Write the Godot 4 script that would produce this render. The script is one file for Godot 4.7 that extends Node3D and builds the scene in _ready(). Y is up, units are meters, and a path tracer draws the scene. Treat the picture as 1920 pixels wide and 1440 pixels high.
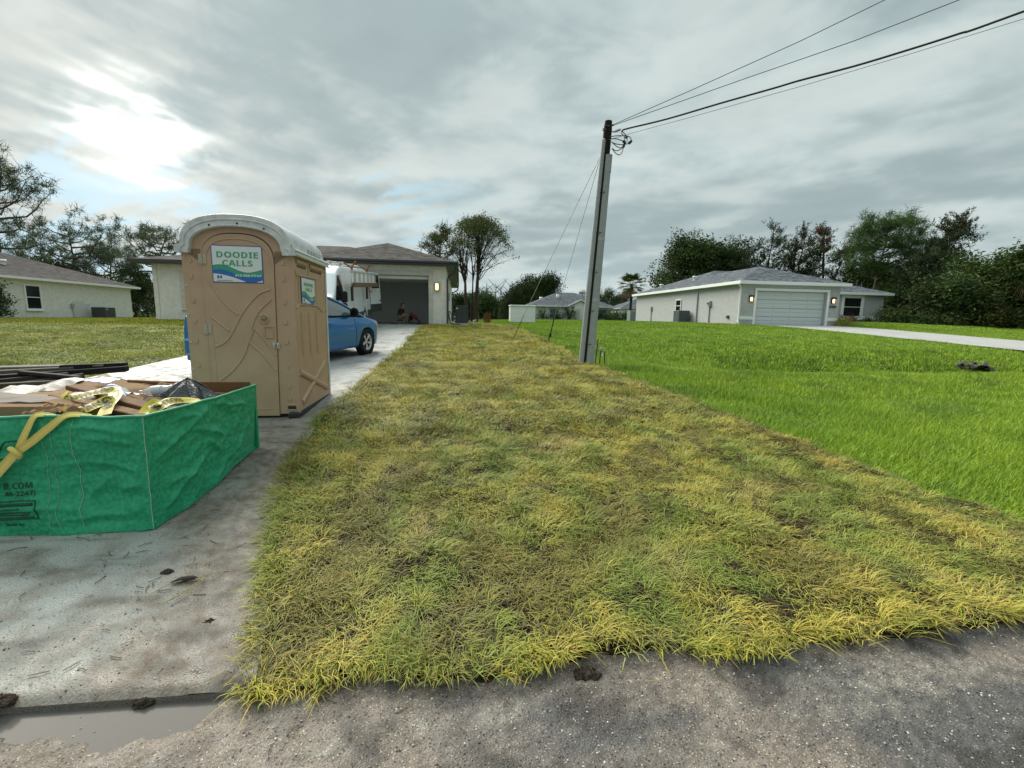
extends Node3D
# A new house lot beside a road: portable toilet and rubbish bag on the driveway, fresh sod, neighbours behind.

var rng := RandomNumberGenerator.new()
var nz := FastNoiseLite.new()
var nf := FastNoiseLite.new()
var used := {}
var M := {}

# ---------------------------------------------------------------- mesh collector
class MB:
	var v := PackedVector3Array()
	var n := PackedVector3Array()
	var c := PackedColorArray()
	var uv := PackedVector2Array()
	var col := Color(1, 1, 1)
	func tri(a: Vector3, b: Vector3, d: Vector3) -> void:   # counter-clockwise seen from outside
		var m := (b - a).cross(d - a).normalized()
		v.append_array(PackedVector3Array([a, d, b]))
		n.append_array(PackedVector3Array([m, m, m]))
		for p in [a, d, b]:
			c.append(col)
			uv.append(Vector2(p.x + p.z, p.y))
	func quad(a: Vector3, b: Vector3, d: Vector3, e: Vector3) -> void:
		tri(a, b, d)
		tri(a, d, e)
	func quad_out(a: Vector3, b: Vector3, d: Vector3, e: Vector3, ctr: Vector3) -> void:
		if (b - a).cross(d - a).dot((a + d) * 0.5 - ctr) < 0.0:
			quad(e, d, b, a)
		else:
			quad(a, b, d, e)
	func quv(a: Vector3, b: Vector3, d: Vector3, e: Vector3, ua: Vector2, ub: Vector2, ud: Vector2, ue: Vector2) -> void:
		var at := uv.size()
		quad(a, b, d, e)
		var l := [ua, ud, ub, ua, ue, ud]
		for i in 6:
			uv[at + i] = l[i]
	func box(ctr: Vector3, size: Vector3, bv := 0.0, b := Basis()) -> void:
		var h := size * 0.5
		var P := func(s: Array, k: int) -> Vector3:
			var q := Vector3()
			for i in 3:
				q[i] = s[i] * (h[i] - (0.0 if i == k else bv))
			return ctr + b * q
		for k in 3:
			var u := (k + 1) % 3
			var w := (k + 2) % 3
			for s in [-1, 1]:
				var pts: Array = []
				for e in [[-1, -1], [1, -1], [1, 1], [-1, 1]]:
					var sg := [0, 0, 0]
					sg[k] = s
					sg[u] = e[0]
					sg[w] = e[1]
					pts.append(P.call(sg, k))
				quad_out(pts[0], pts[1], pts[2], pts[3], ctr)
		if bv <= 0.0:
			return
		for t in 3:
			var k := (t + 1) % 3
			var m := (t + 2) % 3
			for sk in [-1, 1]:
				for sm in [-1, 1]:
					var a := [0, 0, 0]
					a[k] = sk
					a[m] = sm
					a[t] = -1
					var z := a.duplicate()
					z[t] = 1
					quad_out(P.call(a, k), P.call(z, k), P.call(z, m), P.call(a, m), ctr)
		for sx in [-1, 1]:
			for sy in [-1, 1]:
				for sz in [-1, 1]:
					var s := [sx, sy, sz]
					var a: Vector3 = P.call(s, 0)
					var d: Vector3 = P.call(s, 1)
					var e: Vector3 = P.call(s, 2)
					if (d - a).cross(e - a).dot(a - ctr) < 0.0:
						tri(a, e, d)
					else:
						tri(a, d, e)
	func bar(a: Vector3, b: Vector3, w: float, h: float, bv := 0.0, upv := Vector3.UP) -> void:   # a box from a to b
		var f := (b - a).normalized()
		var r := f.cross(upv)
		if r.length() < 0.01:
			r = f.cross(Vector3.RIGHT)
		r = r.normalized()
		box((a + b) * 0.5, Vector3(w, h, (b - a).length()), bv, Basis(r, r.cross(f), -f))
	func grid(rows: Array, cols: Array = []) -> void:   # rows of points, smooth; u along a row, v along the rows; outside where u x v points
		var R := rows.size()
		var C: int = rows[0].size()
		var nn: Array = []
		for i in R:
			var line := PackedVector3Array()
			for j in C:
				var du: Vector3 = rows[i][mini(j + 1, C - 1)] - rows[i][maxi(j - 1, 0)]
				var dv: Vector3 = rows[mini(i + 1, R - 1)][j] - rows[maxi(i - 1, 0)][j]
				var m := du.cross(dv)
				line.append(m.normalized() if m.length_squared() > 1e-16 else Vector3.UP)
			nn.append(line)
		for i in R - 1:
			for j in C - 1:
				for q in [[0, 0], [1, 1], [0, 1], [0, 0], [1, 0], [1, 1]]:
					v.append(rows[i + q[0]][j + q[1]])
					n.append(nn[i + q[0]][j + q[1]])
					c.append(cols[i + q[0]][j + q[1]] if cols.size() else col)
					uv.append(Vector2(float(j + q[1]) / (C - 1), float(i + q[0]) / (R - 1)))
	func tube(path: Array, radius, seg := 8, cap := true) -> void:
		var rows: Array = []
		var f0: Vector3 = (path[1] - path[0]).normalized()
		var r := f0.cross(Vector3.UP if absf(f0.y) < 0.9 else Vector3.RIGHT).normalized()
		var nl: Array = []
		for i in path.size():
			var f: Vector3 = (path[mini(i + 1, path.size() - 1)] - path[maxi(i - 1, 0)]).normalized()
			r = (r - f * r.dot(f)).normalized()
			var w := f.cross(r)
			var line := PackedVector3Array()
			var nr := PackedVector3Array()
			var rad: float = radius[i] if radius is Array or radius is PackedFloat32Array else radius
			for k in seg + 1:
				var a := TAU * k / seg
				var d := r * cos(a) + w * sin(a)
				nr.append(d)
				line.append(path[i] + d * rad)
			rows.append(line)
			nl.append(nr)
		for i in path.size() - 1:
			for k in seg:
				for q in [[0, 0], [1, 1], [0, 1], [0, 0], [1, 0], [1, 1]]:
					v.append(rows[i + q[0]][k + q[1]])
					n.append(nl[i + q[0]][k + q[1]])
					c.append(col)
					uv.append(Vector2(float(k + q[1]) / seg, i + q[0]))
		if cap:
			for e in [0, path.size() - 1]:
				for k in seg:
					if e == 0:
						tri(path[0], rows[0][k + 1], rows[0][k])
					else:
						tri(path[e], rows[e][k], rows[e][k + 1])
	func lathe(profile: Array, seg: int, xf := Transform3D()) -> void:   # Vector2(radius, height), axis y
		var rows: Array = []
		for p in profile:
			var line := PackedVector3Array()
			for k in seg + 1:
				var a := -TAU * k / seg
				line.append(xf * Vector3(p.x * cos(a), p.y, p.x * sin(a)))
			rows.append(line)
		grid(rows)
	func prism(poly: PackedVector2Array, depth: float, xf := Transform3D()) -> void:   # polygon in xy, counter-clockwise, front at z=0, back at -depth
		var p := poly
		if Geometry2D.is_polygon_clockwise(p):
			p = poly.duplicate()
			p.reverse()
		var t := Geometry2D.triangulate_polygon(p)
		for i in range(0, t.size(), 3):
			var a := p[t[i]]
			var b := p[t[i + 1]]
			var d := p[t[i + 2]]
			if (b - a).cross(d - a) < 0.0:
				var s := b
				b = d
				d = s
			tri(xf * Vector3(a.x, a.y, 0), xf * Vector3(b.x, b.y, 0), xf * Vector3(d.x, d.y, 0))
			if depth > 0.0:
				tri(xf * Vector3(a.x, a.y, -depth), xf * Vector3(d.x, d.y, -depth), xf * Vector3(b.x, b.y, -depth))
		if depth > 0.0:
			for i in p.size():
				var a := p[i]
				var b := p[(i + 1) % p.size()]
				quad(xf * Vector3(a.x, a.y, 0), xf * Vector3(a.x, a.y, -depth), xf * Vector3(b.x, b.y, -depth), xf * Vector3(b.x, b.y, 0))
	func put(xf: Transform3D, tv: PackedVector3Array, tn: PackedVector3Array, cc: Color) -> void:
		v.append_array(xf * tv)
		n.append_array(Transform3D(xf.basis.orthonormalized(), Vector3.ZERO) * tn)
		var k := PackedColorArray()
		k.resize(tv.size())
		k.fill(cc)
		c.append_array(k)
		var u := PackedVector2Array()
		u.resize(tv.size())
		uv.append_array(u)
	func mesh() -> ArrayMesh:
		var a := []
		a.resize(Mesh.ARRAY_MAX)
		a[Mesh.ARRAY_VERTEX] = v
		a[Mesh.ARRAY_NORMAL] = n
		a[Mesh.ARRAY_COLOR] = c
		a[Mesh.ARRAY_TEX_UV] = uv
		var m := ArrayMesh.new()
		m.add_surface_from_arrays(Mesh.PRIMITIVE_TRIANGLES, a)
		return m

# ---------------------------------------------------------------- naming
func numbered(called: String) -> String:
	var k: int = used.get(called, 0)
	used[called] = k + 1
	return called if k == 0 else "%s_%03d" % [called, k]

func tag(o: Node, label: String, category: String, group := "") -> Node:
	o.set_meta("label", label)
	o.set_meta("category", category)
	if group != "":
		o.set_meta("group", group)
	return o

func thing(called: String, label: String, category: String, at := Vector3.ZERO, turn := 0.0, group := "") -> Node3D:
	var o := Node3D.new()
	o.name = numbered(called)
	add_child(o)
	o.position = at
	o.rotation.y = turn
	tag(o, label, category, group)
	return o

func obj(called: String, mb, mat: Material, parent: Node3D = null) -> MeshInstance3D:
	var o := MeshInstance3D.new()
	o.mesh = mb.mesh() if mb is MB else mb
	o.material_override = mat
	if parent == null:
		o.name = numbered(called)
		add_child(o)
	else:
		o.name = called
		parent.add_child(o, true)
	return o

func one(called: String, mb, mat: Material, label: String, category: String, group := "") -> MeshInstance3D:
	var o := obj(called, mb, mat)
	tag(o, label, category, group)
	return o

func struct(called: String, mb, mat: Material) -> MeshInstance3D:
	var o := obj(called, mb, mat)
	o.set_meta("kind", "structure")
	return o

func bx(ctr: Vector3, size: Vector3, bv := 0.0, b := Basis()) -> MB:
	var m := MB.new()
	m.box(ctr, size, bv, b)
	return m

func rot(axis: Vector3, deg: float) -> Basis:
	return Basis(axis, deg_to_rad(deg))

# ---------------------------------------------------------------- materials
func lin(r: float, g: float, b: float) -> Color:
	return Color(r, g, b).linear_to_srgb()

func noise_tex(sd: int, freq: float, octaves: int, lo: Color, hi: Color, size := 512, kind := FastNoiseLite.TYPE_SIMPLEX_SMOOTH) -> NoiseTexture2D:
	var f := FastNoiseLite.new()
	f.seed = sd
	f.frequency = freq
	f.noise_type = kind
	f.fractal_octaves = octaves
	var t := NoiseTexture2D.new()
	t.width = size
	t.height = size
	t.seamless = true
	t.noise = f
	var g := Gradient.new()
	g.set_color(0, lo)
	g.set_color(1, hi)
	t.color_ramp = g
	return t

func mat(r: float, g: float, b: float, rough := 0.7, spec := 0.5) -> StandardMaterial3D:
	var m := StandardMaterial3D.new()
	m.albedo_color = lin(r, g, b)
	m.roughness = rough
	m.metallic_specular = spec
	return m

func vmat(rough := 0.8, spec := 0.3) -> StandardMaterial3D:   # colour from the vertices
	var m := mat(1, 1, 1, rough, spec)
	m.vertex_color_use_as_albedo = true
	return m

func tri_tex(m: StandardMaterial3D, scale: float, world := true) -> void:
	m.uv1_triplanar = true
	m.uv1_world_triplanar = world
	m.uv1_scale = Vector3.ONE * scale

func bump(m: StandardMaterial3D, t: Texture2D, cm: float) -> void:
	m.heightmap_enabled = true
	m.heightmap_texture = t
	m.heightmap_scale = cm

# ---------------------------------------------------------------- the lie of the land
func ss(a: float, b: float, x: float) -> float:
	return smoothstep(a, b, x)

func lerp_list(xs: Array, ys: Array, x: float) -> float:
	if x <= xs[0]:
		return ys[0]
	for i in xs.size() - 1:
		if x <= xs[i + 1]:
			return lerpf(ys[i], ys[i + 1], (x - xs[i]) / (xs[i + 1] - xs[i]))
	return ys[-1]

func swale(x: float, d: float) -> float:   # shallow drainage dip along the road side of the neighbour's lawn
	return 0.66 * ss(3.8, 9.0, x) * exp(-pow((d - 10.2) / (0.8 if d < 10.2 else 2.1), 2.0))

func HS(x: float, z: float) -> float:   # smooth ground height
	var d := -z
	var l := lerp_list([0, 1.5, 5.3, 9.7, 12.3, 17, 21.4, 60, 200], [0, 0.0, 0.25, 0.43, 0.52, 0.85, 1.05, 1.1, 1.15], d)
	l = lerpf(l, minf(l, 0.955), 1.0 - ss(-20.0, -15.0, x))
	var r := lerp_list([0, 1.5, 5.3, 9.7, 15, 24, 28, 34, 60, 90], [0, 0, 0.28, 0.46, 0.72, 1.17, 1.3, 1.33, 1.3, 1.2], d)
	r += 0.28 * ss(25.5, 31.0, x) * ss(24.0, 33.0, d)
	var h := lerpf(l, r, ss(2.0, 14.0, x))
	h -= swale(x, d)
	return h

func N(x: float, z: float, f: float) -> float:
	return nz.get_noise_2d(x * f, z * f)

func F(x: float, z: float, f: float) -> float:
	return nf.get_noise_2d(x * f, z * f)

func drive_right(z: float) -> float:   # edge of the driveway against the fresh sod
	return lerp_list([1.64, 2.09, 3.16, 4.05, 5.35, 9.0, 21.4], [-0.82, -0.95, -1.30, -1.50, -1.59, -1.64, -1.62], -z)

func drive_left(z: float) -> float:
	return lerp_list([1.64, 2.5, 4.0, 5.5, 8.0, 21.4], [-7.6, -7.0, -6.3, -6.0, -5.9, -6.4], -z)

func sod_right(z: float) -> float:   # line where the yellow sod meets the old green lawn
	return lerp_list([1.7, 2.57, 3.02, 3.68, 4.8, 6.55, 9.4, 15.0, 20.6, 40.0], [4.3, 3.93, 3.74, 3.62, 3.5, 3.2, 2.98, 2.95, 2.5, 2.2], -z) + 0.10 * N(z, 3.0, 0.9) + 0.06 * N(z, 8.0, 3.1)

func sod_front(x: float) -> float:
	return -1.66 - 0.02 * x + 0.05 * N(x, 9.0, 1.3) + 0.025 * N(x, 4.0, 5.0)

# ---------------------------------------------------------------- sky
func make_sky(sun: Vector3) -> Image:
	var W := 2048
	var Hh := 1024
	var data := PackedFloat32Array()
	data.resize(W * Hh * 3)
	var a := FastNoiseLite.new()
	a.seed = 11
	a.frequency = 0.55
	a.fractal_octaves = 5
	a.domain_warp_enabled = true
	a.domain_warp_amplitude = 0.9
	a.domain_warp_frequency = 0.45
	var b := FastNoiseLite.new()
	b.seed = 23
	b.frequency = 1.0
	b.fractal_octaves = 5
	var rows := Hh / 2 + 4
	var st := Vector2(0.82, 0.57)   # the cloud streets run this way
	for j in rows:
		var th := PI * (j + 0.5) / Hh
		var y := maxf(cos(th), 0.004)
		var s := sin(th)
		for i in W:
			var ph := TAU * (i + 0.5) / W
			var d := Vector3(s * sin(ph), y, -s * cos(ph))
			var p := Vector2(d.x, d.z) / (y + 0.10)
			var al := p.dot(st)
			var ac := p.dot(Vector2(-st.y, st.x))
			var broad := a.get_noise_2d(al * 0.5, ac * 0.85)
			var mid := b.get_noise_2d(al * 1.1 + 7.0, ac * 1.5)
			var fine := b.get_noise_2d(al * 2.6 + 31.0, ac * 3.6)
			var ang := rad_to_deg(acos(clampf(d.dot(sun), -1.0, 1.0)))
			var g1 := exp(-pow(ang / 3.9, 2.0))
			var g2 := exp(-ang / 19.0)
			var puff := b.get_noise_2d(p.x * 1.7 + 50.0, p.y * 1.7)
			var dens := 0.58 + 0.85 * broad + 0.42 * mid + 0.46 * puff + 0.26 * fine
			var streak := b.get_noise_2d(ph * 5.0 + 3.0, y * 34.0 + ph * 6.0)
			dens -= 0.12 * g1 + 0.10 * g2 + 0.4 * streak * g2
			var t := smoothstep(0.0, 1.05, dens)
			var L := lerpf(0.445, 0.28, t) + g2 * lerpf(0.10, 0.09, t) + g1 * lerpf(0.72, 0.08, t) * (0.4 + 1.4 * smoothstep(-0.15, 0.45, streak - 0.4 * fine))
			L += 0.06 * mid * (1.0 - t) + 0.02 * fine
			L *= 1.0 + 0.9 * smoothstep(0.45, 1.0, y)   # a cloud deck brightens towards its zenith; strength raised to add fill light
			var cc := Color(0.88, 1.0, 0.98).lerp(Color(0.79, 0.985, 1.02), t * (1.0 - 0.8 * g2))
			cc = cc.lerp(Color(1.02, 1.0, 0.92), clampf(g2 * 1.1 - 0.12, 0, 1) * (1.0 - t))
			# thin places low under the sun let blue sky through
			var gap := smoothstep(0.30, 0.02, 0.5 + 1.0 * broad + 0.55 * b.get_noise_2d(al * 0.9 + 80.0, ac * 4.5)) * smoothstep(0.5, 0.2, y)
			gap *= 0.85 * smoothstep(0.10, 0.34, g2)
			var hz := smoothstep(0.16, 0.0, y)
			L = lerpf(L, 0.47, hz * 0.6)
			var px := Vector3(cc.r, cc.g, cc.b) * L
			px = px.lerp(Vector3(0.26, 0.40, 0.47) + Vector3.ONE * g2 * 0.25, gap * (1.0 - g1))
			var k := (j * W + i) * 3
			data[k] = px.x
			data[k + 1] = px.y
			data[k + 2] = px.z
	for k in range(rows * W * 3, W * Hh * 3, 3):
		data[k] = 0.16
		data[k + 1] = 0.17
		data[k + 2] = 0.12
	return Image.create_from_data(W, Hh, false, Image.FORMAT_RGBF, data.to_byte_array())

func _ready() -> void:
	rng.seed = 4
	nz.seed = 5
	nz.frequency = 1.0
	nz.fractal_type = FastNoiseLite.FRACTAL_NONE
	nz.noise_type = FastNoiseLite.TYPE_SIMPLEX_SMOOTH
	nf.seed = 8
	nf.frequency = 1.0
	nf.fractal_octaves = 4
	# camera: wide lens at chest height on the road edge, tipped down a little and rolled about a degree
	var cam := Camera3D.new()
	cam.name = "camera"
	add_child(cam)
	cam.keep_aspect = Camera3D.KEEP_HEIGHT
	cam.fov = 80.533
	cam.near = 0.05
	cam.far = 4000.0
	cam.transform = Transform3D(Basis(Vector3(0.9933, 0.0182, 0.1141), Vector3(-0.0015, 0.9894, -0.1451), Vector3(-0.1155, 0.1440, 0.9828)).orthonormalized(), Vector3(0, 1.45, 0))
	cam.current = true
	# sky, a veiled sun ahead on the left, exposure
	var sun_dir := Vector3(-0.50, 0.275, -0.82).normalized()
	var sky_mat := PanoramaSkyMaterial.new()
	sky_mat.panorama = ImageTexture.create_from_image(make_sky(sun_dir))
	var sky := Sky.new()
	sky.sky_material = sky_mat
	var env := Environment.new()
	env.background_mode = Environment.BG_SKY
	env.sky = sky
	env.background_energy_multiplier = 0.5
	env.tonemap_mode = Environment.TONE_MAPPER_LINEAR
	env.tonemap_exposure = 3.25
	env.sdfgi_enabled = true
	env.ssao_enabled = true
	env.ssil_enabled = true
	var we := WorldEnvironment.new()
	we.name = "world_environment"
	we.environment = env
	add_child(we)
	var sun := DirectionalLight3D.new()
	sun.name = "sun"
	sun.light_energy = 0.5
	sun.light_angular_distance = 40.0
	sun.light_color = Color(1.0, 0.975, 0.92)
	sun.shadow_enabled = true
	add_child(sun)
	sun.look_at_from_position(Vector3.ZERO, -(Vector3(-0.44, 0.62, -0.65).normalized()))
	materials()
	setting()
	houses()
	trees()
	grass()
	toilet()
	rubbish_bag()
	blue_car()
	white_van()
	pole()
	small_things()
	worker()

func image_tex(im: Image) -> ImageTexture:
	return ImageTexture.create_from_image(im)

func speckle(seed_: int, base: float, dots: int, light: bool) -> ImageTexture:   # stony grain for asphalt and concrete
	var r := RandomNumberGenerator.new()
	r.seed = seed_
	var S := 1024
	var im := Image.create(S, S, false, Image.FORMAT_RGB8)
	var f := FastNoiseLite.new()
	f.seed = seed_
	f.frequency = 0.09
	f.fractal_octaves = 3
	for y in S:
		for x in S:
			var k := base + 0.16 * f.get_noise_2d(x, y) + r.randf_range(-0.07, 0.07)
			im.set_pixel(x, y, Color(k, k, k))
	for i in dots:
		var px := r.randi() % S
		var py := r.randi() % S
		var s := 1 + int(6.0 * pow(r.randf(), 2.6))
		var k := r.randf_range(0.85, 1.0) if light and r.randf() < 0.6 else r.randf_range(0.25, 0.5)
		for yy in s:
			for xx in maxi(1, s + (r.randi() % 3) - 1):
				im.set_pixel((px + xx) % S, (py + yy) % S, Color(k, k * 0.97, k * 0.92))
	return image_tex(im)

func shingle_tex(seed_: int) -> ImageTexture:   # tone of courses and tabs, too small at this distance to model singly
	var r := RandomNumberGenerator.new()
	r.seed = seed_
	var S := 512
	var im := Image.create(S, S, false, Image.FORMAT_RGB8)
	for row in 32:
		var x := 0
		var k := r.randf_range(0.7, 1.0)
		while x < S:
			var w := r.randi_range(14, 40)
			k = clampf(0.84 + r.randf_range(-0.2, 0.16), 0.5, 1.0)
			im.fill_rect(Rect2i(x, row * 16, w, 16), Color(k, k, k))
			im.fill_rect(Rect2i(x, row * 16, w, 2), Color(k * 0.6, k * 0.6, k * 0.6))
			x += w
	for y in S:
		for x in S:
			im.set_pixel(x, y, im.get_pixel(x, y) * r.randf_range(0.86, 1.05))
	return image_tex(im)

func stucco(r: float, g: float, b: float) -> StandardMaterial3D:
	var m := mat(r, g, b, 0.9, 0.25)
	tri_tex(m, 0.5)
	m.albedo_texture = M.t_blotch
	bump(m, M.t_lumps, 0.6)
	return m

func wood(r: float, g: float, b: float) -> StandardMaterial3D:
	var m := mat(r, g, b, 0.8, 0.3)
	tri_tex(m, 1.0, false)
	m.uv1_scale = Vector3(9, 9, 0.8)
	m.albedo_texture = M.t_grain
	return m

func materials() -> void:
	M.t_blotch = noise_tex(3, 0.012, 5, Color(0.91, 0.91, 0.90), Color(1, 1, 1))
	M.t_lumps = noise_tex(4, 0.06, 4, Color(0, 0, 0), Color(1, 1, 1))
	M.t_fine = noise_tex(6, 0.2, 3, Color(0, 0, 0), Color(1, 1, 1))
	M.t_grain = noise_tex(7, 0.02, 5, Color(0.5, 0.45, 0.4), Color(1, 1, 1))
	M.t_cloth = noise_tex(9, 0.035, 5, Color(0.66, 0.70, 0.66), Color(1, 1, 1))
	M.t_bark = noise_tex(10, 0.03, 5, Color(0.4, 0.38, 0.36), Color(1, 1, 1))
	M.t_road = speckle(21, 0.60, 17000, true)
	M.t_conc = speckle(22, 0.88, 1500, false)
	M.t_wet = noise_tex(12, 0.01, 5, Color(0.20, 0.20, 0.20), Color(0.95, 0.95, 0.95))
	M.t_shingle = shingle_tex(31)
	M.ground = vmat(0.95, 0.2)
	tri_tex(M.ground, 0.7)
	M.ground.albedo_texture = noise_tex(13, 0.05, 5, Color(0.55, 0.55, 0.55), Color(1, 1, 1))
	bump(M.ground, M.t_lumps, 2.0)
	M.concrete = vmat(0.75, 0.4)
	tri_tex(M.concrete, 0.9)
	M.concrete.albedo_texture = M.t_conc
	M.concrete.roughness_texture = M.t_wet
	M.concrete.roughness = 1.0
	bump(M.concrete, M.t_fine, 0.35)
	M.asphalt = vmat(0.8, 0.4)
	tri_tex(M.asphalt, 0.95)
	M.asphalt.albedo_texture = M.t_road
	M.asphalt.roughness_texture = M.t_wet
	M.asphalt.roughness = 1.0
	bump(M.asphalt, M.t_road, 0.7)
	M.slab = mat(0.5, 0.5, 0.48, 0.7)
	tri_tex(M.slab, 0.8)
	M.slab.albedo_texture = M.t_conc
	M.water = mat(0.12, 0.112, 0.102, 0.16, 0.15)
	M.soil = vmat(0.95, 0.2)
	tri_tex(M.soil, 3.0)
	M.soil.albedo_texture = M.t_bark
	bump(M.soil, M.t_lumps, 1.5)
	M.blade = vmat(0.5, 0.3)
	M.blade.backlight_enabled = true
	M.blade.backlight = Color(0.5, 0.5, 0.5)
	M.leaf = vmat(0.65, 0.18)
	M.leaf.backlight_enabled = true
	M.leaf.backlight = Color(0.55, 0.55, 0.55)
	M.bark = mat(0.12, 0.095, 0.08, 0.95, 0.2)
	tri_tex(M.bark, 1.3, false)
	M.bark.albedo_texture = M.t_bark
	M.bark_pale = mat(0.26, 0.23, 0.21, 0.95, 0.2)
	tri_tex(M.bark_pale, 1.3, false)
	M.bark_pale.albedo_texture = M.t_bark
	M.stucco_cream = stucco(0.78, 0.76, 0.71)
	M.stucco_trim = stucco(0.60, 0.58, 0.53)
	M.stucco_white = stucco(0.78, 0.80, 0.75)
	M.stucco_grey = stucco(0.485, 0.495, 0.51)
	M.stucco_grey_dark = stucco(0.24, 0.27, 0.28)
	M.roof_brown = mat(0.135, 0.12, 0.115, 0.95, 0.2)
	M.roof_dark = mat(0.115, 0.105, 0.105, 0.95, 0.2)
	M.roof_grey = mat(0.20, 0.22, 0.25, 0.95, 0.2)
	for k in ["roof_brown", "roof_dark", "roof_grey"]:
		M[k].albedo_texture = M.t_shingle
		M[k].uv1_scale = Vector3(0.22, 0.22, 1)
	M.white_paint = mat(0.80, 0.82, 0.80, 0.5)
	M.black_metal = mat(0.02, 0.021, 0.023, 0.45)
	M.dark_trim = mat(0.035, 0.04, 0.043, 0.4)
	M.grey_metal = mat(0.35, 0.36, 0.36, 0.45)
	M.steel = mat(0.55, 0.55, 0.55, 0.35)
	M.steel.metallic = 0.85
	M.glass = mat(0.012, 0.016, 0.018, 0.05, 0.6)
	M.pane = mat(0.6, 0.75, 0.7, 0.03, 0.6)
	M.pane.albedo_color.a = 0.25
	M.pane.transparency = BaseMaterial3D.TRANSPARENCY_ALPHA
	M.rubber = mat(0.018, 0.018, 0.018, 0.8, 0.3)
	M.plastic_tan = mat(0.48, 0.325, 0.22, 0.55, 0.4)
	tri_tex(M.plastic_tan, 0.9, false)
	M.plastic_tan.albedo_texture = noise_tex(14, 0.006, 5, Color(0.94, 0.935, 0.93), Color(1, 1, 1))
	bump(M.plastic_tan, M.t_fine, 0.06)
	M.plastic_white = mat(0.70, 0.71, 0.715, 0.5)
	tri_tex(M.plastic_white, 1.1, false)
	M.plastic_white.albedo_texture = noise_tex(15, 0.012, 6, Color(0.80, 0.81, 0.81), Color(1, 1, 1))
	M.skid = mat(0.02, 0.02, 0.022, 0.7)
	M.lamp = mat(0.8, 0.7, 0.5, 0.4)
	M.lamp.emission_enabled = true
	M.lamp.emission = Color(1.0, 0.86, 0.62)
	M.lamp.emission_energy_multiplier = 0.33

# ---------------------------------------------------------------- the setting
func span(parts: Array) -> PackedFloat32Array:   # [from, to, step, to, step ...]
	var out := PackedFloat32Array([parts[0]])
	var x: float = parts[0]
	for i in range(1, parts.size(), 2):
		var cnt := int(ceil(absf(parts[i] - x) / parts[i + 1]))
		for k in cnt:
			out.append(lerpf(x, parts[i], float(k + 1) / cnt))
		x = parts[i]
	return out

func sheet(xs: PackedFloat32Array, zs: PackedFloat32Array, hf: Callable, cf: Callable) -> ArrayMesh:   # an indexed height sheet with smooth normals
	var v := PackedVector3Array()
	var n := PackedVector3Array()
	var c := PackedColorArray()
	var ix := PackedInt32Array()
	var C := xs.size()
	for z in zs:
		for x in xs:
			var p: Vector3 = hf.call(x, z)
			v.append(p)
			c.append(cf.call(p.x, p.z))
	for i in zs.size():
		for j in C:
			var a := v[i * C + mini(j + 1, C - 1)] - v[i * C + maxi(j - 1, 0)]
			var b := v[mini(i + 1, zs.size() - 1) * C + j] - v[maxi(i - 1, 0) * C + j]
			var m := a.cross(b).normalized()
			n.append(m if m.y > 0.0 else -m)
	var flip := (v[C + C / 2 + 1] - v[C + C / 2]).cross(v[2 * C + C / 2] - v[C + C / 2]).y > 0.0
	for i in zs.size() - 1:
		for j in C - 1:
			var q := i * C + j
			if flip:
				ix.append_array(PackedInt32Array([q, q + C, q + 1, q + 1, q + C, q + C + 1]))
			else:
				ix.append_array(PackedInt32Array([q, q + 1, q + C, q + 1, q + C + 1, q + C]))
	var a := []
	a.resize(Mesh.ARRAY_MAX)
	a[Mesh.ARRAY_VERTEX] = v
	a[Mesh.ARRAY_NORMAL] = n
	a[Mesh.ARRAY_COLOR] = c
	a[Mesh.ARRAY_INDEX] = ix
	var m := ArrayMesh.new()
	m.add_surface_from_arrays(Mesh.PRIMITIVE_TRIANGLES, a)
	return m

func lit(a: Color, b: Color, t: float) -> Color:
	return a.lerp(b, clampf(t, 0.0, 1.0))

func sod_lift(x: float, z: float) -> float:   # the laid sod mat is uneven
	return 0.036 + 0.012 * F(x, z, 3.0) + 0.006 * N(x, z, 14.0) + 0.022 * N(x, z, 1.1)

func is_right_drive(x: float, z: float) -> bool:
	return x > 19.2 + 0.05 * N(z, 1, 0.7) and x < 24.7 and z < 2.0 and z > -28.3

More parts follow.
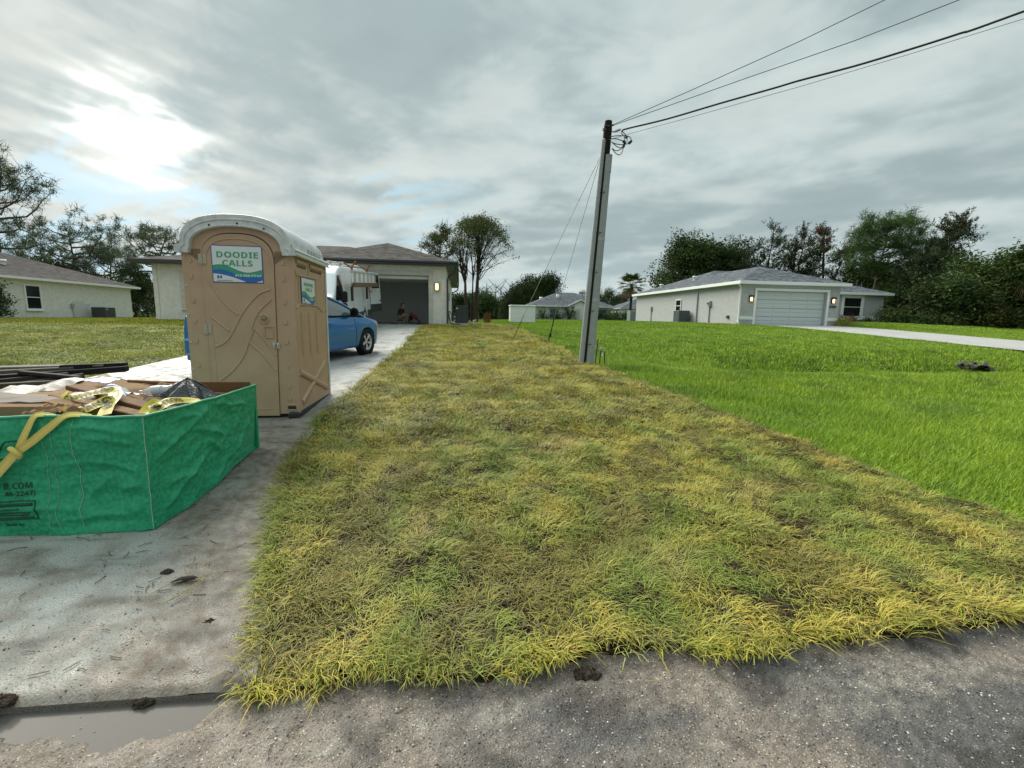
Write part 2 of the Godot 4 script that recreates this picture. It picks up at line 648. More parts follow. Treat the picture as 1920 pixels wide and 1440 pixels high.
func setting() -> void:
	# the land, to the horizon
	var xs := span([-1500, -300, 200, -80, 20, -30, 2, -8, 0.6, 6, 0.25, 22, 0.6, 60, 2, 160, 10, 400, 60, 1500, 250])
	var zs := span([60, 10, 10, 0, 2, -1.4, 0.3, -24, 0.25, -60, 1.5, -160, 8, -400, 60, -2500, 300])
	var earth := Color(0.055, 0.042, 0.03)
	var turf_y := Color(0.19, 0.18, 0.05)
	var turf_g := Color(0.075, 0.13, 0.02)
	var turf_far := Color(0.10, 0.17, 0.03)
	var hf := func(x: float, z: float) -> Vector3:
		var y := HS(x, z) - 0.03
		if absf(x) < 60.0 and z > -60.0 and z < -1.2:
			y += 0.03 * N(x, z, 0.35) + 0.012 * N(x, z, 1.6)
		if x > drive_left(z) - 0.25 and x < drive_right(z) + 0.25 and z > -22.0:
			y = HS(x, z) - 0.09
		if z < -21.0 and z > -38.0 and x > -14.6 and x < 0.3:
			y -= 0.12
		if is_right_drive(x, z):
			y -= 0.08
		if z > -1.75:
			y = -0.05
		return Vector3(x, y, z)
	var cf := func(x: float, z: float) -> Color:
		if z > -1.7:
			return earth
		if x < sod_right(z) and x > -26.0 and z > -40.0:
			return lit(earth, turf_y, 0.55 + 0.7 * F(x, z, 0.8)) if z > -11.0 else turf_y
		return lit(turf_g, turf_far, ss(10.0, 45.0, -z))
	struct("ground", sheet(xs, zs, hf, cf), M.ground)
	# muddy asphalt road along the lots
	var mud := Color(0.60, 0.505, 0.425)
	var tar := Color(0.28, 0.268, 0.262)
	var shell := Color(0.66, 0.61, 0.53)
	var rxs := span([-40, -4, 3, -2.3, 0.1, 3.6, 0.022, 5, 0.1, 40, 3])
	var rzs := span([-1.78, -0.75, 0.018, 0.0, 0.06, 6, 0.8])
	var rh := func(x: float, z: float) -> Vector3:
		var y := 0.004 + 0.007 * F(x, z, 1.6) + 0.004 * F(x, z, 9.0) + 0.002 * N(x, z, 30.0)
		y += 0.014 * ss(0.2, -1.2, x) * F(x, z + 3.0, 3.2)   # churned mud in front of the driveway
		y -= 0.030 * ss(-0.78, -1.05, x + 0.12 * F(z, x, 2.0)) * exp(-pow((z + 1.605 + 0.02 * N(x, 3.0, 2.0) + 0.012 * N(x, z, 9.0)) / 0.085, 2.0))
		return Vector3(x, y, z)
	var rc := func(x: float, z: float) -> Color:
		var k := 0.60 + 1.3 * F(x, z * 1.8, 0.9) + 0.5 * F(x, z * 2.5, 3.0)
		k += 0.35 * ss(0.7, -0.5, x) - 0.5 * ss(0.8, 2.4, x)
		var q := lit(tar, mud, k)
		var pale := ss(0.10, 0.40, F(x * 0.8 + 3.0, z * 2.0, 1.5)) * ss(0.2, 0.8, 0.5 + F(x, z, 9.0) + 0.3 * N(x, z, 40.0))
		pale = maxf(pale, 1.25 * exp(-pow((x - 1.75 + 1.2 * (z + 1.5)) / 0.42, 2.0) - pow((z + 1.50) / 0.09, 2.0)) * ss(-0.25, 0.35, F(x * 2.0, z * 4.0, 3.0) + 0.4 * N(x, z, 36.0)))
		q = lit(q, shell, pale * 0.8)
		q = lit(q, Color(0.12, 0.108, 0.10), ss(0.15, 0.45, F(x + 40.0, z, 2.2)) * 0.65)
		var g := 1.0 + 0.30 * N(x, z, 33.0) + 0.22 * N(x, z + 9.0, 15.0)
		return Color(q.r * g, q.g * g, q.b * g)
	struct("road", sheet(rxs, rzs, rh, rc), M.asphalt)
	# shallow puddle against the end of the driveway
	var pw := MB.new()
	var rim := PackedVector2Array()
	for i in 60:
		var a := TAU * i / 60
		var e := Vector2(cos(a), sin(a))
		var r := 1.12
		rim.append(Vector2(-1.75 + e.x * 0.95 * r, 0.0 if e.y > 0.0 else e.y * 0.34 * r))
	pw.prism(rim, 0.0, Transform3D(rot(Vector3.RIGHT, -90), Vector3(0, -0.0075, -1.655)))
	struct("puddle", pw, M.water)
	# concrete driveway
	var us := span([0, 0.55, 0.02, 1.0, 0.0038])
	var dz := span([-1.655, -3.2, 0.02, -5.4, 0.04, -9, 0.12, -21.42, 0.35])
	var dh := func(u: float, z: float) -> Vector3:
		var x := lerpf(drive_left(z), drive_right(z) + 0.05, u)
		var y := HS(x, z) + 0.025 + 0.002 * F(x, z, 2.0)
		var front := ss(-1.70, -1.655, z)
		y -= 0.02 * front * front
		y += 0.012 * ss(0.0, 0.5, F(x, z, 2.6) + 0.35) * ss(0.55, 0.1, drive_right(z) - x)   # mud left along the edge
		return Vector3(x, y, z)
	var dc := func(x: float, z: float) -> Color:
		var clean := lit(Color(0.41, 0.445, 0.425), Color(0.50, 0.50, 0.465), 0.5 + F(x, z, 0.5))
		clean = lit(clean, Color(0.50, 0.51, 0.49), ss(6.0, 9.0, -z))
		var e := drive_right(z) - x
		var dirt := ss(1.10, 0.20, e + 0.60 * F(x, z * 0.6, 1.7)) * ss(9.0, 3.5, -z)
		dirt = maxf(dirt, ss(1.10, 0.45, 0.8 * (-z - 1.66) + 0.75 * e + 0.55 * F(x, z, 2.3)))
		dirt = maxf(dirt, 0.75 * ss(0.12, 0.5, F(x * 0.7, z * 1.6, 1.1) + 0.10 * ss(7.0, 4.0, -z)))
		var q := lit(clean, lit(Color(0.17, 0.132, 0.10), Color(0.28, 0.228, 0.18), 0.5 + F(x, z, 5.0)), dirt * (0.85 + 0.5 * F(x, z, 13.0)))
		var streak := ss(0.15, 0.5, F(x * 0.6 + z * 0.2, z * 3.0, 1.6))
		return lit(q, Color(0.10, 0.09, 0.08), streak * (0.5 if z > -7.0 else 0.34))
	struct("driveway", sheet(us, dz, dh, dc), M.concrete)
	var lip := MB.new()
	var xa := -7.6
	while xa < -0.84:
		var xb := minf(xa + 0.12, -0.83)
		lip.col = Color(0.20, 0.18, 0.15)
		lip.quad(Vector3(xa, -0.04, -1.652), Vector3(xb, -0.04, -1.652), Vector3(xb, HS(xb, -1.655) + 0.006, -1.655), Vector3(xa, HS(xa, -1.655) + 0.006, -1.655))
		xa = xb
	struct("driveway_edge", lip, M.concrete)
	# neighbour's driveway
	var rdx := span([19.2, 24.7, 0.5])
	var rdz := span([-28.32, -2, 0.5])
	struct("neighbour_driveway", sheet(rdx, rdz, func(x: float, z: float) -> Vector3: return Vector3(x, HS(x, z) + 0.03 + swale(x, -z), z),
		func(x: float, z: float) -> Color: return lit(Color(0.62, 0.62, 0.60), Color(0.52, 0.51, 0.48), 0.5 + F(x, z, 0.7))), M.concrete)
	# sod: a mat of dark earth laid on the lot, with a ragged cut edge
	var sx := span([0, 1, 0.006])
	var sz := span([0, 0.02, 0.006, 0.25, 0.006, 1.0, 0.01])
	var sh := func(u: float, t: float) -> Vector3:
		var zz := lerpf(0.0, -20.0, t)
		var xl := drive_right(-1.66 + zz) + 0.02 + 0.03 * N(zz, 2.0, 3.0)
		var x := lerpf(xl, sod_right(-1.66 + zz), u)
		var z := sod_front(x) + zz
		var y := HS(x, z) + sod_lift(x, z)
		if t == 0.0:
			y = -0.01
		if u == 0.0 or u == 1.0:
			y -= 0.07
		return Vector3(x, y, z)
	var sc := func(x: float, z: float) -> Color:
		return lit(Color(0.05, 0.037, 0.026), Color(0.13, 0.10, 0.06), 0.4 + F(x, z, 2.5))
	struct("sod_earth", sheet(sx, sz, sh, sc), M.soil)

# ---------------------------------------------------------------- houses
func wob(called: String, mb, mat_: Material, parent: Node3D) -> MeshInstance3D:   # a part whose mesh is given in world coordinates
	var o := obj(called, mb, mat_, parent)
	if not parent is MeshInstance3D:
		o.transform = parent.transform.affine_inverse()
	return o

func roof_face(m: MB, a: Vector3, b: Vector3, d: Vector3, e: Vector3) -> void:   # a-b along the eave, d above b, e above a
	var al := (b - a).normalized()
	var up := (d - a) - al * (d - a).dot(al)
	up = up.normalized()
	var u := func(p: Vector3) -> Vector2: return Vector2((p - a).dot(al), -(p - a).dot(up))
	m.quv(a, b, d, e, u.call(a), u.call(b), u.call(d), u.call(e))

func hip(m: MB, x0: float, x1: float, zf: float, zb: float, y: float, pitch: float) -> void:   # zf is the nearer (larger) z
	var w := x1 - x0
	var d := zf - zb
	var h := minf(w, d) * 0.5
	var a := Vector3(x0, y, zf)
	var b := Vector3(x1, y, zf)
	var c := Vector3(x1, y, zb)
	var e := Vector3(x0, y, zb)
	var p: Vector3
	var q: Vector3
	if w <= d:
		p = Vector3((x0 + x1) * 0.5, y + h * pitch, zf - h)
		q = Vector3((x0 + x1) * 0.5, y + h * pitch, zb + h)
		roof_face(m, a, b, p, p)
		roof_face(m, b, c, q, p)
		roof_face(m, c, e, q, q)
		roof_face(m, e, a, p, q)
	else:
		p = Vector3(x0 + h, y + h * pitch, (zf + zb) * 0.5)
		q = Vector3(x1 - h, y + h * pitch, (zf + zb) * 0.5)
		roof_face(m, a, b, q, p)
		roof_face(m, b, c, q, q)
		roof_face(m, c, e, p, q)
		roof_face(m, e, a, p, p)

func eave_band(x0: float, x1: float, zf: float, zb: float, top: float, h: float, t := 0.05) -> MB:
	var m := MB.new()
	var y := top - h * 0.5
	m.box(Vector3((x0 + x1) * 0.5, y, zf - t * 0.5), Vector3(x1 - x0, h, t), 0.006)
	m.box(Vector3((x0 + x1) * 0.5, y, zb + t * 0.5), Vector3(x1 - x0, h, t), 0.006)
	m.box(Vector3(x0 + t * 0.5, y, (zf + zb) * 0.5), Vector3(t, h, zf - zb - 2.0 * t - 0.004), 0.006)
	m.box(Vector3(x1 - t * 0.5, y, (zf + zb) * 0.5), Vector3(t, h, zf - zb - 2.0 * t - 0.004), 0.006)
	return m

func soffit(x0: float, x1: float, zf: float, zb: float, y: float) -> MB:
	return bx(Vector3((x0 + x1) * 0.5, y, (zf + zb) * 0.5), Vector3(x1 - x0 - 0.1, 0.02, zf - zb - 0.1))

# a single-hung window in a wall; local x along the wall, y up, z out of the wall; origin at the middle of the opening
func window(root: Node3D, at: Vector3, turn: float, w: float, h: float, frame: Material, trim: Material, tw := 0.12, glass: Material = null) -> void:
	var xf := Transform3D(Basis(Vector3.UP, turn), at)
	var mv := func(m: MB) -> MB:
		m.v = xf * m.v
		m.n = Transform3D(xf.basis, Vector3.ZERO) * m.n
		return m
	var f := MB.new()
	for s in [-1, 1]:
		f.box(Vector3(s * (w * 0.5 - 0.025), 0, 0.035), Vector3(0.05, h, 0.05), 0.006)
		f.box(Vector3(0, s * (h * 0.5 - 0.025), 0.036), Vector3(w - 0.1, 0.05, 0.05), 0.006)
	f.box(Vector3(0, 0, 0.04), Vector3(w - 0.1, 0.045, 0.05), 0.006)
	var fr := wob("window", mv.call(f), frame, root)
	for s in [-1, 1]:
		wob("pane", mv.call(bx(Vector3(0, s * h * 0.24, 0.018), Vector3(w - 0.1, h * 0.46, 0.012))), glass if glass else M.glass, fr)
	if tw > 0.0:
		var t := MB.new()
		for s in [-1, 1]:
			t.box(Vector3(s * (w + tw) * 0.5, 0, 0.03), Vector3(tw, h + 2.0 * tw, 0.07), 0.008)
			t.box(Vector3(0, s * (h + tw) * 0.5, 0.031), Vector3(w, tw, 0.07), 0.008)
		wob("trim", mv.call(t), trim, fr)
		wob("sill", mv.call(bx(Vector3(0, -h * 0.5 - tw - 0.02, 0.05), Vector3(w + 2.3 * tw, 0.05, 0.12), 0.008)), trim, fr)

func text(s: String, cap: float, depth := 0.004, fam := "Droid Sans", bold := true) -> TextMesh:
	var t := TextMesh.new()
	var f := SystemFont.new()
	f.font_names = PackedStringArray([fam])
	f.font_weight = 700 if bold else 400
	t.font = f
	t.font_size = 48
	t.pixel_size = cap / (48.0 * 0.714)
	t.depth = depth
	t.curve_step = 1.5
	t.text = s
	return t

func place(o: Node3D, xf: Transform3D, root: Node3D) -> void:   # put a part by its world placing
	o.transform = root.transform.affine_inverse() * xf

func pipe(pts: Array, r, seg := 8) -> MB:
	var m := MB.new()
	m.tube(pts, r, seg)
	return m

func ac_unit(at: Vector3, size: Vector3, turn: float, col: Material, label: String, logo := true) -> Node3D:
	var t := thing("air_conditioner", label, "air conditioner", at, turn, "outdoor air conditioner units")
	obj("base", bx(Vector3(0, 0.03, 0), Vector3(size.x + 0.03, 0.06, size.z + 0.03), 0.01), M.grey_metal, t)
	obj("cabinet", bx(Vector3(0, size.y * 0.5 + 0.03, 0), Vector3(size.x - 0.05, size.y - 0.08, size.z - 0.05), 0.03), M.dark_trim, t)
	obj("lid", bx(Vector3(0, size.y - 0.015, 0), Vector3(size.x, 0.05, size.z), 0.015), col, t)
	var g := MB.new()
	var n := int(size.x / 0.045)
	for i in n + 1:
		var x := lerpf(-size.x * 0.5 + 0.01, size.x * 0.5 - 0.01, float(i) / n)
		for s in [-1, 1]:
			g.box(Vector3(x, size.y * 0.5 + 0.01, s * (size.z * 0.5 - 0.012)), Vector3(0.02, size.y - 0.1, 0.02))
	n = int(size.z / 0.045)
	for i in range(1, n):
		var z := lerpf(-size.z * 0.5 + 0.01, size.z * 0.5 - 0.01, float(i) / n)
		for s in [-1, 1]:
			g.box(Vector3(s * (size.x * 0.5 - 0.012), size.y * 0.5 + 0.01, z), Vector3(0.02, size.y - 0.1, 0.02))
	var gr := obj("grille", g, col, t)
	gr.set_meta("kind", "stuff")
	var fan := MB.new()
	for k in 4:
		fan.lathe([Vector2(size.x * 0.1 * (k + 1) - 0.006, 0.0), Vector2(size.x * 0.1 * (k + 1), 0.006), Vector2(size.x * 0.1 * (k + 1) + 0.006, 0.0)], 20, Transform3D(Basis(), Vector3(0, size.y + 0.012, 0)))
	obj("fan_guard", fan, M.black_metal, t).set_meta("kind", "stuff")
	if logo:
		obj("plate", bx(Vector3(-size.x * 0.36, size.y - 0.12, size.z * 0.5 + 0.003), Vector3(0.07, 0.06, 0.008)), M.white_paint, t)
	return t

func houses() -> void:
	house_new()
	house_left()
	house_right()
	houses_far()

func wall_lamp(root: Node3D, at: Vector3, w: float, h: float, turn: float, energy: float) -> void:
	var b := Transform3D(Basis(Vector3.UP, turn), at)
	var m := MB.new()
	m.box(Vector3(0, 0, 0.012), Vector3(w, h, 0.024), 0.006)
	for s in [-1, 1]:
		m.box(Vector3(s * (w * 0.5 - 0.012), 0, 0.06), Vector3(0.024, h, 0.09), 0.004)
		m.box(Vector3(0, s * (h * 0.5 - 0.012), 0.061), Vector3(w - 0.05, 0.024, 0.09), 0.004)
	m.v = b * m.v
	m.n = Transform3D(b.basis, Vector3.ZERO) * m.n
	var o := wob("wall_lamp", m, M.black_metal, root)
	var g := bx(Vector3(0, 0, 0.06), Vector3(w - 0.054, h - 0.054, 0.06), 0.008)
	g.v = b * g.v
	g.n = Transform3D(b.basis, Vector3.ZERO) * g.n
	wob("lamp_glass", g, M.lamp, o)
	var l := OmniLight3D.new()
	l.name = "lamp_glow"
	l.light_color = Color(1.0, 0.82, 0.55)
	l.light_energy = energy
	l.omni_range = 20.0
	l.omni_attenuation = 2.0
	l.light_size = 0.05
	l.shadow_enabled = true
	root.add_child(l)
	place(l, Transform3D(Basis(), b * Vector3(0, 0, 0.16)), root)

func house_new() -> void:
	var t := thing("house", "unfinished cream stucco house with open garage and brown roof behind the van", "house", Vector3(-3.8, 1.05, -21.4))
	var y0 := 1.0
	var top := 3.72
	var hh := top - y0
	var yc := (top + y0) * 0.5
	# garage front: two piers and a header round the opening
	wob("wall", bx(Vector3(-1.0, yc, -21.5), Vector3(0.8, hh, 0.2)), M.stucco_cream, t)
	wob("wall", bx(Vector3(-6.65, yc, -21.5), Vector3(0.7, hh, 0.2)), M.stucco_cream, t)
	wob("wall", bx(Vector3(-3.85, (3.281 + top) * 0.5, -21.501), Vector3(4.9, top - 3.281, 0.2)), M.stucco_cream, t)
	wob("wall", bx(Vector3(-0.7, yc, -28.9), Vector3(0.2, hh, 14.6)), M.stucco_cream, t)
	wob("wall", bx(Vector3(-7.6, yc, -36.3), Vector3(14.0, hh, 0.2)), M.stucco_cream, t)
	wob("wall", bx(Vector3(-14.47, yc, -30.1), Vector3(0.2, hh, 12.2)), M.stucco_cream, t)
	wob("wall", bx(Vector3(-10.75, yc, -24.1), Vector3(7.2, hh, 0.2)), M.stucco_cream, t)
	wob("wall", bx(Vector3(-7.05, yc, -24.5), Vector3(0.2, hh, 5.9)), M.stucco_cream, t)
	var inner := mat(0.86, 0.88, 0.87, 0.9)
	wob("interior_wall", bx(Vector3(-3.9, yc, -27.6), Vector3(6.0, hh, 0.12)), inner, t)
	wob("ceiling", bx(Vector3(-3.9, 3.69, -24.5), Vector3(6.1, 0.05, 6.0)), inner, t)
	wob("garage_floor", bx(Vector3(-3.85, 0.995, -24.5), Vector3(6.2, 0.13, 6.25)), M.slab, t)
	var trim := MB.new()
	for s in [-1.3, -6.4]:
		trim.box(Vector3(s, (3.49 + y0) * 0.5, -21.398), Vector3(0.2, 3.49 - y0, 0.07), 0.01)
	trim.box(Vector3(-3.85, 3.385, -21.397), Vector3(4.9, 0.21, 0.07), 0.01)
	wob("door_trim", trim, M.stucco_trim, t)
	var rolled := MB.new()
	for k in 4:
		rolled.box(Vector3(-3.85, 3.16, -22.0 - 0.56 * k), Vector3(4.85, 0.05, 0.53), 0.01)
	rolled.box(Vector3(-3.85, 3.2, -21.63), Vector3(4.85, 0.14, 0.05), 0.01)
	var gd := wob("garage_door", rolled, M.white_paint, t)
	for s in [-1.42, -6.28]:
		var tr := MB.new()
		tr.box(Vector3(s, 2.1, -21.63), Vector3(0.04, 2.1, 0.06))
		tr.box(Vector3(s, 3.1, -22.96), Vector3(0.05, 0.05, 2.7))
		wob("track", tr, M.black_metal, gd)
	var op := MB.new()
	op.box(Vector3(-2.75, 3.33, -24.3), Vector3(0.3, 0.26, 0.45), 0.03)
	op.bar(Vector3(-2.9, 3.3, -22.3), Vector3(-2.75, 3.36, -24.1), 0.08, 0.05)
	wob("door_opener", op, M.dark_trim, t)
	# roofs: the long main hip and the garage hip that runs into it
	var r := MB.new()
	hip(r, -15.3, -0.13, -23.5, -36.9, 3.86, 0.27)
	wob("roof", r, M.roof_brown, t)
	var r2 := MB.new()
	hip(r2, -7.08, -0.12, -20.95, -33.0, 3.862, 0.36)
	wob("roof", r2, M.roof_brown, t)
	wob("soffit", soffit(-15.3, -0.13, -23.5, -36.9, 3.73), M.dark_trim, t)
	wob("soffit", soffit(-7.08, -0.12, -20.95, -24.5, 3.735), M.dark_trim, t)
	wob("fascia", eave_band(-15.3, -0.132, -23.5, -36.9, 3.875, 0.16), M.dark_trim, t)
	wob("fascia", eave_band(-7.08, -0.12, -20.95, -26.0, 3.88, 0.165), M.dark_trim, t)
	var gut := MB.new()
	gut.box(Vector3(-0.075, 3.84, -28.7), Vector3(0.09, 0.11, 15.4), 0.02)
	gut.box(Vector3(-3.6, 3.845, -20.905), Vector3(7.0, 0.11, 0.09), 0.02)
	wob("gutter", gut, M.dark_trim, t)
	wob("downspout", pipe([Vector3(-0.14, 3.8, -21.15), Vector3(-0.15, 3.55, -21.15), Vector3(-0.25, 3.42, -21.2), Vector3(-0.48, 3.3, -21.33), Vector3(-0.54, 3.1, -21.345), Vector3(-0.54, 1.15, -21.345), Vector3(-0.5, 1.09, -21.25)], 0.045), M.dark_trim, t)
	wob("downspout", pipe([Vector3(-0.1, 3.8, -35.6), Vector3(-0.12, 3.5, -35.6), Vector3(-0.5, 3.25, -35.7), Vector3(-0.53, 1.1, -35.7)], 0.045), M.dark_trim, t)
	for z in [-24.6, -29.5]:
		wob("wall_band", bx(Vector3(-0.59, yc, z), Vector3(0.05, hh, 0.35), 0.01), M.white_paint, t)
	var box_ := MB.new()
	box_.box(Vector3(-0.54, 2.45, -23.4), Vector3(0.14, 0.4, 0.3), 0.02)
	box_.tube([Vector3(-0.55, 2.25, -23.4), Vector3(-0.55, 1.2, -23.4), Vector3(-0.45, 1.12, -23.2)], 0.025)
	wob("meter_box", box_, M.grey_metal, t)
	window(t, Vector3(-12.15, 2.5, -24.0), 0.0, 2.0, 1.45, M.black_metal, M.stucco_trim, 0.2)
	wall_lamp(t, Vector3(-1.02, 2.8, -21.4), 0.2, 0.37, 0.0, 0.012)
	# slab beside the garage, its drain hose, and the unit on it
	var sl := one("concrete_pad", bx(Vector3(-0.03, 1.02, -22.5), Vector3(1.06, 0.14, 2.7), 0.01), mat(0.55, 0.55, 0.53, 0.8), "small concrete pad beside the open garage under an air conditioner", "concrete pad")
	sl.set_meta("kind", "thing")
	ac_unit(Vector3(0.11, 1.09, -22.9), Vector3(0.62, 0.9, 0.62), 0.0, mat(0.05, 0.058, 0.062, 0.5), "tall dark air conditioner unit on the pad beside the open garage")
	one("drain_hose", pipe([Vector3(-0.5, 1.7, -21.7), Vector3(-0.45, 1.3, -21.5), Vector3(-0.35, 1.13, -21.35), Vector3(0.05, 1.115, -21.35)], 0.028), M.black_metal, "black drain hose lying along the pad beside the garage corner", "hose")
	one("refrigerant_line", pipe([Vector3(-0.55, 1.7, -22.6), Vector3(-0.45, 1.72, -22.6), Vector3(-0.36, 1.5, -22.65), Vector3(-0.42, 1.3, -22.7), Vector3(-0.2, 1.24, -22.75)], 0.02), M.rubber, "black looped pipe between the garage wall and the tall dark air conditioner", "pipe")

func house_left() -> void:
	var t := thing("house", "white stucco house with dark shingle roof on the far left", "house", Vector3(-24.0, 0.95, -29.0))
	var top := 3.06
	var y0 := 0.8
	var yc := (top + y0) * 0.5
	wob("wall", bx(Vector3(-24.1, yc, -29.1), Vector3(0.2, top - y0, 15.6)), M.stucco_white, t)
	wob("wall", bx(Vector3(-30.2, yc, -36.8), Vector3(12.0, top - y0, 0.2)), M.stucco_white, t)
	wob("wall", bx(Vector3(-30.2, yc, -21.4), Vector3(12.0, top - y0, 0.2)), M.stucco_white, t)
	wob("wall", bx(Vector3(-36.3, yc, -29.1), Vector3(0.2, top - y0, 15.6)), M.stucco_white, t)
	var r := MB.new()
	hip(r, -36.8, -23.55, -20.9, -37.35, 3.2, 0.36)
	wob("roof", r, M.roof_dark, t)
	wob("soffit", soffit(-36.8, -23.55, -20.9, -37.35, 3.07), M.white_paint, t)
	wob("fascia", eave_band(-36.8, -23.55, -20.9, -37.35, 3.2, 0.14), M.white_paint, t)
	window(t, Vector3(-24.0, 2.12, -29.05), PI / 2, 0.95, 1.35, M.white_paint, M.white_paint, 0.05)
	var v := MB.new()
	v.lathe([Vector2(0.0, 0.22), Vector2(0.16, 0.2), Vector2(0.2, 0.1), Vector2(0.13, 0.08), Vector2(0.13, -0.15)], 16, Transform3D(Basis(), Vector3(-25.6, 4.0, -29.4)))
	wob("roof_vent", v, M.white_paint, t)
	var bxs := MB.new()
	bxs.box(Vector3(-23.94, 1.72, -31.6), Vector3(0.12, 0.26, 0.18), 0.015)
	bxs.tube([Vector3(-23.95, 1.6, -31.6), Vector3(-23.95, 1.05, -31.62), Vector3(-23.8, 1.0, -31.9)], 0.02)
	wob("meter_box", bxs, M.grey_metal, t)
	wob("hose_reel", bx(Vector3(-23.93, 1.3, -34.75), Vector3(0.12, 0.3, 0.2), 0.05), M.rubber, t)
	var dark := mat(0.60, 0.61, 0.57, 0.95)
	var st := MB.new()   # a mildew stain on the plaster
	var rim := PackedVector2Array()
	for i in 30:
		var a := TAU * i / 30
		var k := 1.0 + 0.35 * N(cos(a), sin(a), 1.6)
		rim.append(Vector2(cos(a) * 0.8 * k, sin(a) * 0.5 * k))
	st.prism(rim, 0.0, Transform3D(Basis(Vector3.UP, PI / 2), Vector3(-23.997, 1.5, -32.2)))
	wob("stain", st, dark, t)
	ac_unit(Vector3(-23.2, 0.93, -33.0), Vector3(0.85, 0.72, 0.85), PI / 2, mat(0.10, 0.105, 0.105, 0.5), "low dark air conditioner unit against the stained white wall of the left house")

func house_right() -> void:
	var t := thing("house", "grey stucco house with white trim, closed garage door and blue-grey roof", "house", Vector3(22.0, 1.3, -28.3))
	var y0 := 1.1
	var top := 3.92
	var yc := (top + y0) * 0.5
	var hh := top - y0
	var W: Material = M.stucco_grey
	wob("wall", bx(Vector3(18.88, yc, -28.4), Vector3(1.06, hh, 0.2)), W, t)
	wob("wall", bx(Vector3(24.95, yc, -28.4), Vector3(0.94, hh, 0.2)), W, t)
	wob("wall", bx(Vector3(21.945, (3.53 + top) * 0.5, -28.401), Vector3(5.07, top - 3.53, 0.2)), W, t)
	wob("wall", bx(Vector3(18.45, yc, -37.35), Vector3(0.2, hh, 17.7)), W, t)
	wob("wall", bx(Vector3(25.32, yc, -32.1), Vector3(0.2, hh, 7.2)), W, t)
	wob("wall", bx(Vector3(27.3, yc + 0.1, -46.1), Vector3(17.8, hh, 0.2)), W, t)
	wob("wall", bx(Vector3(36.1, yc + 0.1, -40.9), Vector3(0.2, hh, 10.5)), W, t)
	wob("wall", bx(Vector3(32.4, yc + 0.1, -35.7), Vector3(7.5, hh, 0.2)), W, t)
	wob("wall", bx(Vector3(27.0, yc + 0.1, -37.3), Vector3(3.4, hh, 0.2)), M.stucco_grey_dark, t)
	wob("porch_column", bx(Vector3(27.9, yc, -33.6), Vector3(0.55, hh, 0.55), 0.01), W, t)
	wob("porch_beam", bx(Vector3(26.9, 3.72, -33.6), Vector3(2.9, 0.36, 0.5), 0.01), M.white_paint, t)
	wob("porch_floor", bx(Vector3(27.0, 1.3, -34.5), Vector3(3.2, 0.2, 5.0)), M.slab, t)
	var ent := wob("front_door", bx(Vector3(27.0, 2.5, -37.17), Vector3(1.0, 2.1, 0.06), 0.01), M.dark_trim, t)
	wob("handle", bx(Vector3(27.4, 2.45, -37.1), Vector3(0.05, 0.2, 0.06), 0.01), M.steel, ent)
	# white bands at the foot of the walls and round the garage door
	for q in [[Vector3(18.86, 1.73, -28.285), Vector3(1.06, 0.2, 0.05)], [Vector3(24.98, 1.73, -28.285), Vector3(0.9, 0.2, 0.05)], [Vector3(32.4, 2.02, -35.585), Vector3(7.55, 0.24, 0.05)], [Vector3(27.9, 2.02, -33.6), Vector3(0.6, 0.2, 0.6)], [Vector3(27.9, 3.25, -33.6), Vector3(0.6, 0.2, 0.6)]]:
		wob("wall_band", bx(q[0], q[1], 0.008), M.white_paint, t)
	var trim := MB.new()
	for x in [19.33, 24.56]:
		trim.box(Vector3(x, 2.42, -28.275), Vector3(0.16, 2.4, 0.07), 0.01)
	trim.box(Vector3(21.945, 3.61, -28.274), Vector3(5.39, 0.16, 0.07), 0.01)
	wob("door_trim", trim, M.white_paint, t)
	for x in [19.43, 24.46]:
		wob("jamb", bx(Vector3(x, 2.4, -28.4), Vector3(0.06, 2.28, 0.24)), M.stucco_grey, t)
	var dm := mat(0.56, 0.60, 0.60, 0.5)
	var gd := wob("garage_door", bx(Vector3(21.945, 2.4, -28.52), Vector3(5.0, 2.26, 0.05)), dm, t)
	var pm: ArrayMesh = bx(Vector3.ZERO, Vector3(1.14, 0.21, 0.03), 0.012).mesh()
	for r_ in 8:
		for c_ in 4:
			var p := obj("panel", pm, dm, gd)
			p.position = Vector3(21.945 + (c_ - 1.5) * 1.235, 1.42 + 0.28 * r_, -28.488)
	var sm := MB.new()
	for k in range(1, 4):
		sm.box(Vector3(21.945, 1.28 + 0.56 * k, -28.494), Vector3(4.98, 0.014, 0.006))
	wob("section_joint", sm, M.dark_trim, gd)
	# roofs
	var r := MB.new()
	hip(r, 17.95, 36.7, -35.2, -46.6, 4.1, 0.36)
	wob("roof", r, M.roof_grey, t)
	var r2 := MB.new()
	hip(r2, 17.952, 25.85, -27.9, -44.0, 4.102, 0.36)
	wob("roof", r2, M.roof_grey, t)
	var r3 := MB.new()
	hip(r3, 24.5, 28.9, -33.0, -39.0, 4.09, 0.34)
	wob("roof", r3, M.roof_grey, t)
	wob("fascia", eave_band(17.95, 36.7, -35.2, -46.6, 4.11, 0.2), M.white_paint, t)
	wob("fascia", eave_band(17.94, 25.86, -27.89, -36.0, 4.115, 0.2), M.white_paint, t)
	wob("fascia", eave_band(25.0, 28.9, -32.98, -36.0, 4.105, 0.2), M.white_paint, t)
	wob("soffit", soffit(17.95, 36.7, -35.2, -46.6, 3.935), M.white_paint, t)
	wob("soffit", soffit(17.95, 25.85, -27.9, -36.0, 3.93), M.white_paint, t)
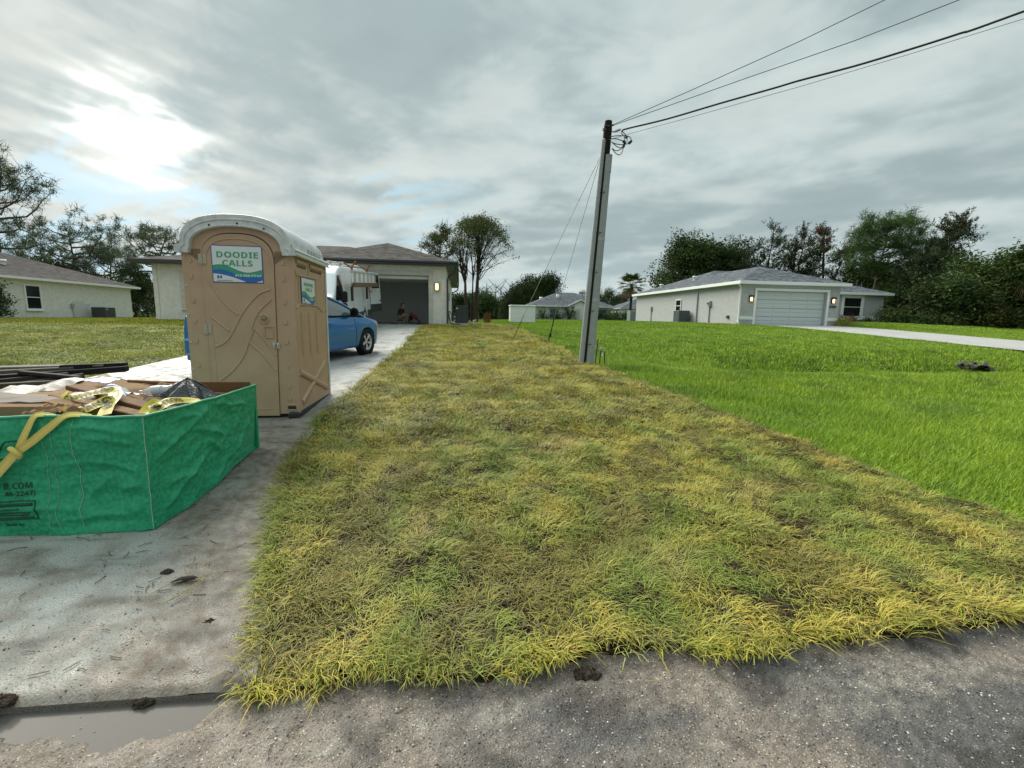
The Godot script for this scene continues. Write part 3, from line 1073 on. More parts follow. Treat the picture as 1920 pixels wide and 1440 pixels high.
	for p in [Vector3(20.5, 5.15, -38.6), Vector3(19.4, 4.72, -42.8)]:
		var v := MB.new()
		v.lathe([Vector2(0.0, 0.25), Vector2(0.17, 0.22), Vector2(0.2, 0.12), Vector2(0.12, 0.1), Vector2(0.12, -0.2)], 14, Transform3D(Basis(), p))
		wob("roof_vent", v, M.white_paint, t)
	wob("downspout", pipe([Vector3(17.98, 4.0, -28.05), Vector3(17.98, 3.85, -28.05), Vector3(18.15, 3.72, -28.15), Vector3(18.3, 3.6, -28.34), Vector3(18.3, 1.55, -28.34), Vector3(18.15, 1.42, -28.2)], 0.055), M.white_paint, t)
	wob("downspout", pipe([Vector3(18.29, 3.9, -33.8), Vector3(18.29, 1.35, -33.8)], 0.05), M.stucco_grey, t)
	var mb := MB.new()
	mb.box(Vector3(18.27, 2.75, -32.0), Vector3(0.16, 0.42, 0.32), 0.02)
	mb.lathe([Vector2(0.0, 0.1), Vector2(0.09, 0.08), Vector2(0.1, 0.0)], 14, Transform3D(rot(Vector3(0, 0, 1), 90), Vector3(18.19, 2.8, -32.0)))
	mb.tube([Vector3(18.3, 2.55, -32.0), Vector3(18.3, 1.3, -32.0)], 0.04)
	wob("meter_box", mb, M.grey_metal, t)
	var mb2 := MB.new()
	mb2.box(Vector3(18.28, 2.6, -42.3), Vector3(0.14, 0.4, 0.3), 0.02)
	mb2.tube([Vector3(18.3, 2.4, -42.3), Vector3(18.3, 1.3, -42.3)], 0.035)
	wob("cable_box", mb2, M.grey_metal, t)
	wob("outlet_box", bx(Vector3(18.3, 1.8, -29.6), Vector3(0.1, 0.2, 0.22), 0.02), M.dark_trim, t)
	window(t, Vector3(18.35, 2.72, -36.9), -PI / 2, 0.9, 1.0, M.white_paint, M.white_paint, 0.04)
	window(t, Vector3(33.2, 2.9, -35.6), 0.0, 1.65, 1.6, M.white_paint, M.white_paint, 0.22)
	for x in [19.02, 24.93]:
		wall_lamp(t, Vector3(x, 2.98, -28.3), 0.24, 0.36, 0.0, 0.02)
		wob("lamp_cap", bx(Vector3(x, 3.15, -28.2), Vector3(0.28, 0.12, 0.2), 0.02), M.black_metal, t)
	var tx := obj("house_number", text("3309", 0.17, 0.02, "Droid Serif"), M.black_metal, t)
	place(tx, Transform3D(Basis(), Vector3(24.96, 2.58, -28.285)), t)
	var ac := ac_unit(Vector3(17.75, HS(17.7, -35.1) + 0.0, -35.1), Vector3(0.92, 0.95, 0.92), -PI / 2, mat(0.15, 0.17, 0.185, 0.5), "grey air conditioner unit below the side window of the grey house", false)

	ac_unit(Vector3(18.8, HS(18.8, -48.3), -48.3), Vector3(0.9, 1.15, 0.9), 0.0, mat(0.36, 0.44, 0.44, 0.5), "pale blue-grey air conditioner unit at the rear corner of the grey house", false)

func houses_far() -> void:
	var zf := -74.0
	var t := thing("house", "small cream house with grey hip roof seen behind the utility pole", "house", Vector3(18.5, 1.1, zf))
	var cream: Material = M.stucco_white
	var y0 := 0.9
	var top := 3.45
	var yc := (top + y0) * 0.5
	wob("wall", bx(Vector3(18.5, yc, zf - 5.5), Vector3(13.4, top - y0, 10.0)), cream, t)
	wob("wall", bx(Vector3(19.6, yc, zf + 0.1), Vector3(3.6, top - y0, 1.4)), cream, t)
	var gb := MB.new()
	gb.prism(PackedVector2Array([Vector2(-1.8, 0), Vector2(1.8, 0), Vector2(0, 0.95)]), 0.2, Transform3D(Basis(), Vector3(19.6, top, zf + 0.75)))
	wob("gable", gb, cream, t)
	var r := MB.new()
	hip(r, 11.2, 25.9, zf + 0.1, zf - 11.5, 3.6, 0.42)
	wob("roof", r, M.roof_grey, t)
	var r2 := MB.new()
	for s in [-1, 1]:
		var a := Vector3(19.6 + s * 2.2, 3.5, zf + 1.0)
		var b := Vector3(19.6 + s * 2.2, 3.5, zf - 4.0)
		var c := Vector3(19.6, 4.62, zf - 4.0)
		var d := Vector3(19.6, 4.62, zf + 1.0)
		if s > 0:
			roof_face(r2, a, b, c, d)
		else:
			roof_face(r2, b, a, d, c)
	wob("roof", r2, M.roof_grey, t)
	var rk := MB.new()
	for s in [-1, 1]:
		rk.bar(Vector3(19.6 + s * 2.2, 3.46, zf + 1.02), Vector3(19.6, 4.58, zf + 1.02), 0.06, 0.18)
	wob("rake_board", rk, M.white_paint, t)
	wob("fascia", eave_band(11.2, 25.9, zf + 0.1, zf - 11.5, 3.6, 0.18), M.white_paint, t)
	var teal := mat(0.05, 0.13, 0.13, 0.1)
	window(t, Vector3(15.5, 2.35, zf - 0.5), 0.0, 1.5, 1.6, M.white_paint, M.stucco_grey, 0.15, teal)
	window(t, Vector3(23.6, 2.35, zf - 0.5), 0.0, 1.8, 1.6, M.white_paint, M.stucco_grey, 0.15, teal)
	wob("front_door", bx(Vector3(19.1, 2.05, zf + 0.82), Vector3(0.95, 2.05, 0.06)), M.stucco_trim, t)
	wob("wall_lamp", bx(Vector3(18.4, 2.7, zf + 0.85), Vector3(0.18, 0.3, 0.12), 0.02), M.black_metal, t)
	wob("garage_window", bx(Vector3(12.1, 2.6, zf - 0.46), Vector3(0.35, 1.3, 0.08), 0.01), M.stucco_grey_dark, t)
	for p in [Vector3(16.7, 5.2, zf - 3.4), Vector3(13.9, 4.75, zf - 4.0)]:
		var v := MB.new()
		v.lathe([Vector2(0.0, 0.4), Vector2(0.25, 0.36), Vector2(0.28, 0.1), Vector2(0.18, -0.3)], 12, Transform3D(Basis(), p))
		wob("roof_vent", v, M.white_paint, t)
	var b := thing("house", "low house with brown roof half hidden behind the white slatted enclosure", "house", Vector3(13.0, 1.1, -100.0))
	wob("wall", bx(Vector3(14.0, 2.0, -105.0), Vector3(9.4, 2.2, 9.0)), cream, b)
	wob("garage_door", bx(Vector3(13.2, 1.9, -100.45), Vector3(3.0, 1.8, 0.1)), M.white_paint, b)
	var br := MB.new()
	hip(br, 8.8, 19.4, -100.0, -110.5, 3.0, 0.36)
	wob("roof", br, M.roof_brown, b)
	wob("fascia", eave_band(8.8, 19.4, -100.0, -110.5, 3.0, 0.2), M.white_paint, b)
	var w := thing("house", "white house with grey roof glimpsed behind the palm", "house", Vector3(32.0, 1.2, -86.0))
	wob("wall", bx(Vector3(37.0, 2.4, -91.0), Vector3(11.0, 2.8, 9.0)), M.white_paint, w)
	var wr := MB.new()
	hip(wr, 31.0, 43.0, -86.0, -96.0, 3.8, 0.4)
	wob("roof", wr, M.roof_grey, w)
	wob("fascia", eave_band(31.0, 43.0, -86.0, -96.0, 3.8, 0.2), M.stucco_grey, w)
	wob("window", bx(Vector3(33.2, 2.4, -86.45), Vector3(1.0, 1.3, 0.1)), M.glass, w)

# ---------------------------------------------------------------- trees
func leaf_tmpl(n: int, rad: float, size: float, flat := 0.75) -> Array:   # loose ball of leaves
	var m := MB.new()
	for i in n:
		var p := Vector3(rng.randfn(), rng.randfn() * flat, rng.randfn()) * rad * 0.5
		var a := Vector3(rng.randfn(), rng.randfn() * 0.6, rng.randfn()).normalized()
		var b := a.cross(Vector3(rng.randfn(), rng.randfn(), rng.randfn())).normalized()
		var s := size * rng.randf_range(0.6, 1.3)
		m.tri(p - b * s * 0.3, p + b * s * 0.3, p + a * s)
		if i % 2 == 0:
			m.tri(p + b * s * 0.3, p - b * s * 0.3, p - a * s * 0.6)
	return [m.v, m.n]

func needle_tmpl(n: int, length: float, w: float) -> Array:   # a brush of needles round a twig end
	var m := MB.new()
	for i in n:
		var a := Vector3(rng.randfn(), rng.randfn() * 0.8 + 0.35, rng.randfn()).normalized()
		var p := Vector3(rng.randfn(), rng.randfn(), rng.randfn()) * length * 0.22
		var b := a.cross(Vector3(rng.randfn(), rng.randfn(), rng.randfn())).normalized()
		var s := length * rng.randf_range(0.6, 1.15)
		m.tri(p - b * w, p + b * w, p + a * s)
	return [m.v, m.n]

func spray_tmpl(n: int, length: float, w: float) -> Array:   # feathery pointed spray, along +y
	var m := MB.new()
	for i in n:
		var t := rng.randf()
		var p := Vector3(rng.randfn() * 0.05, t, rng.randfn() * 0.05) * length
		var a := Vector3(rng.randfn(), 0.9, rng.randfn()).normalized()
		var b := a.cross(Vector3(rng.randfn(), rng.randfn(), rng.randfn())).normalized()
		var s := length * (0.42 - 0.25 * t) * rng.randf_range(0.6, 1.2)
		m.tri(p - b * w, p + b * w, p + a * s)
	return [m.v, m.n]

func rand_basis() -> Basis:
	return Basis(Vector3.UP, rng.randf() * TAU) * Basis(Vector3(1, 0, 0), rng.randf_range(-0.5, 0.5)) * Basis(Vector3(0, 0, 1), rng.randf_range(-0.5, 0.5))

func vary(c: Color, k := 0.28) -> Color:
	var f := rng.randf_range(1.0 - k, 1.0 + k)
	return Color(c.r * f * rng.randf_range(0.9, 1.12), c.g * f, c.b * f * rng.randf_range(0.85, 1.1))

func curve3(a: Vector3, c: Vector3, b: Vector3, n: int, wob_ := 0.0) -> Array:
	var out: Array = []
	for i in n + 1:
		var t := float(i) / n
		var p := a.lerp(c, t).lerp(c.lerp(b, t), t)
		if i > 0 and i < n:
			p += Vector3(rng.randfn(), rng.randfn(), rng.randfn()) * wob_
		out.append(p)
	return out

func taper(r0: float, r1: float, n: int) -> Array:
	var out: Array = []
	for i in n + 1:
		out.append(lerpf(r0, r1, pow(float(i) / n, 0.8)))
	return out

var T := {}

func tree_root(called: String, label: String, cat: String, at: Vector3, group: String) -> Node3D:
	return thing(called, label, cat, Vector3(at.x, HS(at.x, at.z) - 0.06, at.z), 0.0, group)

func finish_tree(t: Node3D, w: MB, l: MB, bark: Material) -> void:
	obj("trunk", w, bark, t)
	if l.v.size():
		var c := obj("crown", l, M.leaf, t)
		c.set_meta("kind", "stuff")

func pine(at: Vector3, h: float, spread: float, crown0: float, sd: int, col: Color, label: String, group: String, n_limb := 22, lean := 0.0, dens := 1.0) -> void:
	rng.seed = sd
	var t := tree_root("pine_tree", label, "tree", at, group)
	var w := MB.new()
	var l := MB.new()
	var tr := curve3(Vector3.ZERO, Vector3(rng.randfn() * 0.3 + lean * 0.3, h * 0.5, rng.randfn() * 0.3), Vector3(lean + rng.randfn() * 0.3, h * 0.96, rng.randfn() * 0.4), 9, 0.05)
	w.tube(tr, taper(h * 0.017 + 0.04, 0.04, 9), 8)
	for i in n_limb:
		var f := (i + rng.randf()) / n_limb
		var u := lerpf(crown0, 0.98, f)
		var k := u * 9.0
		var o: Vector3 = tr[int(k)].lerp(tr[mini(int(k) + 1, 9)], k - int(k))
		var az := i * 2.4 + rng.randf_range(-0.5, 0.5)
		var prof := sin(clampf(0.22 + 0.72 * f, 0, 1) * PI) * 0.85 + 0.2
		var len_ := spread * prof * rng.randf_range(0.65, 1.1)
		var dir := Vector3(cos(az), 0, sin(az))
		var e := o + dir * len_ + Vector3.UP * len_ * (0.25 + 0.55 * f)
		var c := o + dir * len_ * 0.6 + Vector3.UP * len_ * 0.02
		var pts := curve3(o, c, e, 5, len_ * 0.03)
		w.tube(pts, taper(0.035 + len_ * 0.018, 0.014, 5), 5, false)
		var nb := int((3 + len_ * 1.9) * dens)
		for j in nb:
			var q := rng.randf_range(0.45, 1.0)
			var b: Vector3 = pts[int(q * 4.99)].lerp(pts[int(q * 4.99) + 1], fmod(q * 4.99, 1.0))
			var tip := b + Vector3(rng.randfn() * 0.36, 0.12 + absf(rng.randfn()) * 0.28, rng.randfn() * 0.36) * (0.6 + len_ * 0.28)
			w.tube([b, tip], [0.014, 0.007], 4, false)
			for s in 2:
				var tm: Array = T.needle[rng.randi() % 3]
				var pos := tip + Vector3(rng.randfn(), rng.randfn() * 0.6, rng.randfn()) * 0.22
				l.put(Transform3D(rand_basis() * rng.randf_range(0.75, 1.25), pos), tm[0], tm[1], vary(col))
	finish_tree(t, w, l, M.bark_pale)

func leafy(at: Vector3, h: float, w_: float, low: float, sd: int, col: Color, label: String, group: String, lobes := 14, per := 22, called := "broadleaf_tree") -> void:
	rng.seed = sd
	var t := tree_root(called, label, "tree", at, group)
	var w := MB.new()
	var l := MB.new()
	var fork := Vector3(rng.randfn() * 0.2, h * maxf(low * 0.8, 0.12), rng.randfn() * 0.2)
	w.tube(curve3(Vector3.ZERO, fork * 0.5 + Vector3(0.1, 0, 0), fork, 3), taper(0.05 + h * 0.022, 0.03 + h * 0.014, 3), 8)
	for i in lobes:
		var az := i * 2.4 + rng.randf_range(-0.4, 0.4)
		var f := (i + 0.5) / lobes
		var yy := lerpf(low, 0.93, pow(f, 0.75)) * h
		var env := sqrt(maxf(0.05, 1.0 - pow((yy / h - 0.45) / 0.58, 2.0)))
		var rr := w_ * 0.5 * env * sqrt(rng.randf_range(0.1, 1.0)) * 0.85
		var c := Vector3(cos(az) * rr, yy, sin(az) * rr)
		var br := curve3(fork, fork.lerp(c, 0.5) + Vector3(0, -0.06 * h, 0), c, 4, 0.06)
		w.tube(br, taper(0.02 + h * 0.007, 0.02, 4), 5, false)
		var lr := w_ * rng.randf_range(0.13, 0.22)
		var tone := vary(col, 0.2)
		for j in per:
			var d := Vector3(rng.randfn(), rng.randfn() * 0.75, rng.randfn()).normalized() * lr * pow(rng.randf(), 0.45) * 1.15
			var tm: Array = T.leaf[rng.randi() % 3]
			l.put(Transform3D(rand_basis() * rng.randf_range(0.6, 1.15) * clampf(w_ / 6.0, 0.55, 1.3), c + d), tm[0], tm[1], vary(tone, 0.22))
	finish_tree(t, w, l, M.bark)

func cedar(at: Vector3, h: float, w_: float, sd: int, col: Color, tipc: Color, label: String, group: String, n := 60) -> void:
	rng.seed = sd
	var t := tree_root("cedar_tree", label, "tree", at, group)
	var w := MB.new()
	var l := MB.new()
	var tops: Array = []
	for k in 3:
		tops.append(Vector3(rng.randfn() * w_ * 0.22, h * (1.0 - 0.12 * k), rng.randfn() * w_ * 0.2))
	for tp in tops:
		w.tube(curve3(Vector3(0, 0, 0), Vector3(tp.x * 0.2, h * 0.4, tp.z * 0.2), tp, 6, 0.05), taper(0.04 + h * 0.016, 0.03, 6), 6)
	for i in n:
		var f := pow(rng.randf(), 0.9)
		var tp: Vector3 = tops[rng.randi() % 3]
		var o := tp * Vector3(f, f, f)
		o.y = maxf(o.y, 0.08 * h)
		var az := rng.randf() * TAU
		var rr := w_ * 0.5 * (sin((0.12 + 0.85 * (1.0 - f)) * PI * 0.62)) * rng.randf_range(0.5, 1.08)
		var e := o + Vector3(cos(az) * rr, rr * rng.randf_range(0.15, 0.6), sin(az) * rr)
		var pts := curve3(o, o.lerp(e, 0.6) - Vector3(0, rr * 0.12, 0), e, 4, 0.03)
		w.tube(pts, taper(0.03, 0.012, 4), 4, false)
		for j in 9:
			var q := rng.randf_range(0.25, 1.0)
			var b: Vector3 = pts[int(q * 3.99)].lerp(pts[int(q * 3.99) + 1], fmod(q * 3.99, 1.0))
			var tm: Array = T.spray[rng.randi() % 3]
			var bs := Basis(Vector3.UP, rng.randf() * TAU) * Basis(Vector3(1, 0, 0), rng.randf_range(0.2, 1.25))
			var cc := tipc if rng.randf() < 0.5 * ss(0.72, 1.0, f) else col
			l.put(Transform3D(bs * rng.randf_range(0.7, 1.3), b), tm[0], tm[1], vary(cc))
	finish_tree(t, w, l, M.bark)

func bush(at: Vector3, w_: float, h: float, sd: int, col: Color, label: String, group: String, n := 50, sc := 0.5, called := "shrub") -> void:
	rng.seed = sd
	var t := tree_root(called, label, "shrub", at, group)
	var w := MB.new()
	var l := MB.new()
	for i in 7:
		var a := rng.randf() * TAU
		w.tube([Vector3.ZERO, Vector3(cos(a) * w_ * 0.12, h * 0.35, sin(a) * w_ * 0.12), Vector3(cos(a) * w_ * 0.3, h * 0.7, sin(a) * w_ * 0.3)], [0.03 * h, 0.02 * h, 0.01 * h], 5, false)
	for i in n:
		var d := Vector3(rng.randfn(), absf(rng.randfn()), rng.randfn()).normalized() * pow(rng.randf(), 0.4)
		var p := Vector3(d.x * w_ * 0.5, 0.1 * h + d.y * h * 0.85 * (0.85 + 0.2 * N(d.x * 3.0 + sd, d.z * 3.0, 1.0)), d.z * w_ * 0.5)
		var tm: Array = T.leaf[rng.randi() % 3]
		l.put(Transform3D(rand_basis() * rng.randf_range(0.7, 1.2) * sc, p), tm[0], tm[1], vary(col))
	obj("stem", w, M.bark, t)
	var c := obj("foliage", l, M.leaf, t)
	c.set_meta("kind", "stuff")

func palm(at: Vector3, h: float, crown: float, sd: int, label: String, dead := 10) -> void:
	rng.seed = sd
	var t := tree_root("palm_tree", label, "tree", at, "palms")
	var w := MB.new()
	w.tube(curve3(Vector3.ZERO, Vector3(0.1, h * 0.5, 0), Vector3(0, h, 0.1), 10, 0.02), [0.26, 0.22, 0.2, 0.19, 0.2, 0.19, 0.2, 0.21, 0.23, 0.27, 0.2], 10)
	obj("trunk", w, M.bark, t)
	for i in 26 + dead:
		var old := i >= 26
		var m := MB.new()
		var az := i * 2.4
		var el := rng.randf_range(-0.9, -0.4) if old else lerpf(-0.45, 1.25, float(i % 26) / 26.0)
		var d := Vector3(cos(az) * cos(el), sin(el), sin(az) * cos(el))
		var o := Vector3(0, h, 0)
		var e := o + d * crown * 0.5
		m.col = Color(0.2, 0.14, 0.07) if old else vary(Color(0.07, 0.10, 0.03), 0.25)
		m.tube([o, e], [0.03, 0.02], 4, false)
		var side := d.cross(Vector3.UP).normalized()
		var upn := side.cross(d).normalized()
		for k in 22:
			var a := lerpf(-1.5, 1.5, k / 21.0)
			var q := (d * cos(a) + side * sin(a)).normalized()
			var ln := crown * 0.55 * (0.65 + 0.35 * cos(a)) * rng.randf_range(0.85, 1.1)
			var b := q.cross(upn).normalized() * 0.045
			var mid := e + q * ln * 0.55
			var tip := e + q * ln - Vector3.UP * ln * (0.55 if old else 0.3)
			m.tri(e - b * 0.4, e + b * 0.4, mid + b)
			m.tri(e - b * 0.4, mid + b, mid - b)
			m.tri(mid - b, mid + b, tip)
		obj("dead_frond" if old else "frond", m, M.leaf, t)

func snag(at: Vector3, h: float, sd: int, label: String) -> void:
	rng.seed = sd
	var t := tree_root("bare_tree", label, "tree", at, "bare thin trees far behind")
	var w := MB.new()
	var tr := curve3(Vector3.ZERO, Vector3(rng.randfn() * 0.4, h * 0.5, 0), Vector3(rng.randfn() * 0.6, h, 0), 7, 0.08)
	w.tube(tr, taper(0.16, 0.04, 7), 5)
	for i in 16:
		var o: Vector3 = tr[2 + i % 5]
		var a := rng.randf() * TAU
		var e := o + Vector3(cos(a), rng.randf_range(0.5, 1.1), sin(a)) * rng.randf_range(0.8, 2.2)
		w.tube([o, e], [0.06, 0.025], 4, false)
	obj("trunk", w, M.bark_pale, t)

func umbrella_tree(at: Vector3) -> void:   # the tall open-crowned tree beside the new house
	rng.seed = 77
	var t := tree_root("tall_tree", "tall slender tree with an open dome of sparse foliage beside the new house", "tree", at, "")
	var w := MB.new()
	var l := MB.new()
	var stems := [curve3(Vector3(0.5, 0, 0), Vector3(0.55, 3.0, 0), Vector3(0.75, 5.6, 0), 6, 0.03), curve3(Vector3(-0.35, 0, 0.2), Vector3(-0.3, 2.6, 0.2), Vector3(-1.0, 5.4, 0.1), 6, 0.03), curve3(Vector3(0.1, 0, -0.3), Vector3(0.15, 2.0, -0.2), Vector3(0.2, 4.4, -0.3), 6, 0.03)]
	w.tube(stems[0], taper(0.25, 0.11, 6), 9)
	w.tube(stems[1], taper(0.19, 0.08, 6), 8)
	w.tube(stems[2], taper(0.12, 0.05, 6), 8)
	var o := Vector3(0.6, 6.2, 0)
	for i in 84:
		var az := i * 2.4
		var f := (i + 0.5) / 84.0
		var el := lerpf(-0.15, 1.5, pow(f, 0.7))
		var rr := 3.1 * rng.randf_range(0.86, 1.04)
		var e := o + Vector3(cos(az) * cos(el) * rr * 1.08, sin(el) * rr * 0.95 + 0.15, sin(az) * cos(el) * rr)
		var st: Array = stems[0] if e.x > 0.2 else stems[1]
		if i % 9 == 0:
			st = stems[2]
		var b: Vector3 = st[4 + rng.randi() % 3]
		var dirc := b.lerp(e, 0.5) + Vector3(0, -0.25 if el < 0.6 else 0.1, 0) - (e - o) * Vector3(0.12, 0, 0.12)
		var pts := curve3(b, dirc, e, 6, 0.05)
		w.tube(pts, taper(0.045, 0.010, 6), 4, false)
		for k in 3:
			var q: Vector3 = pts[3 + k]
			var tip := q + Vector3(rng.randfn(), rng.randf_range(0.1, 0.9), rng.randfn()) * 0.35
			w.tube([q, tip], [0.014, 0.006], 3, false)
			if rng.randf() < 0.10 + 0.6 * ss(0.0, 0.9, el) * (1.0 if e.x > -0.8 else 0.35):
				var tm: Array = T.leaf[rng.randi() % 3]
				l.put(Transform3D(rand_basis() * rng.randf_range(0.3, 0.5), tip), tm[0], tm[1], vary(Color(0.11, 0.14, 0.055)))
		for k in int(4.0 * ss(-0.1, 1.0, el)) + 1:
			if e.x < -0.9 and rng.randf() < 0.6:
				continue
			var tm: Array = T.leaf[rng.randi() % 3]
			l.put(Transform3D(rand_basis() * rng.randf_range(0.35, 0.62), e + Vector3(rng.randfn(), rng.randfn() * 0.6, rng.randfn()) * 0.25), tm[0], tm[1], vary(Color(0.11, 0.14, 0.055)))
	finish_tree(t, w, l, M.bark)

func at_px(a: float, dist: float) -> Vector3:   # a spot at that bearing (degrees right of the lots' axis) and distance
	return Vector3(sin(deg_to_rad(a)) * dist, 0, -cos(deg_to_rad(a)) * dist)

func trees() -> void:
	rng.seed = 12
	T.leaf = [leaf_tmpl(58, 0.95, 0.22), leaf_tmpl(54, 1.0, 0.2), leaf_tmpl(46, 0.85, 0.25)]
	T.needle = [needle_tmpl(34, 0.62, 0.022), needle_tmpl(30, 0.7, 0.02), needle_tmpl(26, 0.55, 0.026)]
	T.spray = [spray_tmpl(26, 1.0, 0.035), spray_tmpl(22, 1.2, 0.03), spray_tmpl(24, 0.9, 0.04)]
	var pg := Color(0.10, 0.13, 0.075)
	var dk := Color(0.052, 0.08, 0.03)
	var gl := "pines behind the left house"
	pine(at_px(-41.0, 55), 11.6, 4.0, 0.30, 101, pg, "tallest dark pine, at the far left behind the white house", gl, 26, 1.0, 0.65)
	pine(at_px(-36.6, 66), 8.9, 4.6, 0.38, 102, pg, "broad flat-topped pine right of the tallest one, above the white house roof", gl, 19, 0.0, 0.55)
	pine(at_px(-38.8, 66), 6.4, 3.4, 0.25, 103, pg, "low pine filling the gap between the two larger pines at left", gl, 12, 0.0, 0.5)
	pine(at_px(-34.3, 70), 7.3, 3.4, 0.3, 104, pg, "small slender pine just left of the leaning pine behind the houses", gl, 20)
	pine(at_px(-30.9, 52), 7.4, 3.6, 0.5, 105, pg, "leaning pine with spreading crown beside the portable toilet roof", gl, 17, 0.6, 0.62)
	leafy(at_px(-32.9, 52), 4.2, 3.4, 0.05, 106, dk, "dark undergrowth tree in the gap between the left house and the new house", "undergrowth at left", 12, 20, "undergrowth_tree")
	leafy(at_px(-31.9, 56), 3.6, 3.0, 0.05, 107, dk, "lower dark undergrowth tree beside the left wing of the new house", "undergrowth at left", 10, 18, "undergrowth_tree")
	leafy(at_px(-38.1, 68), 4.9, 6.5, 0.1, 117, dk, "dark bushy tree behind the roof of the left house", "undergrowth at left", 12, 18, "undergrowth_tree")
	umbrella_tree(Vector3(1.07, 0, -44))
	pine(Vector3(-2.3, 0, -46), 8.7, 1.7, 0.6, 108, Color(0.075, 0.10, 0.035), "small pine top showing above the garage roof corner", "", 12, 0.4)
	var mid := "trees far behind the lawns"
	leafy(at_px(2.6, 70), 3.8, 6.0, 0.05, 109, dk, "dark bushy tree directly behind the tall slender tree", mid, 14, 20)
	leafy(at_px(0.2, 62), 3.0, 5.0, 0.05, 119, dk, "low dark tree close to the new house's rear corner", mid, 12, 18)
	leafy(at_px(6.4, 86), 5.8, 5.0, 0.1, 110, Color(0.04, 0.055, 0.022), "loose grey-green tree left of the round-topped trees", mid, 12, 16)
	leafy(at_px(8.0, 92), 6.6, 7.0, 0.06, 111, dk, "dark round-topped tree behind the brown-roofed house", mid, 18, 24)
	leafy(at_px(10.2, 96), 8.9, 9.0, 0.06, 112, Color(0.034, 0.056, 0.02), "largest round-topped dark tree left of the cream house's ridge", mid, 22, 24)
	leafy(at_px(5.2, 100), 3.6, 8.0, 0.02, 120, dk, "low dark thicket tree beyond the wooden stakes", mid, 12, 18)
	leafy(at_px(17.7, 105), 6.4, 6.5, 0.1, 113, dk, "dark spreading tree to the right of the utility pole", mid, 14, 18)
	leafy(at_px(19.9, 110), 6.2, 6.0, 0.1, 114, Color(0.05, 0.065, 0.03), "paler tree between the utility pole and the palm", mid, 12, 16)
	leafy(at_px(15.4, 110), 6.8, 4.0, 0.1, 121, dk, "small tree top peeping over the cream house's ridge", mid, 10, 14)
	for i in 5:
		snag(at_px([3.4, 4.3, 5.0, 6.2, 7.3][i], 84.0 + i * 3.0), [6.0, 6.8, 6.4, 7.6, 6.4][i], 130 + i, ["leftmost thin bare tree beside the tall slender tree", "second thin bare tree, slightly taller than the first", "third thin bare tree, middle of the five", "tallest thin bare tree, fourth of the five", "last thin bare tree, nearest the round-topped trees"][i])
	palm(Vector3(26.8, 0, -70), 5.6, 2.6, 140, "cabbage palm standing beyond the rear corner of the grey house", 4)
	bush(Vector3(24.6, 0, -68), 4.4, 2.0, 141, dk, "dark clipped shrub at the foot of the palm", "", 60, 0.6)
	bush(Vector3(25.6, 0, -80), 5.0, 4.0, 142, Color(0.04, 0.06, 0.025), "loose shrub behind the palm, right of the cream house", "", 60, 0.7)
	var fh := "shrubs along the cream house"
	bush(Vector3(13.3, 0, -72.5), 2.1, 2.3, 143, dk, "rounded shrub left of the cream house's teal window", fh, 36, 0.5)
	bush(Vector3(15.6, 0, -72.3), 2.0, 2.0, 144, dk, "shrub directly under the cream house's left teal window", fh, 36, 0.5)
	bush(Vector3(17.6, 0, -72.4), 2.3, 3.0, 145, dk, "tallest shrub, between the teal window and the front door of the cream house", fh, 42, 0.5)
	bush(Vector3(22.3, 0, -72.4), 2.4, 2.0, 146, dk, "shrub just right of the utility pole against the cream house", fh, 40, 0.5)
	bush(Vector3(24.2, 0, -72.2), 2.6, 1.9, 147, Color(0.05, 0.065, 0.025), "low brown-green shrub at the cream house's right corner", fh, 40, 0.5)
	var rt := "trees behind the grey house"
	leafy(at_px(27.6, 66), 10.4, 9.0, 0.15, 150, dk, "large dark oak left of centre behind the grey house roof", rt, 26, 24)
	leafy(at_px(31.2, 68), 9.8, 8.0, 0.15, 151, dk, "dark oak filling in right of the large oak behind the grey house", rt, 22, 22)
	cedar(at_px(35.0, 64), 10.7, 6.5, 152, Color(0.055, 0.08, 0.045), Color(0.09, 0.08, 0.045), "feathery dark tree with pointed tops behind the grey roof ridge", rt, 80)
	cedar(at_px(37.7, 66), 10.9, 6.5, 153, Color(0.052, 0.074, 0.04), Color(0.09, 0.075, 0.045), "second feathery dark tree, between the pointed one and the red-tipped one", rt, 80)
	cedar(at_px(40.5, 62), 10.0, 6.0, 154, Color(0.05, 0.068, 0.036), Color(0.16, 0.075, 0.045), "dark feathery tree with reddish tips behind the garage roof", rt, 80)
	pine(at_px(44.5, 58), 9.7, 3.6, 0.42, 155, Color(0.07, 0.125, 0.04), "bright green round-crowned pine above the right end of the grey house", rt, 26, 0.4, 1.5)
	leafy(at_px(44.6, 62), 6.0, 6.5, 0.05, 156, Color(0.06, 0.1, 0.032), "bushy green tree under the round-crowned pine", rt, 18, 22)
	cedar(at_px(49.0, 54), 8.2, 6.5, 157, Color(0.048, 0.072, 0.036), Color(0.08, 0.085, 0.04), "wide dark cedar with ragged top right of the grey house", rt, 110)
	leafy(at_px(47.4, 56), 4.2, 5.5, 0.03, 158, dk, "dark thicket tree at the foot of the wide cedar", rt, 18, 22)
	leafy(at_px(52.6, 50), 5.0, 5.4, 0.03, 159, Color(0.06, 0.1, 0.03), "leafy tree with open top at the lawn's right edge", rt, 22, 24)
	leafy(at_px(54.3, 53), 3.7, 6.0, 0.03, 160, dk, "dark leafy tree before the palm at the far right", rt, 16, 22)
	leafy(at_px(50.6, 48), 3.2, 5.5, 0.02, 161, dk, "low dark thicket under the open-topped leafy tree", rt, 16, 20)
	leafy(at_px(56.6, 50), 3.6, 6.0, 0.02, 163, Color(0.045, 0.06, 0.022), "thicket tree at the right margin of the lawn", rt, 14, 20)
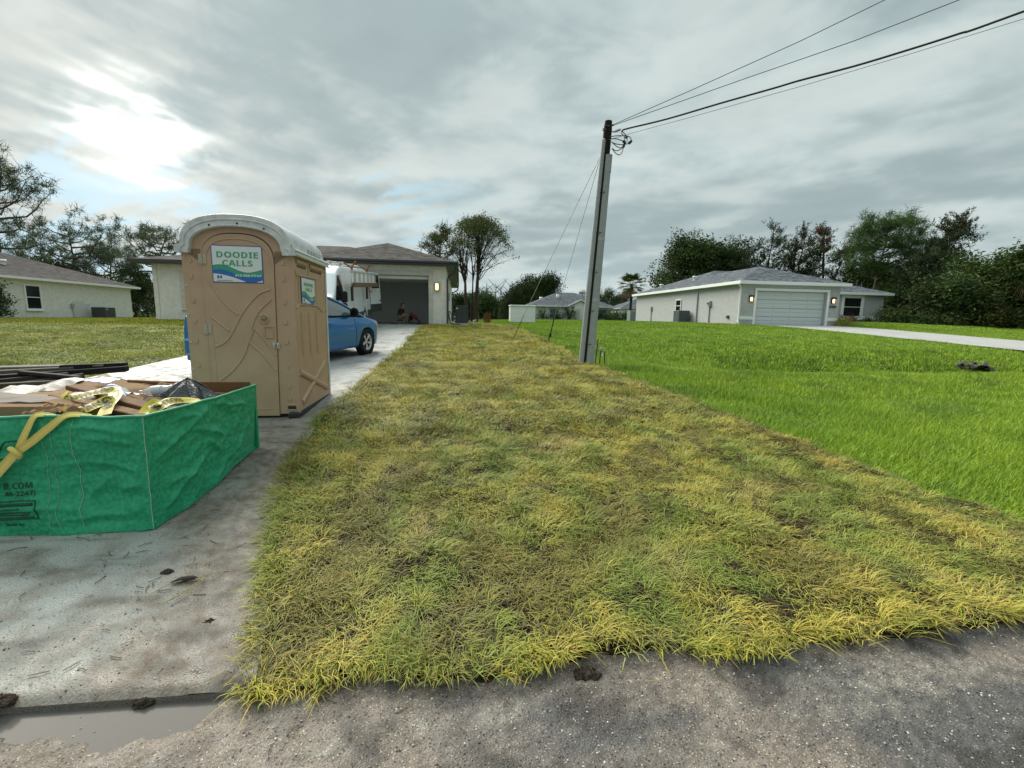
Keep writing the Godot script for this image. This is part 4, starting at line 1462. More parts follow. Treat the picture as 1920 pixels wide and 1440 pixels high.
	palm(at_px(54.9, 49), 4.2, 2.2, 162, "palm with fan leaves at the far right edge of the trees", 6)
	var ug := "undergrowth along the right tree line"
	for i in 8:
		bush(at_px(46.6 + 1.45 * i, 47.5 + 1.2 * sin(i * 2.1)), 3.4, 1.3 + 0.4 * sin(i * 1.7), 170 + i, [dk, Color(0.05, 0.06, 0.02)][i % 2], ["shrub at the lawn edge nearest the grey house's right corner", "undergrowth shrub below the round-crowned pine at the lawn edge", "brownish undergrowth shrub below the dark thicket tree", "undergrowth shrub straight below the wide ragged cedar", "undergrowth shrub between the ragged cedar and the open-topped tree", "undergrowth shrub below the open-topped leafy tree", "undergrowth shrub left of the far right palm's foot", "undergrowth shrub at the extreme right end of the tree line"][i], ug, 60, 0.62)
	var gp := "plants along the grey house"
	bush(Vector3(25.6, 0, -27.9), 1.3, 0.65, 180, Color(0.33, 0.33, 0.09), "yellow-green croton clump beside the garage of the grey house", gp, 34, 0.26)
	bush(Vector3(30.5, 0, -34.9), 1.2, 0.75, 181, Color(0.07, 0.05, 0.03), "leftmost small dark plant under the front window of the grey house", gp, 26, 0.26)
	bush(Vector3(32.0, 0, -34.7), 1.6, 0.95, 182, Color(0.10, 0.035, 0.035), "dark reddish plant under the front window of the grey house", gp, 30, 0.28)
	bush(Vector3(34.1, 0, -34.9), 0.9, 0.6, 183, Color(0.08, 0.03, 0.03), "smallest dark plant right of the reddish one by the grey house", gp, 22, 0.24)
	bush(Vector3(36.5, 0, -34.8), 1.5, 0.7, 184, Color(0.24, 0.22, 0.05), "yellowish plant at the right corner of the grey house", gp, 28, 0.28)
	bush(Vector3(-23.2, 0, -26.0), 1.0, 2.3, 185, Color(0.05, 0.075, 0.035), "grey-green shrub at the far left against the white house", "", 50, 0.4)

# ---------------------------------------------------------------- grass
func tuft(n: int, length: float, wid: float, lie: float, spread: float, rad: float, sd: int, seg := 3) -> ArrayMesh:
	rng.seed = sd
	var m := MB.new()
	for i in n:
		var az := rng.randfn() * spread
		var d := Vector3(cos(az), 0, sin(az))
		var tilt := clampf(lie + rng.randfn() * 0.22, 0.02, 1.25)
		var ln := length * rng.randf_range(0.55, 1.2)
		var p := Vector3(rng.randfn(), 0, rng.randfn()) * rad - Vector3(0, 0.008, 0)
		var side := d.cross(Vector3.UP).rotated(Vector3.UP, rng.randfn() * 0.5)
		var k := rng.randf_range(0.72, 1.2)
		var hue := rng.randfn() * 0.10
		var base := Color(k * (1.0 + hue), k, k * (1.0 - 0.5 * hue))
		var kind := rng.randf()
		if kind < 0.16:
			base = Color(k * 1.6, k * 1.25, k * 1.5)   # dry straw
		elif kind < 0.30:
			base = Color(k * 0.55, k * 0.8, k * 0.75)   # still green
		var ang := tilt
		var pts: Array = [p]
		for s in seg:
			p = p + (Vector3.UP * cos(ang) + d * sin(ang)) * ln / seg
			p.y = maxf(p.y, 0.004)
			pts.append(p)
			ang += rng.randf_range(0.1, 0.55) * (0.5 + lie)
		for s in seg:
			var w0 := wid * (1.0 - 0.75 * pow(float(s) / seg, 1.6)) * 0.5
			var w1 := wid * (1.0 - 0.75 * pow(float(s + 1) / seg, 1.6)) * 0.5
			m.col = base
			if s == seg - 1:
				m.tri(pts[s] - side * w0, pts[s] + side * w0, pts[s + 1])
			else:
				m.quad(pts[s] - side * w0, pts[s] + side * w0, pts[s + 1] + side * w1, pts[s + 1] - side * w1)
	return m.mesh()

func field(root: Node3D, called: String, meshes: Array, area: Rect2, cell: float, sd: int, fn: Callable) -> void:
	# jittered grid of tufts; fn(x, z) -> null, or [turn, scale, height factor, colour, lift]
	rng.seed = sd
	var lists: Array = []
	for m in meshes:
		lists.append([[], []])
	var nx := int(area.size.x / cell)
	var nzz := int(area.size.y / cell)
	for j in nzz:
		for i in nx:
			var x := area.position.x + (i + rng.randf()) * cell
			var z := area.position.y + (j + rng.randf()) * cell
			var r = fn.call(x, z)
			if r == null:
				continue
			var k := rng.randi() % meshes.size()
			lists[k][0].append(Transform3D(Basis(Vector3.UP, r[0]).scaled_local(Vector3(r[1], r[1] * r[2], r[1])), Vector3(x, HS(x, z) + r[4], z)))
			lists[k][1].append(r[3])
	for k in meshes.size():
		var mm := MultiMesh.new()
		mm.transform_format = MultiMesh.TRANSFORM_3D
		mm.use_colors = true
		mm.mesh = meshes[k]
		mm.instance_count = lists[k][0].size()
		for i in lists[k][0].size():
			mm.set_instance_transform(i, lists[k][0][i])
			mm.set_instance_color(i, lists[k][1][i])
		var o := MultiMeshInstance3D.new()
		o.multimesh = mm
		o.material_override = M.blade
		o.name = called
		o.set_meta("kind", "stuff")
		root.add_child(o, true)

func stuff_root(called: String, label: String) -> Node3D:
	var o := Node3D.new()
	o.name = called
	o.set_meta("kind", "stuff")
	o.set_meta("label", label)
	o.set_meta("category", "grass")
	add_child(o)
	return o

func sod_color(x: float, z: float) -> Color:
	var green := Color(0.27, 0.34, 0.07)
	var olive := Color(0.43, 0.415, 0.09)
	var gold := Color(0.57, 0.48, 0.10)
	var straw := Color(0.52, 0.43, 0.16)
	var dull := Color(0.26, 0.23, 0.07)
	var far := ss(3.5, 9.0, -z)
	var a := 0.45 + 0.55 * F(x * 2.4, z * 0.4, 0.8) + 0.6 * F(x, z, 0.55) + 0.35 * N(x, z, 2.6) + 0.44 * far - 0.10 * ss(5.0, 2.5, -z)
	a += 0.55 * ss(0.55, 0.1, -z - 1.62) * (0.5 + N(x, 3.0, 1.1))
	var c := lit(green, olive, a * 1.8)
	c = lit(c, gold, (a - 0.52) * 1.9)
	c = lit(c, straw, ss(0.25, 0.6, F(x + 20.0, z, 0.9)) * 0.7)
	c = lit(c, dull, ss(0.05, 0.42, F(x * 1.8 - 31.0, z * 0.9, 0.75)) * (0.8 - 0.3 * far))
	return vary(c, 0.16)

func grass() -> void:
	var sod := stuff_root("sod_grass", "yellowing matted sod grass laid between the driveway and the green lawn")
	var near: Array = []
	var midm: Array = []
	var farm: Array = []
	for k in 4:
		near.append(tuft(11, 0.105, 0.0043, [0.85, 1.05, 0.6, 1.2][k], 0.95, 0.022, 200 + k, 4))
		midm.append(tuft(15, 0.105, 0.0060, [0.85, 1.05, 0.65, 1.15][k], 1.0, 0.036, 210 + k))
		farm.append(tuft(22, 0.095, 0.0085, [0.7, 0.9, 0.6, 0.8][k], 1.2, 0.06, 220 + k, 2))
	var flow := func(x: float, z: float) -> float:
		return 4.5 * F(x, z, 0.9) + 2.2 * N(x, z, 2.6) - 0.5
	var sodf := func(lo: float, hi: float) -> Callable:
		return func(x: float, z: float):
			if z > sod_front(x) - 0.01 or z < lo or z >= hi or x < drive_right(z) + 0.02 or x > sod_right(z) - 0.03:
				return null
			var dn := 0.5 + 0.9 * F(x + 9.0, z, 1.4) + 0.55 * N(x, z, 6.0)
			if dn < rng.randf_range(-0.1, 0.42):
				return null   # bare seams where the earth shows
			var hgt := 0.70 + 0.45 * ss(0.2, 1.1, dn) + 0.22 * N(x, z, 0.9)
			return [flow.call(x, z) + rng.randfn() * 0.75, rng.randf_range(0.8, 1.2), hgt, sod_color(x, z), sod_lift(x, z)]
	var thatch: Array = []
	var thatch2: Array = []
	for k in 3:
		thatch.append(tuft(9, 0.075, 0.0042, 1.25, 3.0, 0.03, 225 + k, 2))
		thatch2.append(tuft(12, 0.09, 0.008, 1.2, 3.0, 0.05, 228 + k, 2))
	var deadf := func(x: float, z: float):
		if z > sod_front(x) - 0.005 or x < drive_right(z) + 0.01 or x > sod_right(z) + 0.04:
			return null
		var c := lit(Color(0.09, 0.07, 0.04), Color(0.34, 0.28, 0.11), 0.5 + 0.8 * F(x + 60.0, z, 1.6) + rng.randfn() * 0.25)
		return [rng.randf() * TAU, rng.randf_range(0.8, 1.2), 0.8, c, sod_lift(x, z) + 0.006]
	field(sod, "thatch", thatch, Rect2(-1.6, -4.6, 6.0, 3.0), 0.05, 307, deadf)
	field(sod, "thatch", thatch2, Rect2(-1.8, -10.0, 6.0, 5.4), 0.09, 308, deadf)
	field(sod, "grass", near, Rect2(-1.6, -4.6, 6.0, 3.0), 0.034, 301, sodf.call(-4.6, 0.0))
	field(sod, "grass", midm, Rect2(-1.8, -10.0, 6.0, 5.4), 0.050, 302, sodf.call(-10.0, -4.6))
	field(sod, "grass", farm, Rect2(-1.8, -21.2, 6.0, 11.2), 0.085, 303, sodf.call(-21.2, -10.0))
	field(sod, "grass", farm, Rect2(0.5, -34.0, 3.0, 12.8), 0.16, 304, func(x: float, z: float):
		if x > sod_right(z):
			return null
		return [rng.randf() * TAU, 1.2, 0.8, sod_color(x, z), 0.0])
	# longer yellow blades hanging over the cut edges
	var fr: Array = []
	for k in 3:
		fr.append(tuft(9, 0.13, 0.0045, [0.8, 1.0, 0.65][k], 0.6, 0.022, 230 + k, 4))
	field(sod, "grass", fr, Rect2(-1.0, -1.92, 5.2, 0.4), 0.034, 305, func(x: float, z: float):
		var e := sod_front(x) - z
		if e < -0.005 or e > 0.10 or x < drive_right(z) + 0.02 or x > 4.2 or N(x, 0.0, 2.2) + 0.5 * N(x, 2.0, 7.0) + 0.4 * rng.randf() < 0.0:
			return null
		var c := lit(Color(0.54, 0.46, 0.075), Color(0.32, 0.32, 0.055), 0.5 + N(x, 7.0, 1.5))
		return [-PI / 2 + rng.randfn() * 0.95, rng.randf_range(0.8, 1.2), 1.0, vary(c, 0.2), sod_lift(x, z) - 0.006])
	field(sod, "grass", fr, Rect2(-1.8, -7.0, 1.3, 5.4), 0.034, 306, func(x: float, z: float):
		var e := x - drive_right(z)
		if z > sod_front(x) or e < 0.0 or e > 0.09:
			return null
		return [PI + rng.randfn() * 0.6, rng.randf_range(0.7, 1.1), 1.1, vary(sod_color(x, z), 0.2), sod_lift(x, z) - 0.01])
	# the old lawn
	var lawn := stuff_root("green_lawn", "bright green upright lawn grass in front of the grey house")
	var g1: Array = []
	var g2: Array = []
	var g3: Array = []
	var g4: Array = []
	for k in 3:
		g1.append(tuft(13, 0.12, 0.0050, 0.28, 3.0, 0.028, 240 + k, 3))
		g2.append(tuft(17, 0.115, 0.0080, 0.3, 3.0, 0.045, 250 + k, 2))
		g3.append(tuft(24, 0.11, 0.015, 0.35, 3.0, 0.09, 260 + k, 2))
		g4.append(tuft(34, 0.11, 0.03, 0.4, 3.0, 0.2, 270 + k, 1))
	var lawnf := func(lo: float, hi: float) -> Callable:
		return func(x: float, z: float):
			if z < lo or z >= hi or x < sod_right(z) + 0.05 + 0.05 * N(z, 5.0, 4.0) + rng.randfn() * 0.07 or is_right_drive(x, z):
				return null
			if x > 18.2 and x < 36.4 and z < -28.2 and z > -46.8 and not (x > 28.6 and z > -35.4):
				return null
			var a := 0.5 + 0.6 * F(x, z, 0.35) + 0.35 * N(x, z, 1.3)
			var c := lit(Color(0.235, 0.365, 0.034), Color(0.37, 0.495, 0.052), a)
			c = lit(c, Color(0.16, 0.24, 0.06), ss(0.05, 0.5, F(x + 50.0, z, 0.8)) * 0.45)
			return [rng.randf() * TAU, rng.randf_range(0.8, 1.15), 0.9 + 0.35 * N(x, z, 0.8), vary(c, 0.13), -0.02]
	field(lawn, "grass", g1, Rect2(2.9, -6.0, 7.0, 4.4), 0.038, 311, lawnf.call(-6.0, 0.0))
	field(lawn, "grass", g2, Rect2(2.7, -11.5, 16.5, 5.5), 0.07, 312, lawnf.call(-11.5, -6.0))
	field(lawn, "grass", g3, Rect2(2.4, -22.0, 33.0, 10.5), 0.135, 313, lawnf.call(-22.0, -11.5))
	field(lawn, "grass", g4, Rect2(1.0, -52.0, 62.0, 30.0), 0.30, 314, lawnf.call(-52.0, -22.0))
	field(lawn, "grass", g4, Rect2(0.0, -74.0, 34.0, 22.0), 0.5, 315, lawnf.call(-74.0, -52.0))
	# rough sod on the far side of the driveway
	var left := stuff_root("left_sod", "yellow-green patchy sod left of the driveway")
	var leftf := func(lo: float, hi: float) -> Callable:
		return func(x: float, z: float):
			if z < lo or z >= hi or x > drive_left(z) - 0.03 or x < -31.0 or (x < -23.4 and z < -20.5) or (x > -15.0 and z < -23.8):
				return null
			if 0.5 + F(x + 4.0, z * 1.6, 0.7) + 0.3 * N(x, z, 3.0) < 0.14:
				return null
			var c := lit(Color(0.28, 0.31, 0.045), Color(0.47, 0.44, 0.07), 0.45 + F(x, z * 1.4, 0.4) + 0.3 * N(x, z, 2.0))
			c = lit(c, Color(0.12, 0.105, 0.045), ss(0.1, 0.45, F(x, z * 2.0, 0.6)) * 0.5)
			return [rng.randf() * TAU, rng.randf_range(0.8, 1.2), 0.85 + 0.3 * N(x, z, 0.7), vary(c, 0.15), -0.02]
	field(left, "grass", farm, Rect2(-24.0, -19.0, 18.2, 13.5), 0.095, 321, leftf.call(-19.0, -5.5))
	field(left, "grass", g4, Rect2(-31.0, -40.0, 25.0, 21.0), 0.26, 322, leftf.call(-40.0, -19.0))

# ---------------------------------------------------------------- portable toilet
func smooth2(pts: Array, per := 6) -> Array:   # Catmull-Rom through the points
	var out: Array = []
	for i in pts.size() - 1:
		var a = pts[maxi(i - 1, 0)]
		var b = pts[i]
		var c = pts[i + 1]
		var d = pts[mini(i + 2, pts.size() - 1)]
		for k in per:
			out.append(b.cubic_interpolate(c, a, d, float(k) / per))
	out.append(pts[-1])
	return out

func ridge(pts: Array, z: float, r: float, h := 0.5) -> MB:   # a moulded bead on a panel facing +z
	var p3: Array = []
	for p in smooth2(pts, 5):
		p3.append(Vector3(p.x, p.y, z))
	var m := MB.new()
	m.tube(p3, r, 8)
	for i in m.v.size():
		m.v[i].z = z + (m.v[i].z - z) * h
	return m

func side_ridge(pts: Array, x: float, r: float, h := 0.5) -> MB:   # the same on a panel facing +x; points are (z, y)
	var p3: Array = []
	for p in pts:
		p3.append(Vector3(x, p.y, p.x))
	var m := MB.new()
	m.tube(p3, r, 8)
	for i in m.v.size():
		m.v[i].x = x + (m.v[i].x - x) * h
	return m

func arch(hw: float, y0: float, peak: float, n := 24, pw := 2.2) -> PackedVector2Array:   # from right to left over the top
	var a := PackedVector2Array()
	for i in n + 1:
		var t := PI * i / n
		var c := cos(t)
		a.append(Vector2(hw * signf(c) * pow(absf(c), 2.0 / pw), y0 + (peak - y0) * pow(maxf(sin(t), 0.0), 2.0 / pw)))
	return a

func poster(parent: Node3D, xf: Transform3D, w: float, h: float, big: bool) -> void:   # the firm's printed sign
	var blue := mat(0.02, 0.13, 0.42, 0.5)
	var white := mat(0.66, 0.69, 0.68, 0.5)
	var green := mat(0.03, 0.33, 0.17, 0.5)
	var navy := mat(0.02, 0.07, 0.2, 0.5)
	var sg := obj("sign", bx(Vector3(0, 0, 0.002), Vector3(w, h, 0.004), 0.001), mat(0.05, 0.09, 0.3, 0.5), parent)
	sg.transform = xf
	var hw := w * 0.5 - 0.010
	var hh := h * 0.5 - 0.010
	obj("ground", bx(Vector3(0, 0, 0.0048), Vector3(hw * 2.0, hh * 2.0, 0.002)), white, sg)
	var wave := func(off: float, u: float) -> float:
		return off + 0.075 * h * sin((u * 1.02 + 0.07) * TAU) - 0.10 * h * u
	var band := func(o1: float, o2: float, z: float, m_: Material, nm: String) -> void:
		var p := PackedVector2Array()
		for i in 25:
			var u := i / 24.0
			p.append(Vector2(lerpf(-hw, hw, u), clampf(wave.call(o1, u), -hh, hh)))
		for i in 25:
			var u := 1.0 - i / 24.0
			p.append(Vector2(lerpf(-hw, hw, u), clampf(wave.call(o2, u), -hh, hh) - 0.0001))
		var m := MB.new()
		m.prism(p, 0.0, Transform3D(Basis(), Vector3(0, 0, z)))
		obj(nm, m, m_, sg)
	band.call(-0.075 * h, -0.11 * h, 0.0064, navy, "wave_line")
	band.call(-0.09 * h, -0.20 * h, 0.0068, green, "green_wave")
	band.call(-0.19 * h, -0.62 * h, 0.0066, blue, "blue_wave")
	var sw := MB.new()
	var p := PackedVector2Array([Vector2(-hw, -hh)])
	for i in 17:
		var u := i / 16.0
		p.append(Vector2(lerpf(-hw, hw * 0.32, u), lerpf(-0.26 * h, -hh, pow(u, 1.7)) + 0.0))
	sw.prism(p, 0.0, Transform3D(Basis(), Vector3(0, 0, 0.0072)))
	sw.tri(Vector3(hw * 0.72, -hh, 0.0072), Vector3(hw, -hh, 0.0072), Vector3(hw, -hh + 0.05 * h, 0.0072))
	obj("white_sweep", sw, white, sg)
	var put := func(s: String, cap: float, x: float, y: float, m_: Material, sp: float, z := 0.0078) -> void:
		var t := obj("lettering", text(s, cap, 0.0012), m_, sg)
		t.position = Vector3(x, y, z)
		t.scale = Vector3(sp, 1, 1)
	var cp := 0.155 * h if big else 0.125 * h
	var sp := 0.98 if big else 0.82
	put.call("DOODIE", cp, 0.01 * w, 0.245 * h, green, sp * w / (cp * 6.3))
	put.call("CALLS", cp, 0.0, 0.245 * h - cp * 1.42, green, sp * w / (cp * 6.5))
	put.call("813-800-POOP", 0.062 * h, 0.21 * w, -0.30 * h, white, 1.2 if big else 0.9)
	put.call("www.doodiecalls.com", 0.022 * h, -0.26 * w, -0.44 * h, navy, 1.2)
	var dots := MB.new()
	for s in [-1, 1]:
		dots.box(Vector3(-0.36 * w + s * 0.014, -0.35 * h, 0.0076), Vector3(0.018, 0.03, 0.001))
	obj("printed_mark", dots, navy, sg)

func toilet() -> void:
	var t := thing("portable_toilet", "tan portable toilet with white domed roof standing on the driveway", "portable toilet", Vector3(-2.365, 0.275, -5.32), 0.012)
	var tan: Material = M.plastic_tan
	var D := 1.24
	# skid
	for s in [-1, 1]:
		obj("skid", bx(Vector3(s * 0.50, 0.035, -D * 0.5 + 0.01), Vector3(0.12, 0.07, D + 0.10), 0.015), M.skid, t)
	obj("floor_pan", bx(Vector3(0, 0.075, -D * 0.5), Vector3(1.06, 0.05, D - 0.04), 0.01), M.skid, t)
	# front wall round the door
	var fw := MB.new()
	for s in [-1, 1]:
		fw.prism(PackedVector2Array([Vector2(s * 0.345, 0.05), Vector2(s * 0.555, 0.05), Vector2(s * 0.56, 1.84), Vector2(s * 0.372, 1.84)]), 0.05)
	var inner := arch(0.372, 1.70, 2.02, 24, 2.6)
	var outer := arch(0.56, 1.838, 2.12, 24, 2.3)
	for i in 24:
		var q := PackedVector2Array([inner[i], outer[i], outer[i + 1], inner[i + 1]])
		fw.prism(q, 0.05)
	obj("front_wall", fw, tan, t)
	obj("door_gap", bx(Vector3(0, 0.95, -0.045), Vector3(0.9, 1.9, 0.02)), M.skid, t)
	# door
	var dp := PackedVector2Array([Vector2(-0.337, 0.03), Vector2(0.338, 0.03)])
	for p in arch(0.364, 1.70, 2.008, 24, 2.6):
		dp.append(p)
	var dm := MB.new()
	dm.prism(dp, 0.035, Transform3D(Basis(), Vector3(0, 0, 0.012)))
	var door := obj("door", dm, tan, t)
	var Z := 0.012
	var curves := [
		[Vector2(-0.281, 0.807), Vector2(-0.168, 0.870), Vector2(-0.075, 1.014), Vector2(0.001, 1.156), Vector2(0.093, 1.28), Vector2(0.199, 1.387), Vector2(0.315, 1.434)],
		[Vector2(-0.265, 0.429), Vector2(-0.122, 0.548), Vector2(-0.011, 0.693), Vector2(0.049, 0.837), Vector2(0.092, 0.998), Vector2(0.132, 1.105), Vector2(0.197, 1.212), Vector2(0.318, 1.329)],
		[Vector2(-0.296, 1.512), Vector2(-0.202, 1.343), Vector2(-0.126, 1.241), Vector2(-0.032, 1.155)],
		[Vector2(-0.3, 1.124), Vector2(-0.206, 1.047), Vector2(-0.127, 0.977)],
		[Vector2(0.127, 1.017), Vector2(0.237, 0.876), Vector2(0.335, 0.714)],
		[Vector2(0.127, 1.017), Vector2(0.09, 0.93), Vector2(0.076, 0.85), Vector2(0.195, 0.731), Vector2(0.333, 0.541)]]
	for c in curves:
		obj("moulded_ridge", ridge(c, Z, 0.013, 0.75), tan, door)
	var rim: Array = []
	for p in arch(0.325, 1.68, 1.955, 24, 2.6):
		rim.append(p)
	obj("moulded_ridge", ridge(rim, Z, 0.01, 0.6), tan, door)
	obj("moulded_ridge", ridge([Vector2(-0.30, 1.05), Vector2(-0.29, 0.13)], Z, 0.006, 0.6), tan, door)
	obj("moulded_ridge", ridge([Vector2(-0.26, 0.105), Vector2(0.29, 0.105)], Z, 0.006, 0.6), tan, door)
	var dial := MB.new()
	var face := Transform3D(rot(Vector3.RIGHT, 90), Vector3(0.234, 1.116, Z))
	dial.lathe([Vector2(0.0, 0.008), Vector2(0.042, 0.008), Vector2(0.052, 0.014), Vector2(0.06, 0.0)], 28, face)
	dial.lathe([Vector2(0.0, 0.03), Vector2(0.014, 0.03), Vector2(0.018, 0.006)], 16, face)
	var lk := obj("lock_dial", dial, tan, door)
	var gi := MB.new()
	for k in 6:
		var a0 := -0.5 + 0.2 * k
		var a1 := a0 + 0.2
		gi.quad(Vector3(0.234 + 0.026 * cos(a0), 1.116 + 0.026 * sin(a0), Z + 0.0105), Vector3(0.234 + 0.04 * cos(a0), 1.116 + 0.04 * sin(a0), Z + 0.0105), Vector3(0.234 + 0.04 * cos(a1), 1.116 + 0.04 * sin(a1), Z + 0.0105), Vector3(0.234 + 0.026 * cos(a1), 1.116 + 0.026 * sin(a1), Z + 0.0105))
	obj("green_indicator", gi, mat(0.02, 0.3, 0.12, 0.5), lk)
	var fr := MB.new()
	fr.box(Vector3(0.277, 1.03, Z + 0.004), Vector3(0.10, 0.012, 0.012), 0.004)
	fr.box(Vector3(0.277, 0.91, Z + 0.004), Vector3(0.10, 0.012, 0.012), 0.004)
	for s in [-1, 1]:
		fr.box(Vector3(0.277 + s * 0.046, 0.97, Z + 0.004), Vector3(0.012, 0.11, 0.012), 0.004)
	obj("door_pull", fr, tan, door)
	var la := MB.new()
	for s in [-1, 1]:
		la.box(Vector3(0.345 + s * 0.022, 0.823, Z + 0.008), Vector3(0.028, 0.065, 0.010), 0.004)
		la.box(Vector3(0.345 + s * 0.022, 0.823, Z + 0.018), Vector3(0.012, 0.03, 0.012), 0.004)
	obj("latch", la, M.steel, door)
	for y in [1.739, 0.995]:
		var hg := MB.new()
		hg.box(Vector3(-0.35, y, Z + 0.004), Vector3(0.08, 0.10, 0.006), 0.003)
		hg.tube([Vector3(-0.352, y - 0.06, Z + 0.012), Vector3(-0.352, y + 0.06, Z + 0.012)], 0.007, 8)
		obj("hinge", hg, mat(0.42, 0.36, 0.29, 0.4), t)
	poster(door, Transform3D(Basis(), Vector3(-0.002, 1.692, Z)), 0.515, 0.392, true)
	# stiles: small moulded steps and bolt heads
	var st := MB.new()
	for y in [1.72, 1.55, 1.30, 1.08, 0.86, 0.60, 0.36, 0.22]:
		st.box(Vector3(0.455, y, 0.004), Vector3(0.035, 0.05, 0.010), 0.004)
		st.box(Vector3(-0.475, y, 0.004), Vector3(0.03, 0.05, 0.010), 0.004)
	obj("stile_step", st, tan, t)
	var bolts := MB.new()
	for y in [1.75, 1.45, 1.15, 0.85, 0.55, 0.25]:
		bolts.lathe([Vector2(0, 0.008), Vector2(0.01, 0.006), Vector2(0.012, 0.0)], 8, Transform3D(rot(Vector3.RIGHT, 90), Vector3(-0.538, y, 0.0)))
	for i in 7:
		bolts.lathe([Vector2(0, 0.008), Vector2(0.009, 0.006), Vector2(0.011, 0.0)], 8, Transform3D(rot(Vector3(0, 0, 1), -90), Vector3(0.567, 0.25 + 0.25 * i, -D + 0.03)))
	obj("bolt_head", bolts, M.steel, t)
	var sl := MB.new()
	sl.box(Vector3(0.475, 0.12, 0.002), Vector3(0.09, 0.035, 0.006), 0.003)
	obj("hand_slot", sl, M.skid, t)
	obj("slot_rim", ridge([Vector2(0.425, 0.12), Vector2(0.43, 0.145), Vector2(0.475, 0.15), Vector2(0.52, 0.145), Vector2(0.525, 0.12), Vector2(0.52, 0.095), Vector2(0.475, 0.09), Vector2(0.43, 0.095), Vector2(0.425, 0.12)], 0.0, 0.008, 0.8), tan, t)
	# side and rear walls
	for s in [-1, 1]:
		obj("side_wall", bx(Vector3(s * 0.538, 0.96, -D * 0.5 - 0.025), Vector3(0.04, 1.78, D - 0.06), 0.006), tan, t)
	obj("rear_wall", bx(Vector3(0, 0.98, -D + 0.01), Vector3(1.10, 1.86, 0.05), 0.01), tan, t)
	obj("rear_trim", bx(Vector3(0.566, 0.98, -D - 0.005), Vector3(0.02, 1.84, 0.035), 0.006), M.plastic_white, t)
	var X := 0.558
	for i in 3:
		obj("side_rib", side_ridge([Vector2(-0.20 - 0.28 * i, 1.19), Vector2(-0.215 - 0.28 * i, 0.69)], X, 0.03, 0.6), tan, t)
	for q in [[Vector2(-1.06, 0.53), Vector2(-0.10, 0.16)], [Vector2(-0.06, 0.52), Vector2(-1.14, 0.18)]]:
		obj("cross_brace", side_ridge(q, X, 0.045, 0.45), tan, t)
	for q in [[Vector2(-0.09, 1.76), Vector2(-0.46, 1.755)], [Vector2(-0.56, 1.755), Vector2(-1.1, 1.75)]]:
		obj("side_ledge", side_ridge(q, X, 0.028, 0.7), tan, t)
		obj("vent_slot", bx(Vector3(X + 0.001, q[0].y - 0.05, (q[0].x + q[1].x) * 0.5), Vector3(0.006, 0.025, absf(q[0].x - q[1].x) - 0.06)), mat(0.10, 0.065, 0.04, 0.8), t)
	for q in [[Vector2(-0.51, 1.80), Vector2(-0.50, 1.62)], [Vector2(-0.04, 1.66), Vector2(-0.15, 1.55), Vector2(-0.15, 1.28)], [Vector2(-1.12, 1.70), Vector2(-0.82, 1.60), Vector2(-0.82, 1.28)], [Vector2(-0.04, 1.24), Vector2(-0.15, 1.285), Vector2(-0.82, 1.285), Vector2(-1.08, 1.21)], [Vector2(-0.15, 1.61), Vector2(-0.82, 1.62)]]:
		obj("side_edge", side_ridge(q, X, 0.014, 0.8), tan, t)
	poster(t, Transform3D(Basis(Vector3.UP, PI / 2), Vector3(X + 0.006, 1.445, -0.47)), 0.50, 0.31, false)
	# roof: a white moulded barrel with a stepped rim
	var W: Material = M.plastic_white
	var prof := func(k: float) -> PackedVector2Array:
		var a := PackedVector2Array()
		a.append(Vector2(0.605, 1.80))
		a.append(Vector2(0.602, 1.865))
		a.append(Vector2(0.575, 1.885))
		for p in arch(0.545, 1.885, 2.205, 26, 2.5):
			a.append(Vector2(p.x, 1.885 + (p.y - 1.885) * k))
		a.append(Vector2(-0.575, 1.885))
		a.append(Vector2(-0.602, 1.865))
		a.append(Vector2(-0.605, 1.80))
		return a
	var rows: Array = []
	for e in [[0.045, 0.985], [0.035, 1.0], [-0.1, 1.0], [-0.4, 1.0], [-0.8, 0.99], [-D + 0.05, 0.97], [-D - 0.01, 0.9], [-D - 0.035, 0.55], [-D - 0.04, 0.05]]:
		var line := PackedVector3Array()
		for p in prof.call(e[1]):
			line.append(Vector3(p.x, p.y, e[0]))
		rows.append(line)
	var rm := MB.new()
	rm.grid(rows)
	var roof := obj("roof", rm, W, t)
	var fb := MB.new()
	var o2: PackedVector2Array = prof.call(0.985)
	var i2 := PackedVector2Array([Vector2(0.47, 1.795)])
	i2.append(Vector2(0.465, 1.80))
	i2.append(Vector2(0.46, 1.83))
	for p in arch(0.455, 1.84, 2.075, 26, 2.3):
		i2.append(p)
	i2.append(Vector2(-0.46, 1.83))
	i2.append(Vector2(-0.465, 1.80))
	i2.append(Vector2(-0.47, 1.795))
	for i in o2.size() - 1:
		fb.prism(PackedVector2Array([i2[i], o2[i], o2[i + 1], i2[i + 1]]), 0.06, Transform3D(Basis(), Vector3(0, 0, 0.045)))
	obj("front_band", fb, W, roof)
	for r_ in [[0.58, 0.009], [0.10, 0.010]]:
		var path: Array = []
		for i in o2.size():
			var p: Vector2 = i2[i].lerp(o2[i], r_[0])
			path.append(Vector3(p.x, p.y, 0.046))
		var m := MB.new()
		m.tube(path, r_[1], 6)
		obj("band_step", m, W, roof)
	for s in [-1, 1]:
		for y in [1.815, 1.858]:
			obj("eave_step", bx(Vector3(s * 0.602, y, -D * 0.5), Vector3(0.022, 0.022, D + 0.08), 0.008), W, roof)
		for k in 5:
			obj("roof_vent", bx(Vector3(s * 0.556, 1.93, -0.62 - 0.11 * k), Vector3(0.02, 0.06, 0.05), 0.008), W, roof)
	var sc := MB.new()
